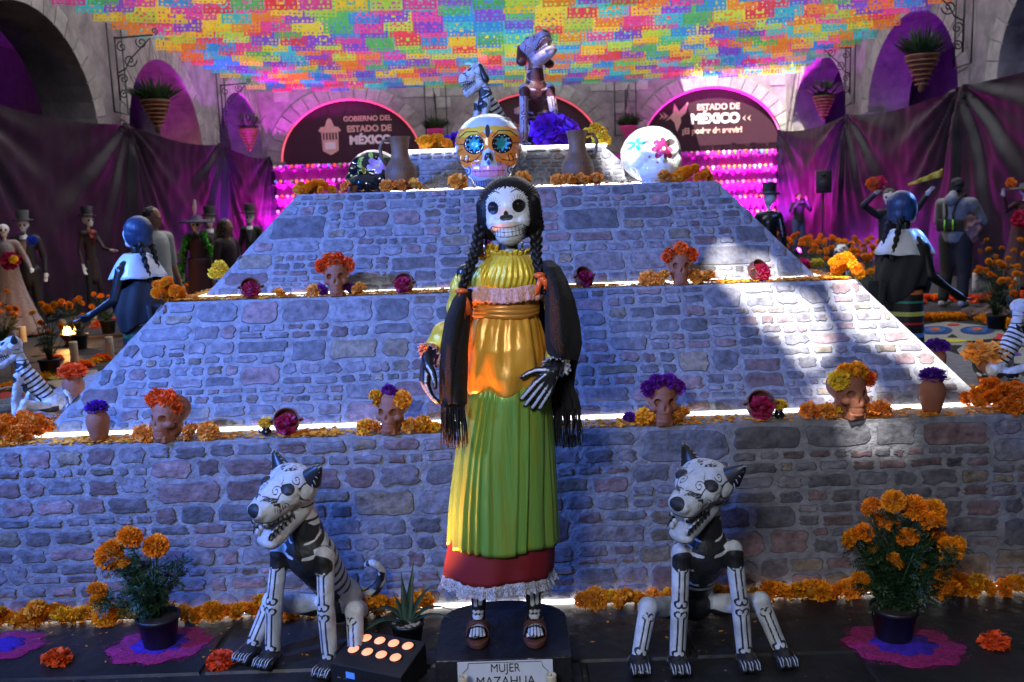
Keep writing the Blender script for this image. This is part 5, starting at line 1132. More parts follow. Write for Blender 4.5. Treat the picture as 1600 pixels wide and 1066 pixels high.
lm.f = keep; lm.m = [0]*len(keep); lm.obj('lace_trim', M_lace, woman)
# peplum of the blouse, sash, bodice, yoke
ppT = tabpx([(490,744,836,.80),(505,737,842,.85),(540,730,850,.92),(580,727,854,.9),(606,728,852,.86),(613,732,848,.82)]); pz0, pz1 = ppT[0][0], ppT[-1][0]
def pep(u, v):
    z = pz0+(pz1-pz0)*v; cx, hw, q = ring_at(ppT, z); th = 2*pi*u; n1 = noise.noise(Vector((cos(th)*2.2, sin(th)*2.2, v*1.6)))
    r_ = 1+(.030*sin(th*13+sin(v*4)*.8)+.022*sin(th*21+2*v))*(1-v)**1.5+.030*sin(th*5+v*2.5+sin(th*2)*1.5)*v+.16*n1*min(1,v*1.5); return (cx+hw*r_*cos(th), hw*q*r_*sin(th), z+.010*sin(th*5+1)*v)
MB().surf(pep, 260, 44, wrap=True).obj('blouse_peplum', M_ora, woman, solid=.002)
sh = MB()
for k, (py, r_) in enumerate(((479,.0145),(485,.016),(491,.0145))):
    A, B = Lp(743,py), Lp(838,py-1); cx = (A.x+B.x)/2; hw = (B.x-A.x)/2+.002; sh.tube([(cx+hw*cos(t), hw*.82*sin(t), A.z+.003*sin(t*3+k)) for t in np.linspace(0, 2*pi, 40)], r_*.75, 8, caps=False)
sh.obj('sash', mat('amber_sash', (.75,.33,.06), .35, metal=.3), woman)
bdT = tabpx([(444,728,848,.66),(462,733,846,.72),(484,744,836,.78)]); bz0, bz1 = bdT[0][0], bdT[-1][0]
def bod(u, v): z = bz0+(bz1-bz0)*v; cx, hw, q = ring_at(bdT, z); th = 2*pi*u; r_ = 1+.025*sin(th*31+sin(v*2))+.02*sin(th*13); return (cx+hw*r_*cos(th), hw*q*r_*sin(th), z)
MB().surf(bod, 260, 14, wrap=True).obj('blouse_bodice', M_ora, woman, solid=.002)
ykT = tabpx([(398,768,826,.9),(404,762,832,.9),(414,748,842,.78),(430,738,850,.72),(444,736,846,.74),(450,738,842,.70)]); yz0, yz1 = ykT[0][0], ykT[-1][0]
def yoke(u, v): z = yz0+(yz1-yz0)*v; cx, hw, q = ring_at(ykT, z); th = 2*pi*u; r_ = 1+.022*sin(th*37+v)*(.4+v)+.015*sin(th*11); return (cx+hw*r_*cos(th), hw*q*r_*sin(th)-.006, z)
MB().surf(yoke, 280, 22, wrap=True).obj('blouse_yoke', M_yel, woman, solid=.002)
cz = Lp(797,400)
MB().surf(lambda u, v: (cz.x+(.058+.012*v+.006*sin(2*pi*u*24)*v)*cos(2*pi*u), (.054+.010*v+.006*sin(2*pi*u*24)*v)*sin(2*pi*u), cz.z-.010+.030*v+.004*sin(2*pi*u*9)), 200, 6, wrap=True).obj('collar_ruffle', M_yel, woman, solid=.0015)
rz_ = Lp(790,445); rb = Lp(790,468)
def ruf(u, v):
    th = 2*pi*u; cx = rz_.x; hw = .145+.014*v; r_ = 1+(.03*sin(th*23)+.015*sin(th*47+1))*v; return (cx+hw*r_*cos(th), hw*.66*r_*sin(th)-.004, rz_.z+(rb.z-rz_.z)*v+.004*sin(th*5)+.003*sin(th*46)*v)
MB().surf(ruf, 300, 8, wrap=True).obj('lace_ruffle', M_place, woman, solid=.0012)
# sleeves
for q, a, b, c in ((-1, shL, elL, wrL), (1, shR, elR, wrR)):
    c2 = b.lerp(c, .80); sm = MB(); pts = [a+Vector((0,0,.01)), a.lerp(b,.35), a.lerp(b,.75), b, b.lerp(c2,.35), b.lerp(c2,.7), b.lerp(c2,.93), c2]; rr = [.042,.046,.045,.046,.050,.050,.038,.027]
    sm.tube(pts, rr, 32); o = sm.obj('sleeve', None, woman, sub=2); P = co(o.data); N_ = nrm(o.data); ax = (c2-a).normalized(); pr = P @ np.array(ax)
    ang = np.arctan2(P[:,0]-a.x, P[:,1]-a.y); P += N_*(.004*np.sin(pr*90+ang*3)+.003*np.sin(ang*9+pr*30))[:, None]; setco(o.data, P); o.data.materials.append(M_yel)
    d = (c-b).normalized(); s1 = d.cross(Vector((0,1,0))).normalized(); s2 = d.cross(s1)
    def cuff(u, v, c2=c2, d=d, s1=s1, s2=s2): th = 2*pi*u; r_ = .026+.020*v+.006*sin(th*13)*v; p = c2+d*(.030*v-.004+.004*sin(th*26)*v)+s1*r_*cos(th)+s2*r_*sin(th); return tuple(p)
    MB().surf(cuff, 160, 6, wrap=True).obj('lace_cuff', M_place if q < 0 else M_lace, woman, solid=.0012)
# head
hc = Lp(795,336,-.015); hd = obj('head', None, None, woman) if False else None
mb = MB(); mb.ell((0,.035,.030), (.088,.095,.090), 24); mb.ell((0,.0,.0), (.076,.070,.088), 24); mb.cap((0,-.012,-.040),(0,-.018,-.060),.066,.048,20); mb.ell((.040,-.030,-.022), (.030,.034,.034), 12); mb.ell((-.040,-.030,-.022), (.030,.034,.034), 12); mb.ell((0,-.03,.03), (.062,.045,.05), 16)
me = blob(mb, .0030, 4); P = co(me); fr = P[:,1] < 0
for ex, ez in ((-.040,.030),(.040,.030)):
    d = elli(P[:, [0,2]], (ex, ez), (.017,.022)); w = np.clip(-d/.010, 0, 1)*fr; P[:,1] += w*.008
setco(me, P); X = P[:, [0,2]]; A = X.copy(); A[:,0] = abs(A[:,0])
def sm_(x): return -.060+3.4*x*x
lash = [[(.042+.0185*cos(a), .030+.0225*sin(a)), (.042+.0300*cos(a-.12), .030+.036*sin(a-.12)+.002)] for a in np.linspace(.05, pi-.1, 11)]
tt = np.maximum(abs(X[:,1]-sm_(X[:,0])-.004)-.0165, A[:,0]-.060+abs(X[:,1]-sm_(X[:,0])-.004)*.8)
tl = [ [(x_, sm_(x_)-.012),(x_*.97, sm_(x_)+.020)] for x_ in (0,.0125,.024,.034,.043,.051,.057)]
mid = np.maximum(abs(X[:,1]-sm_(X[:,0])-.004)-.0012, A[:,0]-.058); mask = tt < 0
k1 = np.where(mask, np.minimum(strokes(A, tl, .00115), mid), 9.)
k1 = np.minimum(k1, abs(tt)-.0014)
nose = np.minimum(elli(A, (.0085,-.006), (.0125,.0095), .2), elli(X, (0,.004), (.0075,.014)))
dk = np.min([elli(A, (.040,.030), (.0185,.0225)), nose, k1, strokes(A, lash, .0009), strokes(A, [[(.018,.078),(.030,.085),(.044,.086),(.058,.079),(.067,.068)]], .0018)], axis=0)
ink(me, 'ink', np.where(fr, dk, 9.)); blush = elli(A, (.056,-.004), (.024,.018)); 
M_face = mat('white_face_paint', (.66,.68,.70), .42, var=.04, inks=[('ink',(.012,.010,.012))], coat=.15)
me.materials.append(M_face); head = obj('head', me, None, woman, hc, (.03, -.06, -.12)); head.scale = (1.08,1.08,.97)
for ex in (-.042,.042): MB().ell((ex-.004,-.060,.037), (.0024,.0022,.0026), 10).obj('eye_glint', mat('eye_glint', (.35,.12,.06), .1, coat=1), head)
hb = MB()
def hairf(u, v):      # hair shell with centre parting: v from the crown down, u round the back from one temple to the other
    th = pi*(-.5+2*0)+0
    return (0,0,0)
hb.ell((0,.050,.036), (.100,.100,.098), 28); hb.ell((.062,.03,.00), (.042,.062,.088), 16); hb.ell((-.062,.03,.00), (.042,.062,.088), 16); hb.ell((0,.07,-.03), (.085,.065,.07), 18)

hb.cap((.083,.0,.045),(.090,.02,-.055),.018,.018,10); hb.cap((-.083,.0,.045),(-.090,.02,-.055),.018,.018,10)
hm_ = blob(hb, .0045, 2); P = co(hm_); N_ = nrm(hm_); P += N_*(.0018*np.sin(P[:,0]*0+np.arctan2(P[:,2]-.03, abs(P[:,0])+.01)*70))[:, None]; setco(hm_, P); obj('hair', hm_, M_hair, head)
def braid(parent, path, r, name='braid'):
    path = [Vector(p) for p in path]; pts = []
    for i in range(len(path)-1):
        for k in range(14): pts.append(path[i].lerp(path[i+1], k/14))
    n = len(pts); mb = MB()
    for s in range(3):
        st_ = []
        for i, p in enumerate(pts):
            t = (pts[min(i+1,n-1)]-pts[max(i-1,0)]).normalized(); a = t.cross(Vector((0,1,0))).normalized(); b = a.cross(t); ph = i*.33+s*2*pi/3; rr = r*(1-.35*i/n)
            st_.append(p+a*rr*.62*sin(ph)+b*rr*.40*sin(2*ph))
        mb.tube(st_, [r*.55*(1-.35*i/n) for i in range(n)], 8)
    return mb.obj(name, M_hair, parent)
braid(woman, [Lp(752,352,.0), Lp(746,382,-.02), Lp(740,402,-.06), Lp(730,428,-.10), Lp(722,452,-.115)], .0225)
braid(woman, [Lp(836,350,.0), Lp(838,380,-.02), Lp(838,402,-.06), Lp(843,428,-.10)], .0225)
braid(woman, [Lp(843,432,-.10), Lp(846,446,-.11), Lp(849,460,-.11)], .015)
for (px, py), ends in (((721,455), ((708,500),(722,512),(716,480),(734,492))), ((843,430), ((838,462),(850,445),(856,452)))):
    rbm = MB(); c = Lp(px, py, -.12); rbm.ell(c, (.022,.016,.010), 10); o = rbm.obj('ribbon_knot', M_orib, woman)
    for e in ends:
        E = Lp(e[0], e[1], -.13); sd_ = Vector((.009,0,.003)); mid_ = c.lerp(E, .5)+Vector((.004,-.012,.006))
        MB().add([c-sd_*.5, c+sd_*.5, mid_+sd_, mid_-sd_, E+sd_*1.1, E-sd_*1.1], [(0,1,2,3),(3,2,4,5)]).obj('ribbon', M_orib, woman, solid=.0012)
for px, py in ((757,388),(816,382)):
    c = Lp(px, py, -.06); er = MB(); er.cap(c+Vector((0,0,.03)), c, .0015, .0015, 6); er.ell(c, (.005,.003,.014), 8); er.ell(c+Vector((0,0,-.018)), (.0035,.002,.006), 8); er.obj('earring', mat('dark_silver', (.3,.3,.32), .3, metal=.9), woman)
for (px, py, d_, c_) in ((756,371,.052,(.20,.015,.40)), (747,389,.048,(.75,.03,.28)), (768,394,.058,YL), (757,398,.045,OG)):
    flower(woman, Lp(px, py, .02), d_, c_, LOOSE, 'hair_flower', rot=(1.2,0,0))
# shawl over the shoulders, hanging on both arms
def px_surf(rows, nu, nv, dep, fold=.006, nf=5):
    """rows of (py, px left, px right, forward offset); dep bows the cloth round the arm"""
    def fn(u, v):
        q = v*(len(rows)-1); k = min(int(q), len(rows)-2); t = q-k; t = t*t*(3-2*t) if False else t; a, b = rows[k], rows[k+1]; py = a[0]*(1-t)+b[0]*t; l = a[1]*(1-t)+b[1]*t; r_ = a[2]*(1-t)+b[2]*t; f = a[3]*(1-t)+b[3]*t
        p = Lp(l+(r_-l)*u, py, f-dep*sin(pi*min(1, max(0, u*.9+.05)))); p.y += fold*sin(u*nf*2*pi+v*3); p.x += fold*.4*sin(u*nf*2*pi+1+v*4); return tuple(p)
    return MB().surf(fn, nu, nv)
shl = px_surf([(452,718,738,-.02),(470,706,738,-.06),(500,695,734,-.08),(540,690,729,-.09),(580,689,728,-.09),(632,689,727,-.08)], 40, 60, .085, .010, 1.6); shl.obj('shawl', M_shawl, woman, solid=.006)
shr = px_surf([(408,838,862,.02),(418,842,876,-.05),(440,848,888,-.08),(470,852,899,-.10),(505,853,906,-.10),(535,854,908,-.10),(552,858,904,-.085),(562,864,900,-.07)], 44, 60, .075, .009, 1.4); shr.obj('shawl', M_shawl, woman, solid=.006)
sht = px_surf([(540,862,906,.0),(580,858,898,.0),(605,860,896,.01),(628,862,907,.02),(640,866,909,.02)], 30, 30, .02, .007, 4); sht.obj('shawl_end', M_shawl, woman, solid=.005)
def backf(u, v): th = pi*u; return (Lp(790,440).x+(.165+.02*v)*cos(th), .03+.10*sin(th)+.01*sin(th*9), Lp(790,415).z-.02-.30*v-.03*sin(th))
MB().surf(backf, 60, 30).obj('shawl_back', M_shawl, woman, solid=.005)
fr_ = MB()
def fringe(x0, x1, py0, ln, dy, n):
    for i in range(n):
        px = x0+(x1-x0)*i/(n-1); a = Lp(px, py0+random.uniform(-2,2), dy+random.uniform(-.012,.012)); b = a+Vector((random.uniform(-.004,.004), 0, -ln*.12)); q = Lp(px, py0, dy); c = a+Vector((random.uniform(-.012,.012), random.uniform(-.01,.01), -ln*random.uniform(.85,1.08)))
        fr_.tube([a, b, a.lerp(c, .6)+Vector((random.uniform(-.004,.004),0,0)), c], [.0022,.0030,.0022,.0016], 5)
fringe(690, 726, 630, .145, -.14, 46); fringe(868, 907, 638, .135, .0, 40); fringe(862, 872, 630, .15, .02, 10)
o = fr_.obj('fringe', M_shawl, woman); o['kind'] = 'stuff'
# sandals
for a_ in (ankL, ankR):
    s_ = thing('x', None, None) if False else None
    sb = MB(); n = 28; V = []
    for z in (.0, .020):
        for k in range(n): t = 2*pi*k/n; V.append((a_.x+.042*cos(t)*(1+.12*sin(t)*-1), a_.y-.045+.088*sin(t), z))
    sb.add(V, [(k,(k+1)%n,n+(k+1)%n,n+k) for k in range(n)]+[tuple(range(n))[::-1], tuple(range(n, 2*n))]); sb.obj('sandal_sole', M_sand, woman, bev=.003)
    for sg in (-1,1):
        def strap(u, v, sg=sg): t = pi*u; return (a_.x-.040*cos(t), a_.y-.050+sg*(.022-.044*u)+(v-.5)*.026, .020+.046*sin(t)**.7)
        MB().surf(strap, 18, 4).obj('sandal_strap', M_sand, woman, solid=.003)
    def hs(u, v): t = pi*u; return (a_.x-.030*cos(t), a_.y-.0+.045*sin(t), .030+.022*v)
    MB().surf(hs, 18, 3).obj('heel_strap', M_sand, woman, solid=.003)
# plinth, plaque, candles
pb = thing('plinth', 'low black plastic wrapped plinth under the standing figure', 'plinth', (worig.x, WY, 0))
V = []; n = 12; hwid = .235
out = [(-hwid,-.21),(hwid,-.21)]+[(hwid*(1 if k < 1 else 1)*cos(t) if False else hwid*cos(t), .10+.16*sin(t)) for k, t in enumerate(np.linspace(0, pi, 16))]
V = [(x, y_, 0) for x, y_ in out]+[(x*.995, y_*.995, .12) for x, y_ in out]; n = len(out)
MB().add(V, [(k,(k+1)%n,n+(k+1)%n,n+k) for k in range(n)]+[tuple(range(n, 2*n))]).obj('plinth_block', mat('wrapped_black', (.012,.012,.015), .32, bump=1, bscale=16, var=.3), pb, bev=.004, smooth=False)
pq = thing('name_plaque', 'white plaque lettered MUJER MAZAHUA leaning on the plinth', 'plaque', (worig.x+.005, WY-.235, .0), rot=(-.22,0,0))
MB().box((0,0,.058), (.325,.006,.117)).obj('plate', mat('plaque_white', (.55,.57,.60), .5, var=.05), pq, smooth=False, bev=.001)
text('MUJER', .040, M_iron, pq, TM(0, .092, -.0035), ext=.0006, sx=.9); text('MAZAHUA', .044, M_iron, pq, TM(0, .048, -.0035), ext=.0006, sx=.95)
bl = MB(); fo = [(-.125,.112),(.125,.112),(.128,.095),(.145,.080),(.145,.035),(.128,.020),(.12,.004),(-.12,.004),(-.128,.020),(-.145,.035),(-.145,.080),(-.128,.095),(-.125,.112)]
bl.tube([(x, -.004, z) for x, z in fo], .0011, 4); bl.obj('border_line', M_iron, pq)
M_wax = mat('cream_wax', (.62,.55,.38), .45, var=.1)
M_flame = mat('candle_flame', (1,.6,.2), emit=(1,.5,.12), estr=7)
def candle(label, loc, h=.1, r=.018, lit=False):
    t = thing('candle', label, 'candle', loc, random.random()*6); MB().lathe([(r*.96,0),(r,.004),(r,h*.95),(r*.93,h),(r*.72,h*.985),(r*.6,h*.93),(.001,h*.93)], 20).obj('wax', M_wax, t); MB().tube([(0,0,h*.93),(.001,0,h*1.03)], .0013, 5).obj('wick', M_iron, t)
    if lit: MB().lathe([(.001,h*1.02),(.011,h*1.02+.018),(.008,h*1.02+.035),(.001,h*1.02+.06)], 10).obj('flame', M_flame, t)
candle('thick cream candle on the floor left of the name plaque', (at(724,1060,WY-.27).x, WY-.275, .0), .098, .017)
candle('thick cream candle on the floor right of the name plaque', (at(861,1060,WY-.27).x, WY-.275, .0), .094, .018)
# ------------------------------------------------------------------ amber lamp bar by the left dog
p = atz(574, 1058, 0); lb = thing('led_light_bar', 'black box light with eight glowing amber lenses by the left dog', 'stage light', (p.x+.045, p.y-.01, 0), -.42)
mb = MB(); L_, D_, H_ = .29, .18, .075
mb.add([(-L_/2,-D_/2,0),(L_/2,-D_/2,0),(L_/2,D_/2,0),(-L_/2,D_/2,0),(-L_/2,-D_/2,H_),(L_/2,-D_/2,H_),(L_/2,D_/2,H_+.045),(-L_/2,D_/2,H_+.045)], [(0,1,5,4),(1,2,6,5),(2,3,7,6),(3,0,4,7),(4,5,6,7),(3,2,1,0)]); mb.obj('case', M_case, lb, smooth=False, bev=.004)
M_amb = mat('amber_lens', (1,.35,.15), emit=(1,.30,.15), estr=.33); tn = math.atan2(.045, D_)
for i in range(4):
    for j in range(2):
        x = -.095+.058*i+j*.014; yy = -.012+.062*j; z = H_+.0225+yy/D_*.045+.003
        MB().lathe([(.021,0),(.020,.002),(.001,.002)], 16).obj('lens', M_amb, lb, loc=(x, yy, z), rot=(tn,0,0)); MB().lathe([(.021,0),(.025,0),(.025,.003),(.021,.003)], 16, closed=False).obj('lens_ring', M_case, lb, loc=(x, yy, z), rot=(tn,0,0))
MB().box((-.06,-D_/2-.001,.045), (.035,.003,.022)).obj('display', mat('blue_display', (.02,.06,.2), emit=(.02,.08,.35), estr=.5), lb, smooth=False)
for k in range(4): MB().box((-.015+.018*k,-D_/2-.001,.045), (.009,.003,.006)).obj('button', M_iron, lb, smooth=False)
MB().tube([(-L_/2-.006,-.03,.03),(-L_/2-.02,-.03,.08),(-L_/2-.02,.03,.09),(-L_/2-.006,.03,.03)], .005, 6).obj('bracket', M_case, lb)
s0 = Vector((p.x+.02, p.y+.01, .14)); lamp('amber_beam', 'SPOT', s0, (1,.30,.08), 45, target=worig+Vector((-.02,-.02,1.10)), size=.05, spot=R(54), blend=.8)
# ------------------------------------------------------------------ people and costumed skeleton figures further back
def tube_hand(mb, e, w, s=1.0):
    d = (w-e).normalized(); l = d.cross(Vector((0,1,0))); l = l.normalized() if l.length > .1 else Vector((1,0,0)); n = d.cross(l)
    mb.cap(w, w+d*.06*s, .024*s, .028*s, 8)
    for k in range(4): a = w+d*.07*s+l*(k-1.5)*.017*s; mb.cap(a, a+d*.045*s+n*.01*s, .0085*s, .008*s, 6); mb.cap(a+d*.045*s+n*.01*s, a+d*.075*s+n*.03*s, .008*s, .007*s, 6)
    mb.cap(w+d*.02*s+l*.03*s, w+d*.06*s+l*.055*s+n*.01*s, .010*s, .008*s, 6)
SKIN = mat('warm_skin', (.30,.15,.09), .55, var=.06)
BONEW = mat('bone_white', (.66,.64,.62), .5, var=.05, inks=[('ink',(.02,.015,.02))])
def figure(label, cat, x, Y, yaw, H=1.7, skull=False, skin=None, top=None, bottom=None, skirt=None, hair=None, hat=None, armL=None, armR=None, long_hair=False, thin=1.0, top_len=.90, name='person', sleeves=True, collar=None, shoes=None, step=.0, turn=0):
    skin = skin or (BONEW if skull else SKIN); s = H/1.7; t = thing(name, label, cat, (x, Y, 0), yaw, scale=s); mb = MB(); sh = .185*thin
    hipz = .92; J = {}
    for q in (-1,1):
        hp = Vector((q*.09*thin,0,hipz)); kn = Vector((q*.10,-.03+q*step*.5,.48)); an = Vector((q*.105,q*step+.02,.08)); J[q] = (hp,kn,an)
        mb.cap(hp, kn, .085*thin, .055*thin, 12); mb.cap(kn, an, .052*thin, .034*thin, 12); mb.cap(an+Vector((0,.02,-.035)), an+Vector((0,-.13,-.045)), .035, .030, 10)
    mb.cap((0,0,.95), (0,.0,1.12), .13*thin, .11*thin, 14); mb.cap((0,0,1.14), (0,.01,1.34), .115*thin, .125*thin, 14); mb.cap((-sh*.75,.01,1.40), (sh*.75,.01,1.40), .055, .055, 12)
    mb.cap((0,.01,1.42), (0,-.01,1.52), .05 if not skull else .026, .048 if not skull else .024, 10)
    arms = {}
    for q, a in ((-1, armL), (1, armR)):
        a = a or (Vector((q*(sh+.06),.03,1.12)), Vector((q*(sh+.07),-.05,.88))); S = Vector((q*sh,.01,1.39)); E, Wd = Vector(a[0]), Vector(a[1]); arms[q] = (S,E,Wd)
        mb.cap(S, E, .048*thin, .038*thin, 10); mb.cap(E, Wd, .036*thin, .024, 10); tube_hand(mb, E, Wd)
    hz = 1.60; hb = MB(); R3 = Matrix.Rotation(turn, 3, 'Z'); hc = Vector((0,-.015,hz))
    if skull:
        ps = [((0,.012,.020),(.082,.092,.082)),((0,-.045,-.015),(.060,.045,.050)),((0,-.045,-.065),(.046,.042,.034))]
    else:
        ps = [((0,.010,.022),(.078,.094,.092)),((0,-.030,-.030),(.062,.062,.070)),((0,-.060,-.078),(.035,.030,.022)),((0,-.103,-.008),(.014,.020,.020)),((0,-.092,-.045),(.028,.014,.010)),((.080,.01,-.005),(.010,.020,.028)),((-.080,.01,-.005),(.010,.020,.028))]
    for c, r_ in ps: mb.ell(hc+R3 @ Vector(c), r_, 14, M=R3)
    me = blob(mb, .0125, 2); P = co(me); Q = (P-np.array(hc)) @ np.array(R3)
    if skull:
        X = Q[:, [0,2]]; A = X.copy(); A[:,0] = abs(A[:,0]); m = (Q[:,1] < -.02)&(P[:,2] > 1.48)
        ink(me, 'ink', np.where(m, np.min([elli(A, (.030,.008), (.019,.021)), elli(X, (0,-.026), (.008,.012)), strokes(X, [[(-.035,-.058),(0,-.066),(.035,-.058)]]+[[(k*.011,-.048),(k*.011,-.078)] for k in range(-3,4)], .0014)], axis=0), 9.))
    o = obj('body', me, skin, t)
    if not skull:
        f = MB()
        for q in (-1,1): f.ell(hc+R3 @ Vector((q*.030,-.083,.004)), (.009,.006,.006), 8)
        f.obj('eyes', mat('dark_eye', (.02,.015,.012), .2), o)
        f = MB(); f.tube([hc+R3 @ Vector((q*.022,-.094+abs(q)*.01,-.046)) for q in (-1,-.5,0,.5,1)], .0045, 6); f.obj('mouth', mat('lip', (.28,.07,.06), .5), o)
    if bottom:
        b = MB()
        for q in (-1,1):
            hp,kn,an = J[q]; b.cap(hp, kn, .105*thin, .078*thin, 12); b.cap(kn, an+Vector((0,0,.04)), .075*thin, .062*thin, 12)
        b.cap((0,0,.93),(0,0,1.02),.135*thin,.13*thin,14); obj('trousers', blob(b, .014, 2), bottom, t)
        b = [MB(), MB()]
        for k, q in enumerate((-1,1)):
            an = J[q][2]; b[k].cap(an+Vector((0,.03,-.035)), an+Vector((0,-.15,-.042)), .046, .038, 10); b[k].obj('shoe', shoes or mat('dark_shoe', (.02,.02,.02), .4), t)
    if top:
        b = MB(); b.cap((0,.0,top_len+.06),(0,.0,1.10),.148*thin,.138*thin,16); b.cap((0,.0,1.12),(0,.01,1.32),.140*thin,.148*thin,16); b.cap((-sh*.78,.01,1.40),(sh*.78,.01,1.40),.064,.064,12)
        for q in (-1,1):
            S,E,Wd = arms[q]; b.cap(S, E, .060*thin, .052*thin, 10)
            if sleeves: b.cap(E, E.lerp(Wd,.93), .050*thin, .040*thin, 10)
        obj('top', blob(b, .013, 2), top, t)
    if skirt:
        mt, rr, flare = skirt; b = MB()
        b.surf(lambda u, v: ((rr+flare*v**1.6)*(1+.05*sin(u*2*pi*11)*v+.03*sin(u*2*pi*5+1)*v)*cos(2*pi*u), (rr*.85+flare*v**1.6)*(1+.05*sin(u*2*pi*11)*v)*sin(2*pi*u), 1.10-1.07*v), 110, 16, wrap=True); b.obj('skirt', mt, t, solid=.004)
    if hair:
        b = MB(); b.ell(hc+R3 @ Vector((0,.028,.036)), (.090,.092,.088), 16, M=R3); b.ell(hc+R3 @ Vector((0,.062,-.02)), (.080,.055,.070), 14, M=R3)
        if long_hair: b.cap(hc+R3 @ Vector((0,.06,0)), hc+R3 @ Vector((0,.10,-.30)), .085, .07, 14); b.cap(hc+R3 @ Vector((-.07,.0,0)), hc+R3 @ Vector((-.085,.02,-.22)), .03, .03, 10); b.cap(hc+R3 @ Vector((.07,.03,0)), hc+R3 @ Vector((.085,.04,-.22)), .03, .03, 10)
        m_ = blob(b, .010, 1); P = co(m_); P += nrm(m_)*np.array([noise.noise(Vector(p)*38) for p in P])[:, None]*.010; setco(m_, P); obj('hair', m_, hair, t)
    if hat:
        kind, hm_ = hat
        if kind == 'top': MB().lathe([(.001,.155),(.088,.155),(.092,.150),(.082,.02),(.086,.006),(.135,.010),(.140,.016),(.139,.0),(.08,-.006),(.001,-.006)], 24).obj('top_hat', hm_, t, loc=hc+Vector((0,.01,.078))); MB().lathe([(.0885,.008),(.0865,.035)], 24, closed=False).obj('hat_band', mat('grey_ribbon', (.12,.12,.13), .5), t, loc=hc+Vector((0,.01,.078)))
        if kind == 'wide': MB().lathe([(.001,.09),(.07,.085),(.09,.02),(.20,.015),(.26,-.015),(.255,-.025),(.19,.003),(.08,-.004),(.001,-.004)], 32, fn=lambda th, z: 1+.05*sin(th*3)).obj('wide_hat', hm_, t, loc=hc+Vector((0,.01,.066)))
    if collar: MB().add([(-.055,-.150*thin-.004,1.40),(.055,-.150*thin-.004,1.40),(.012,-.165*thin-.004,1.20),(-.012,-.165*thin-.004,1.20),(-.055,-.08,1.46),(.055,-.08,1.46)], [(0,1,2,3),(0,1,5,4)]).obj('shirt_front', collar, t, solid=.003)
    return t, s
M_suit = mat('black_suit', (.014,.014,.017), .6, var=.2); M_hat = mat('black_felt', (.012,.012,.015), .55); M_shirt = mat('white_shirt', (.6,.6,.62), .7); M_hairb = mat('dark_brown_hair', (.012,.009,.008), .45, bump=.7, bscale=90)
def X(px, Y): return at(px, 400, Y).x
V3 = Vector
# left side
figure('skeleton bride in a pale lace gown at the far left edge', 'mannequin', X(10,13.2), 13.2, .5, 1.62, skull=True, skirt=(mat('cream_gown', (.27,.21,.20), .8, var=.2, nscale=30, bump=.5), .15, .30), top=mat('cream_gown', (.27,.21,.20)), armR=(V3((.26,-.08,1.15)), V3((.30,-.30,1.02))), thin=.85, name='skeleton_bride')
figure('skeleton groom in black suit and grey top hat at the far left', 'mannequin', X(42,13.7), 13.7, .3, 1.68, skull=True, top=M_suit, bottom=M_suit, hat=('top', mat('grey_felt', (.06,.075,.08), .6)), collar=M_shirt, thin=.9, top_len=.72, name='skeleton_groom')
single('bright blue rosette pinned on the skeleton groom at far left', 'rosette', V3((X(47,13.5)+.07,13.46,1.36)), .15, (.02,.08,.75), LOOSE, name='blue_rosette', rot=(1.3,0,0))
single('crimson and pink bouquet held between the skeleton bride and groom', 'bouquet', V3((X(24,13.1),12.95,1.10)), .26, (.45,.01,.12), LOOSE, name='bouquet', rot=(1.2,0,0)); single('yellow bloom at the edge of the bridal bouquet', 'flower', V3((X(32,13.1),12.9,1.12)), .12, YL, LOOSE, name='bouquet_flower', rot=(1.2,0,0))
figure('thin skeleton man in dark coat standing alone before the left sheet', 'mannequin', X(142,15.0), 15.0, 1.0, 1.72, skull=True, top=mat('dark_coat', (.035,.020,.02), .7), bottom=M_suit, thin=.6, top_len=.6, armR=(V3((.16,-.12,1.15)), V3((.14,-.36,1.12))), collar=mat('dull_red_scarf', (.25,.03,.02), .7), hat=('top', M_hat), name='skeleton_man')
figure('man in a tight pale grey t-shirt looking right behind the left skeleton woman', 'person', X(243,9.9), 9.9, 1.15, 1.74, top=mat('pale_tshirt', (.36,.38,.36), .8, var=.06), bottom=mat('dark_jeans', (.02,.025,.04), .8), hair=M_hairb, thin=1.08, sleeves=False)
def boa(parent, col, pts, r=.06, n=420):
    mb = MB(); pts = [V3(p) for p in pts]
    for i in range(n):
        q = random.random()*(len(pts)-1); k = int(q); p = pts[k].lerp(pts[k+1], q-k); d = V3((random.gauss(0,1), random.gauss(0,1), random.gauss(0,1))).normalized(); e = d.cross(V3((.3,.2,1))).normalized()*r*.22; tip = p+d*r*random.uniform(.8,1.6)-V3((0,0,r*.4))
        mb.add([p-e*.3, p+d*r*.6-e, tip, p+d*r*.6+e], [(0,1,2,3)])
    o = mb.obj('feather_boa', col, parent); o['kind'] = 'stuff'; return o
M_flor = mat('dark_floral', (.10,.012,.03), .7, var=.5, nscale=30, col2=(.02,.015,.02))
t, s_ = figure('skeleton lady with wide navy hat and bright green feather boa', 'mannequin', X(311,13.4), 13.4, .1, 1.60, skull=True, skirt=(M_flor, .17, .10), top=M_flor, hat=('wide', mat('navy_hat', (.012,.014,.06), .6)), thin=.95, name='skeleton_lady')
boa(t, mat('green_feather', (.05,.42,.03), .8, var=.2, trans=.2), [(-.30,-.05,.35),(-.27,-.08,.8),(-.24,-.1,1.15),(-.15,-.08,1.42),(0,.06,1.47),(.15,-.08,1.42),(.24,-.1,1.15),(.30,-.08,.8),(.36,-.05,.35)], .075)
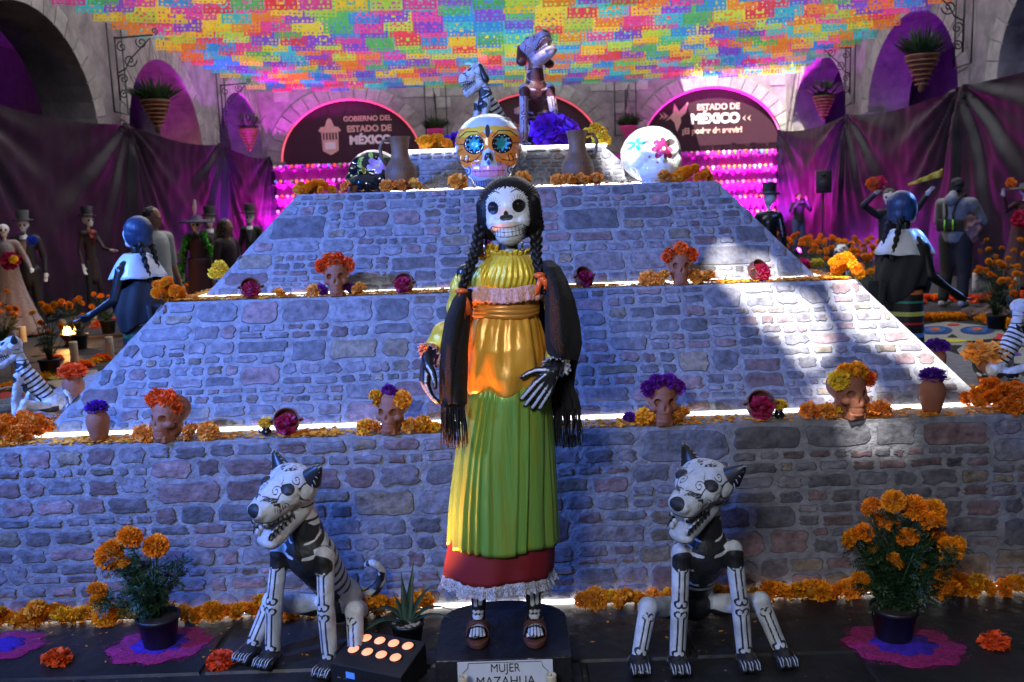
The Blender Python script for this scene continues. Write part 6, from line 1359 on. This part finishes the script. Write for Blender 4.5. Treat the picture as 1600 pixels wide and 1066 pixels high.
t = MB(); t.cap((0,0,0),(.01,0,.10),.035,.018,8); t.cap((0,0,-.09),(0,0,0),.018,.035,8); o = t.obj('hat_plume', mat('pale_plume', (.6,.5,.5), .8), loc=(X(310,13.3), 13.3, 1.76)); tag(o, 'pale plume standing on the wide navy hat', 'feather')
figure('skeleton man in top hat between green boa and dark haired woman', 'mannequin', X(333,14.8), 14.8, .2, 1.66, skull=True, top=M_suit, bottom=M_suit, hat=('top', M_hat), thin=.75, collar=M_shirt, name='skeleton_man')
figure('woman with long black hair in a dark top looking right', 'person', X(356,11.6), 11.6, 1.2, 1.58, top=mat('dark_blouse', (.025,.012,.015), .8), bottom=mat('dark_jeans', (.02,.025,.04)), hair=M_hairb, long_hair=True, thin=.92, sleeves=False)
figure('skeleton man in top hat nearest the altar slope at left', 'mannequin', X(395,15.6), 15.6, .1, 1.68, skull=True, top=M_suit, bottom=M_suit, hat=('top', M_hat), thin=.75, collar=M_shirt, name='skeleton_man')
# two more braided figures standing beside the altar
def braided(label, x, Y, yaw, face_turn, rainbow, s=1.12):
    s = 1.04; t = thing('skeleton_woman_figure', label, 'mannequin', (x, Y, 0), yaw, scale=s); mb = MB()
    mb.cap((0,0,.5),(0,0,1.0),.12,.10,14); mb.cap((0,0,1.0),(0,0,1.22),.09,.10,14); mb.cap((-.11,0,1.25),(.11,0,1.25),.045,.045,10); mb.cap((0,0,1.25),(0,0,1.38),.034,.034,10)
    for q in (-1,1): mb.cap((q*.07,0,.5),(q*.07,0,.06),.06,.035,10); mb.cap((q*.07,.02,.03),(q*.07,-.12,.025),.032,.026,8)
    arms = {-1:(V3((-.16,0,1.22)),V3((-.20,-.04,1.02)),V3((-.20,-.24,.90))), 1:(V3((.16,0,1.22)),V3((.20,-.04,1.02)),V3((.22,-.24,.92)))}
    for q in (-1,1): S,E,Wd = arms[q]; mb.cap(S,E,.04,.034,10); mb.cap(E,Wd,.034,.022,10); tube_hand(mb, E, Wd, 1.15)
    me = blob(mb, .011, 2); P = co(me); bl = np.full(len(P), 9.)
    for q in (-1,1):
        S,E,Wd = arms[q]; d = (Wd-E).normalized()
        for k in (-.012,.0,.014): bl = np.minimum(bl, dseg(P, [E+V3((k,0,.028)), Wd+V3((k*1.3,0,.022)), Wd+d*.15+V3((k*2.2,0,.018))])-.007)
    ink(me, 'bone', bl); obj('body', me, M_skinb, t)
    hc = V3((0,-.01,1.47)); Rm = Matrix.Rotation(face_turn, 3, 'Z'); hb = MB(); hb.ell((0,.03,.03),(.085,.09,.088),18); hb.ell((0,0,0),(.074,.068,.086),18); hb.ell((0,-.02,-.062),(.05,.042,.035),14)
    me = blob(hb, .006, 2); P = co(me); Xx = P[:, [0,2]]; A = Xx.copy(); A[:,0] = abs(A[:,0])
    ink(me, 'ink', np.where(P[:,1] < -.01, np.min([elli(A, (.038,.028), (.018,.022)), elli(Xx, (0,-.004), (.010,.010)), np.maximum(abs(abs(((A[:,0]+.0) % .014)-.007)-.007)-.0012, np.maximum(abs(Xx[:,1]+.052)-.014, A[:,0]-.055)), abs(np.maximum(abs(Xx[:,1]+.052)-.015, A[:,0]-.055))-.0015], axis=0), 9.)); me.materials.append(M_face); h = obj('head', me, None, t, hc, (0,0,face_turn)); h.scale = (1.0,)*3
    hb = MB(); hb.ell((0,.045,.034),(.100,.098,.096),20); hb.ell((.06,.03,0),(.04,.06,.085),12); hb.ell((-.06,.03,0),(.04,.06,.085),12); hb.ell((0,.075,-.03),(.08,.06,.07),14); obj('hair', blob(hb, .008, 1), mat('blue_black_hair', (.012,.035,.085), .45, var=.3, bump=.5, bscale=40, stretch=(1,1,.2)), h)  # blue lamp sheen is put into the hair colour
    for q in (-1,1): bo = braid(h, [(q*.06,.085,-.05),(q*.065,.11,-.14),(q*.06,.13,-.25),(q*.05,.14,-.36)], .022)
    cape = mat('white_satin', (.62,.66,.72), .35, metal=.1, var=.05)
    def cf(u, v): th = 2*pi*u; sq = 1+.18*abs(sin(2*th))**2; return ((.065+.125*v)*sq*cos(th), (.06+.085*v)*sq*sin(th), 1.335-.17*v**1.5-.004*sin(th*7)*v)
    MB().surf(cf, 120, 12, wrap=True).obj('cape_collar', cape, t, solid=.003)
    def sw(u, v): th = 2*pi*u; r_ = .165+.03*sin(pi*v)+.008*sin(th*9+v*4); return (r_*1.05*cos(th), r_*.8*sin(th)+.0, 1.17-.30*v-.06*sin(th+1.2)-.03*sin(th*3+2))
    MB().surf(sw, 110, 20, wrap=True).obj('shawl', mat('slate_shawl', (.018,.020,.026), .8, bump=.6, bscale=160), t, solid=.005)
    def sk_(u, v): th = 2*pi*u; r_ = .135+.05*v+.010*sin(th*8)*v; return (r_*cos(th), r_*.85*sin(th), .95-.87*v)
    b = MB(); nv = 60; b.surf(sk_, 90, nv, wrap=True); cols_ = rainbow; k = 0
    mi = []
    for f in b.f: j = f[0]//90; mi.append((1+(j//5) % (len(cols_)-1)) if j % 5 == 2 or (j % 5 == 3 and j % 2) else 0)
    b.m = mi; b.obj('striped_skirt', cols_, t)
    MB().surf(lambda u, v: (-.02+.16*u, .165+.03*sin(u*9)+.04*v, .98-.40*v), 14, 10).obj('shawl_tail', mat('slate_shawl', (.018,.020,.026)), t, solid=.005)
    fb = MB()
    for i in range(60): x_ = -.02+.16*i/59; fb.tube([(x_,.205,.58),(x_+random.uniform(-.01,.01),.21,.40+random.uniform(-.02,.02))], .0025, 4)
    o = fb.obj('fringe', M_shawl, t); o['kind'] = 'stuff'
    nb = MB()
    for k in range(14): a = pi*(k+.5)/14; nb.ell((.085*cos(a), -.04-.09*sin(a), 1.30-.06*sin(a)), (.011,.011,.011), 6)
    nb.obj('bead_necklace', mat('gold_beads', (.55,.35,.05), .3, metal=.6), t)
    return t
dkc = mat('skirt_black', (.012,.012,.016), .6); stc = [dkc]+[mat('stripe_'+n_, c_, .5) for n_, c_ in (('orange',(.75,.22,.08)),('teal',(.02,.30,.22)),('lime',(.55,.60,.15)),('red',(.6,.03,.06)),('blue',(.08,.30,.70)),('violet',(.25,.03,.35)))]
stl = [dkc]+[mat('stripe_'+n_, c_, .5) for n_, c_ in (('dark_red',(.20,.01,.03)),('white',(.35,.37,.42)),('dark_green',(.02,.10,.04)))]
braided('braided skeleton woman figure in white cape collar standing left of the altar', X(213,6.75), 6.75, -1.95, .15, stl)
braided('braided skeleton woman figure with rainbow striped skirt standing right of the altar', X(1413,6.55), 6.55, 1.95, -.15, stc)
# right side
figure('skeleton man in top hat and black satin coat right of the altar slope', 'mannequin', X(1201,12.0), 12.0, 2.6, 1.70, skull=True, top=mat('black_satin', (.012,.012,.014), .25), bottom=M_suit, hat=('top', M_hat), thin=.75, top_len=.7, turn=.5, name='skeleton_man')
t, s_ = figure('photographer in dark jacket and jeans raising a camera by the right corner', 'person', X(1247,25.5), 25.5, .2, 1.70, top=mat('dark_jacket', (.02,.02,.024), .8), bottom=mat('blue_jeans', (.05,.08,.16), .8), hair=M_hairb, armL=(V3((-.30,-.10,1.25)), V3((-.12,-.22,1.52))), armR=(V3((.30,-.10,1.25)), V3((.12,-.22,1.52))))
cm = thing('camera', 'black camera held up by the distant photographer', 'camera', (X(1247,25.5), 25.2, 1.50)); MB().box((0,0,0), (.14,.06,.10)).obj('camera_body', M_case, cm, bev=.01); MB().lathe([(.035,0),(.035,.10),(.03,.10)], 16).obj('camera_lens', M_case, cm, rot=(pi/2,0,0), loc=(0,-.02,0))
t, s_ = figure('dark skeleton dancer with both arms raised behind the right braided figure', 'mannequin', X(1386,11.6), 11.6, .1, 1.68, skull=True, top=M_suit, bottom=M_suit, hair=M_hairb, thin=.8, turn=-.6, armL=(V3((-.36,-.05,1.52)), V3((-.26,-.16,1.66))), armR=(V3((.36,-.05,1.45)), V3((.42,-.16,1.62))), name='skeleton_dancer')
for dx, c_, lb in ((-.30,(.85,.2,.03),'orange bouquet raised in the dancer’s left hand'.replace('’s',' figure')), (-.22,(.75,.03,.15),'red bloom beside the raised orange bouquet')): single(lb, 'bouquet', V3((X(1386,11.6)+dx,11.35,1.79+dx*.1)), .17, c_, LOOSE, name='bouquet', rot=(1.2,0,0))
o = MB().surf(lambda u, v: (u*.42, .02*sin(u*20), .10+.10*u+.07*v*(.4+u)), 20, 4).obj('yellow_fan', mat('yellow_cloth', (.85,.60,.05), .6), loc=(X(1416,11.3), 11.3, 1.62), solid=.01); tag(o, 'crinkled yellow fan held up behind the right braided figure', 'fan')
t, s_ = figure('visitor in grey hoodie with black chest bag seen from behind', 'person', X(1492,13.0), 13.0, 2.25, 1.80, top=mat('grey_hoodie', (.22,.235,.25), .9, var=.12), bottom=mat('charcoal_trousers', (.030,.028,.028), .85), hair=mat('curly_black_hair', (.010,.009,.009), .7, bump=1, bscale=90), thin=1.15, armL=(V3((-.30,-.12,1.14)), V3((-.12,-.34,1.12))), armR=(V3((.30,-.12,1.14)), V3((.12,-.34,1.10))), shoes=mat('pale_trainers', (.5,.48,.45), .6), step=.05)
M_strap = mat('black_strap', (.012,.012,.013), .7); b = MB(); b.cap((0,.16,1.44),(0,.12,1.50),.09,.06,12); obj('hood', blob(b, .012, 2), mat('grey_hoodie', (.14,.15,.16)), t)
for q in (-1,1): MB().tube([(q*.10,-.12,1.44),(q*.10,.02,1.505),(q*.08,.16,1.42),(q*.04,.19,1.25),(q*.06,.19,1.12)], .018, 6, flat=.5).obj('strap', M_strap, t)
MB().box((0,.175,1.10), (.36,.03,.16)).obj('back_bag', M_strap, t, bev=.02); 
for q in (-.05,.06): MB().box((q,.196,1.10), (.02,.008,.15)).obj('lime_strap', mat('lime_webbing', (.25,.75,.05), .6), t)
b = MB(); b.ell((0,0,0),(.13,.10,.20),14); b.ell((.06,0,.1),(.09,.08,.1),12); m_ = blob(b, .014, 1); P = co(m_); P += nrm(m_)*np.array([noise.noise(V3(p)*16) for p in P])[:, None]*.05; setco(m_, P); o = obj('crumpled_paper', m_, mat('pinkish_paper', (.32,.17,.15), .8, var=.15), loc=(X(1521,12.8), 12.85, 1.12)); tag(o, 'crumpled pinkish paper bundle carried by the grey hoodie visitor', 'paper bundle')
figure('skeleton lady in dark red dress at the far right frame edge', 'mannequin', X(1596,15.2), 15.2, -.3, 1.68, skull=True, top=M_flor, skirt=(M_flor,.17,.22), hat=('wide', M_hat), armL=(V3((-.28,-.08,1.3)), V3((-.34,-.16,1.55))), thin=.8, name='skeleton_lady')
single('orange bloom lifted by the skeleton lady at the right edge', 'flower', V3((X(1596,15.2)-.34,15.0,1.74)), .16, (.9,.25,.02), LOOSE, name='held_flower', rot=(1.2,0,0)); single('crimson bouquet at the waist of the right edge skeleton lady', 'bouquet', V3((X(1588,15.0),14.9,1.15)), .30, (.6,.02,.12), LOOSE, name='bouquet', rot=(1.2,0,0))
# loudspeaker on a tripod
Ys = 24.0; t = thing('loudspeaker', 'black loudspeaker on a tripod by the right sheet', 'loudspeaker', (X(1284,Ys), Ys, 0), -.2)
MB().box((0,0,1.98), (.38,.34,.58)).obj('speaker_box', M_case, t, bev=.02); MB().lathe([(.13,0),(.12,.01),(.001,.004)], 20).obj('speaker_cone', M_iron, t, rot=(pi/2,0,0), loc=(0,-.172,1.9)); MB().lathe([(.05,0),(.001,.006)], 16).obj('tweeter', M_iron, t, rot=(pi/2,0,0), loc=(0,-.172,2.15)); MB().tube([(0,0,.3),(0,0,1.7)], .022, 8).obj('pole', M_iron, t)
for a in (pi/2, pi/2+2.1, pi/2-2.1): MB().tube([(0,0,.72),(.55*cos(a),.55*sin(a),.02)], .016, 6).obj('leg', M_iron, t)
# ------------------------------------------------------------------ things on the paving further back
def bgplant(label, px, py, h, n, w, col=OR, d=.075, pot=True, seed=0):
    p = atz(px, py, 0); rr = random.Random(seed+px); bl = []
    for i in range(n): a = rr.uniform(0,2*pi); q = rr.uniform(.2,1)*w/2; bl.append((cos(a)*q, sin(a)*q, h*rr.uniform(.55,1), d*rr.uniform(.8,1.25)))
    plant(label, p, bl, h*.8, w, 90, .085, (.11,.19) if pot else None, seed+px, col=col)
for a in ((80,588,.78,9,.50),(125,545,.72,9,.55),(8,556,.80,8,.5),(170,520,.70,8,.6)): bgplant('orange marigold plant on the left paving, '+{80:'nearest and tallest, by the lit burner',125:'behind the lit burner',8:'cut by the left frame edge',170:'hidden partly by the left braided figure'}[a[0]], *a)
for a in ((300,478,.55,8,.7),(330,476,.5,6,.6)): bgplant({300:'orange marigold plant left of the green boa lady',330:'orange marigold plant right of the green boa lady'}[a[0]], *a, d=.10)
for i, a in enumerate(((1556,516,.95,12,.65),(1562,478,.98,14,.75),(1592,535,.9,9,.5),(1498,430,.9,8,.7))): bgplant(['pale leafed marigold plant in front of the cloth bundle at right','tall marigold plant behind the cloth bundle at right','marigold plant cut by the right frame edge','marigold plant beyond the grey hoodie visitor'][i], *a)
for i, (px, py) in enumerate(((1240,418),(1262,432),(1285,418),(1300,440),(1318,426),(1338,446),(1352,428),(1366,462),(1378,440),(1348,470),(1395,430))):
    bgplant(['leftmost','second','third','fourth','fifth','sixth','seventh','eighth','ninth','tenth','last'][i]+' marigold plant of the bed behind the right altar slope', px, py, .80, 11, .8, d=.11, pot=False, seed=i)
t = thing('potted_flowers', 'clay pot of bright pink flowers behind the right altar slope', 'potted flowers', V3((X(1262,8.6), 8.6, 0)) if False else (X(1264,9.5), 9.5, .62)); MB().lathe([(.06,0),(.10,.12),(.11,.2),(.10,.2),(.001,.18)], 20).obj('pot', M_clay, t)
MB().box((0,0,-.31), (.3,.3,.62)).obj('stand', M_case, t)
for i in range(5): flower(t, (random.uniform(-.08,.08), random.uniform(-.05,.05), .24+random.uniform(0,.1)), .16, ((.8,.03,.22),(.8,.03,.22),(.8,.6,.05),(.15,.5,.4),(.7,.05,.4))[i], LOOSE, 'bloom')
for i, (px, py) in enumerate(((120,505),(150,508),(50,520),(185,500),(85,560),(55,600),(130,570),(112,572),(160,560))):
    p = atz(px, py, .03); single(['first','second','third','fourth','fifth','sixth','seventh','eighth','ninth'][i]+' loose orange-red flower from the back on the left paving', 'flower', p, .20, RD, LOOSE, name='paving_flower', squash=.6)
for i in range(15):
    px = 1420+i*13; p = atz(px, 468-i*.2+random.uniform(-3,3), .03); single(f'red-orange flower lying in the row behind the sawdust skull, right paving', 'flower', p, .26, RD if i % 3 else OR, LOOSE, name='row_flower', squash=.6, group='row of loose flowers on the right paving')
for i, (px, py, h) in enumerate(((37,535,.22),(100,520,.2),(147,508,.22),(118,575,.3),(173,560,.26),(28,600,.25),(1523,455,.3),(1588,462,.3),(262,500,.2))):
    candle(['pale candle behind the far left plants','pale candle left of the lit burner','pale candle below the left braided figure hand','tall pale candle right of the nearest left marigold plant','pale candle at the altar edge on the left paving','pale candle just behind the left ledge dog','pale candle behind the cloth bundle at right','pale candle at the right frame edge','pale candle under the left braided figure'][i], atz(px, py, 0), h, .045)
p = atz(110, 540, 0); t = thing('fire_burner', 'small clay burner with a bright flame on the left paving', 'burner', p); MB().lathe([(.08,0),(.05,.05),(.11,.12),(.12,.16),(.10,.15),(.001,.12)], 18).obj('bowl', M_clayd, t)
for k in range(5): MB().lathe([(.001,.0),(.03,.03),(.022,.07),(.001,.13)], 8).obj('flame', M_flame, t, loc=(random.uniform(-.06,.06), random.uniform(-.05,.05), .13))
lamp('fire_glow', 'POINT', p+V3((0,0,.34)), (1,.45,.12), 6, size=.08)
o = MB().box((0,0,.02), (.8,.12,.05)).obj('wooden_plank', mat('dark_plank', (.03,.02,.016), .8), loc=atz(150,530,0), rot=(0,0,.5), smooth=False); tag(o, 'dark plank lying behind the burner on the left paving', 'plank')
b = MB(); b.ell((0,0,.06),(.33,.2,.12),16); b.ell((.2,.05,.04),(.22,.15,.08),12); m_ = blob(b, .02, 1); P = co(m_); P += nrm(m_)*np.array([noise.noise(V3(p_)*9) for p_ in P])[:, None]*.07; P[:,2] = np.maximum(P[:,2], 0); setco(m_, P); o = obj('cloth_bundle', m_, mat('brown_sacking', (.12,.08,.07), .9, var=.3, nscale=14), loc=atz(1545,500,0)); tag(o, 'crumpled brown cloth bundle on the right paving', 'cloth bundle')
for k, (x, yy, fc, lb, s2) in enumerate(((-2.19,4.46,RD,'round clay jar with red-orange flower at the left side of the altar',.15),(2.13,4.50,PU,'small clay jar with purple flower hidden behind the right slope',.13),(2.24,4.24,PE,'squat clay pot with peach flowers at the right end of the ledge',.13))): jar(lb, V3((x,yy,.744)), s2, M_clay, fc, LOOSE if k != 1 else POM, s2*.9 if k < 2 else .19, ['red-orange flower filling the jar at the left altar side','purple flower in the small jar behind the right slope','frilly peach flower bursting from the squat pot at the right ledge end'][k])
t = thing('wicker_basket', 'small wicker basket at the left end of the lowest ledge', 'basket', (-2.42,4.3,.744)); MB().lathe([(.06,0),(.09,.05),(.085,.055),(.055,.01),(.001,.01)], 20).obj('basket_bowl', mat('wicker', (.16,.10,.04), .8, bump=1, bscale=80), t); MB().tube([(.085*cos(a),0,.05+.07*sin(a)) for a in np.linspace(0,pi,12)], .005, 6).obj('handle', mat('wicker', (.16,.10,.04)), t)
t = thing('small_black_jug', 'tiny jug of yellow flowers on the left side of the second ledge', 'jug', (-1.51,4.75,1.262)); MB().lathe([(.02,0),(.032,.02),(.022,.045),(.026,.055),(.001,.05)], 14).obj('jug_body', M_gblack, t)
for k in range(3): flower(t, ((k-1)*.02, 0, .09+.03*(k == 1)), .075, YL, LOOSE, 'yellow_flower', rot=(.6,0,0))
t = thing('small_succulent', 'tiny clay pot with spiky succulent beside the black painted skull', 'succulent', (X(560,4.86)-.01,4.86,1.742)); MB().lathe([(.02,0),(.03,.035),(.026,.035),(.001,.03)], 14).obj('pot', M_clay, t)
for k in range(12): a = k*2.4; MB().tube([(0,0,.03),(cos(a)*.015,sin(a)*.015,.055),(cos(a)*.028,sin(a)*.028,.075)], [.004,.003,.0008], 5).obj('leaf', mat('agave_leaf'), t)
# ------------------------------------------------------------------ sawdust carpets on the paving
def flat(parent, name, pxs, col, z, h=.006, rough=.95):
    pts = [atz(a, b, 0) for a, b in pxs]; n = len(pts); q = [(p.x-parent.location.x, p.y-parent.location.y) for p in pts]
    return MB().add([(x, y_, z) for x, y_ in q]+[(x, y_, z+h) for x, y_ in q], [tuple(range(n, 2*n)) ]+[(k,(k+1)%n,n+(k+1)%n,n+k) for k in range(n)]).obj(name, mat('sawdust'), parent, smooth=False, color=col)
def ovl(cx, cy, rx, ry, n=26, w=0, k=0): return [(cx+rx*(1+w*sin(k*t))*cos(t), cy+ry*(1+w*sin(k*t))*sin(t)) for t in [2*pi*i/n for i in range(n)]]
p = atz(1530, 540, 0); sc = thing('sawdust_carpet', 'sawdust carpet of a pale skull on black with a marigold border at right', 'sawdust art', (p.x, p.y, .002))
flat(sc, 'black_ground', [(1400,502),(1520,500),(1700,540),(1760,640),(1380,640)], (.008,.008,.01), .002)
flat(sc, 'skull_shape', [(1440,510),(1480,505),(1530,510),(1565,517),(1572,525),(1560,531),(1530,533),(1512,536),(1508,542),(1440,540),(1420,535),(1415,518)], (.34,.36,.33), .009)
for cx_ in (1461,1527):
    flat(sc, 'eye_ring', ovl(cx_,519,27,6.5), (.01,.06,.28), .016); flat(sc, 'eye_petal', ovl(cx_,519,17,4.2,26,.15,8), (.03,.16,.45), .023); flat(sc, 'eye_centre', ovl(cx_,519,8,2.2), (.7,.14,.02), .030)
flat(sc, 'nose', [(1488,525),(1496,530),(1480,530)], (.01,.01,.01), .016); flat(sc, 'teeth', ovl(1480,535.5,33,2.6), (.65,.60,.05), .016)
flat(sc, 'brow', ovl(1490,510,10,1.6), (.6,.05,.05), .016); flat(sc, 'pink_flower', ovl(1572,530,18,5.5,30,.2,5), (.65,.05,.06), .016)
flat(sc, 'second_skull', [(1508,540),(1530,538),(1600,545),(1640,560),(1600,572),(1560,566),(1500,556),(1495,549)], (.34,.37,.36), .009); flat(sc, 'orange_petal', ovl(1525,545.5,17,5.5,20,.1,3), (.75,.25,.07), .016); flat(sc, 'violet_flower', ovl(1578,556,16,5,30,.2,5), (.15,.03,.5), .016); flat(sc, 'violet_streak', ovl(1475,539,10,2), (.3,.03,.5), .016)
flat(sc, 'mouth_line', ovl(1560,549,16,1.6), (.03,.03,.02), .016)
for A, B, n in (((1440,503),(1522,500),18),((1522,500),(1640,527),26)):
    for i in range(n): q = atz(A[0]+(B[0]-A[0])*i/n, A[1]+(B[1]-A[1])*i/n, 0); flower(sc, (q.x-p.x, q.y-p.y, .04), .17, OG, LOOSE, rot=(random.uniform(-.5,.5),0,i))
p = atz(90, 600, 0); sc = thing('sawdust_carpet', 'sawdust carpet of pink and cream shapes edged with marigold at left', 'sawdust art', (p.x, p.y, .002))
flat(sc, 'dark_ground', [(-60,628),(180,572),(260,640),(-60,700)], (.010,.008,.01), .002)
flat(sc, 'yellow_shape', ovl(88,589,18,6,24,.15,4), (.6,.42,.05), .009); flat(sc, 'magenta_shape', ovl(112,586,18,7,30,.2,5), (.38,.02,.12), .016); flat(sc, 'cream_shape', ovl(112,602,36,8,30,.12,4), (.45,.38,.30), .009); flat(sc, 'orange_shape', ovl(122,606,20,7,24,.15,5), (.55,.16,.04), .020); flat(sc, 'red_shape', ovl(20,622,24,7,24,.15,5), (.45,.04,.04), .009); flat(sc, 'cream_flower', ovl(140,586,16,6,24,.2,5), (.40,.36,.34), .009)
for i in range(34): q = atz(-40+(210)*i/34, 624-(62)*i/34, 0); flower(sc, (q.x-p.x, q.y-p.y, .02), .12, OG, LOOSE, rot=(random.uniform(-.5,.5),0,i))
# ------------------------------------------------------------------ hanging baskets and scroll brackets
def hanger(label, lab2, base, nrm_, px_off, s=1.0, glow=None):
    n = V3(nrm_); base = V3(base); side = V3((-n.y, n.x, 0)); br = thing('scroll_bracket', lab2, 'wall bracket', base); T = lambda a, b, c=0: tuple(n*a*s+side*c+V3((0,0,b*s)))
    b = MB(); b.tube([T(.03,0),T(.03,1.25)], .020*s, 6); b.obj('back_bar', M_iron, br); b = MB(); b.tube([T(.03,1.22),T(.8,1.26)], .018*s, 6); b.obj('top_bar', M_iron, br)
    for cx_, cz_, r_, a0, sg in ((.16,1.05,.11,1.5,1),(.30,.78,.14,0,-1),(.56,1.12,.12,2.5,1),(.14,.42,.11,3.4,-1),(.12,.12,.09,1,1),(.84,1.33,.07,-1.5,1)):
        c = MB(); c.tube([T(x_, z_) for x_, z_ in spiral((cx_,cz_), r_, 1.4, a0, sg, 22)], .013*s, 5); c.obj('scroll', M_iron, br)
    c = MB(); c.tube([T(.05,.55),T(.2,.62),T(.3,.8),T(.5,.98),T(.74,1.2)], .014*s, 6); c.obj('brace', M_iron, br)
    fr = MB(); rect = [(-.34,-.25),(.34,-.25),(.34,1.45),(-.34,1.45),(-.34,-.25)]; fr.tube([tuple(n*.03+side*a+V3((0,0,b_))) for a, b_ in rect], .018, 4); fr.obj('plaque_frame', M_iron, br)
    bs = thing('hanging_basket', label, 'hanging basket', base+n*.74*s+V3((0,0,-.05*s))); 
    prof = [(.01,-.62),(.05,-.60),(.06,-.52),(.04,-.50),(.12,-.36),(.13,-.34),(.20,-.20),(.21,-.18),(.28,-.03),(.30,.0),(.29,.03),(.25,.0),(.01,-.05)]
    MB().lathe([(r_*s, z*s) for r_, z in prof], 24).obj('cone', glow or mat('woven_basket', (.16,.06,.03), .5, bump=1, bscale=60, var=.3), bs)
    for k in range(6): rg = MB(); zz = -.08-.08*k; rr = .27-.032*k-.0; rg.tube([(rr*s*cos(a), rr*s*sin(a), zz*s) for a in np.linspace(0,2*pi,20)], .012*s, 5); rg.obj('basket_ring', mat('basket_ring', (.30,.13,.05), .5), bs)
    for k in range(3): a = k*2.1+.5; MB().tube([(.27*s*cos(a), .27*s*sin(a), 0),(0,0,1.26*s)], .004, 4).obj('chain', M_iron, bs)
    lf = MB()
    for i in range(260):
        a = random.uniform(0,2*pi); L_ = random.uniform(.25,.62)*s; el = random.uniform(.5,1.5); r_ = random.uniform(0,.2)*s; d = V3((cos(a)*cos(el), sin(a)*cos(el), sin(el))); o_ = V3((cos(a)*r_, sin(a)*r_, 0)); e = d.cross(V3((0,0,1))).normalized()*.014*s; m = o_+d*L_*.6
        lf.add([o_-e*.4, o_+e*.4, m+e, o_+d*L_+V3((0,0,-.05*s)), m-e], [(0,1,2,3,4)])
    o = lf.obj('foliage', mat('basket_plant', (.05,.10,.035), .6, var=.4, nscale=3, trans=.2), bs); o['kind'] = 'stuff'
ML = mat('magenta_basket', (.5,.02,.2), .5, bump=1, bscale=60, emit=(.6,.02,.25), estr=.05)  # magenta light put into the basket colour, with a faint glow
def sideY(px, Xw): return atx(px, 150, Xw).y
YL1 = sideY(178, WX0); YL2 = sideY(338, WX0)
hanger('hanging basket at the nearer left pier', 'scroll bracket on the nearer left pier', (WX0+.05, YL1+.1, 4.0), (1,0,0), 0, 1.0)
hanger('hanging basket at the farther left pier', 'scroll bracket on the farther left pier', (WX0+.05, YL2+.2, 4.0), (1,0,0), 0, .95)
YR1 = sideY(1330, WX1); YR2 = sideY(1508, WX1)
hanger('hanging basket at the farther right pier', 'scroll bracket on the farther right pier', (WX1-.05, YR1-.1, 4.2), (-1,0,0), 0, .95)
hanger('large hanging basket at the nearer right pier', 'scroll bracket on the nearer right pier', (WX1-.05, YR2, 4.3), (-1,0,0), 0, 1.1)
hanger('magenta lit hanging basket between the left and middle back arches', 'scroll bracket left of the middle back arch', (at(681,170,WY1-.05).x, WY1-.05, 4.1), (0,-1,0), 0, .9, ML)
hanger('hanging basket between the middle and right back arches', 'scroll bracket right of the middle back arch', (at(977,170,WY1-.05).x, WY1-.05, 4.0), (0,-1,0), 0, .9, ML)
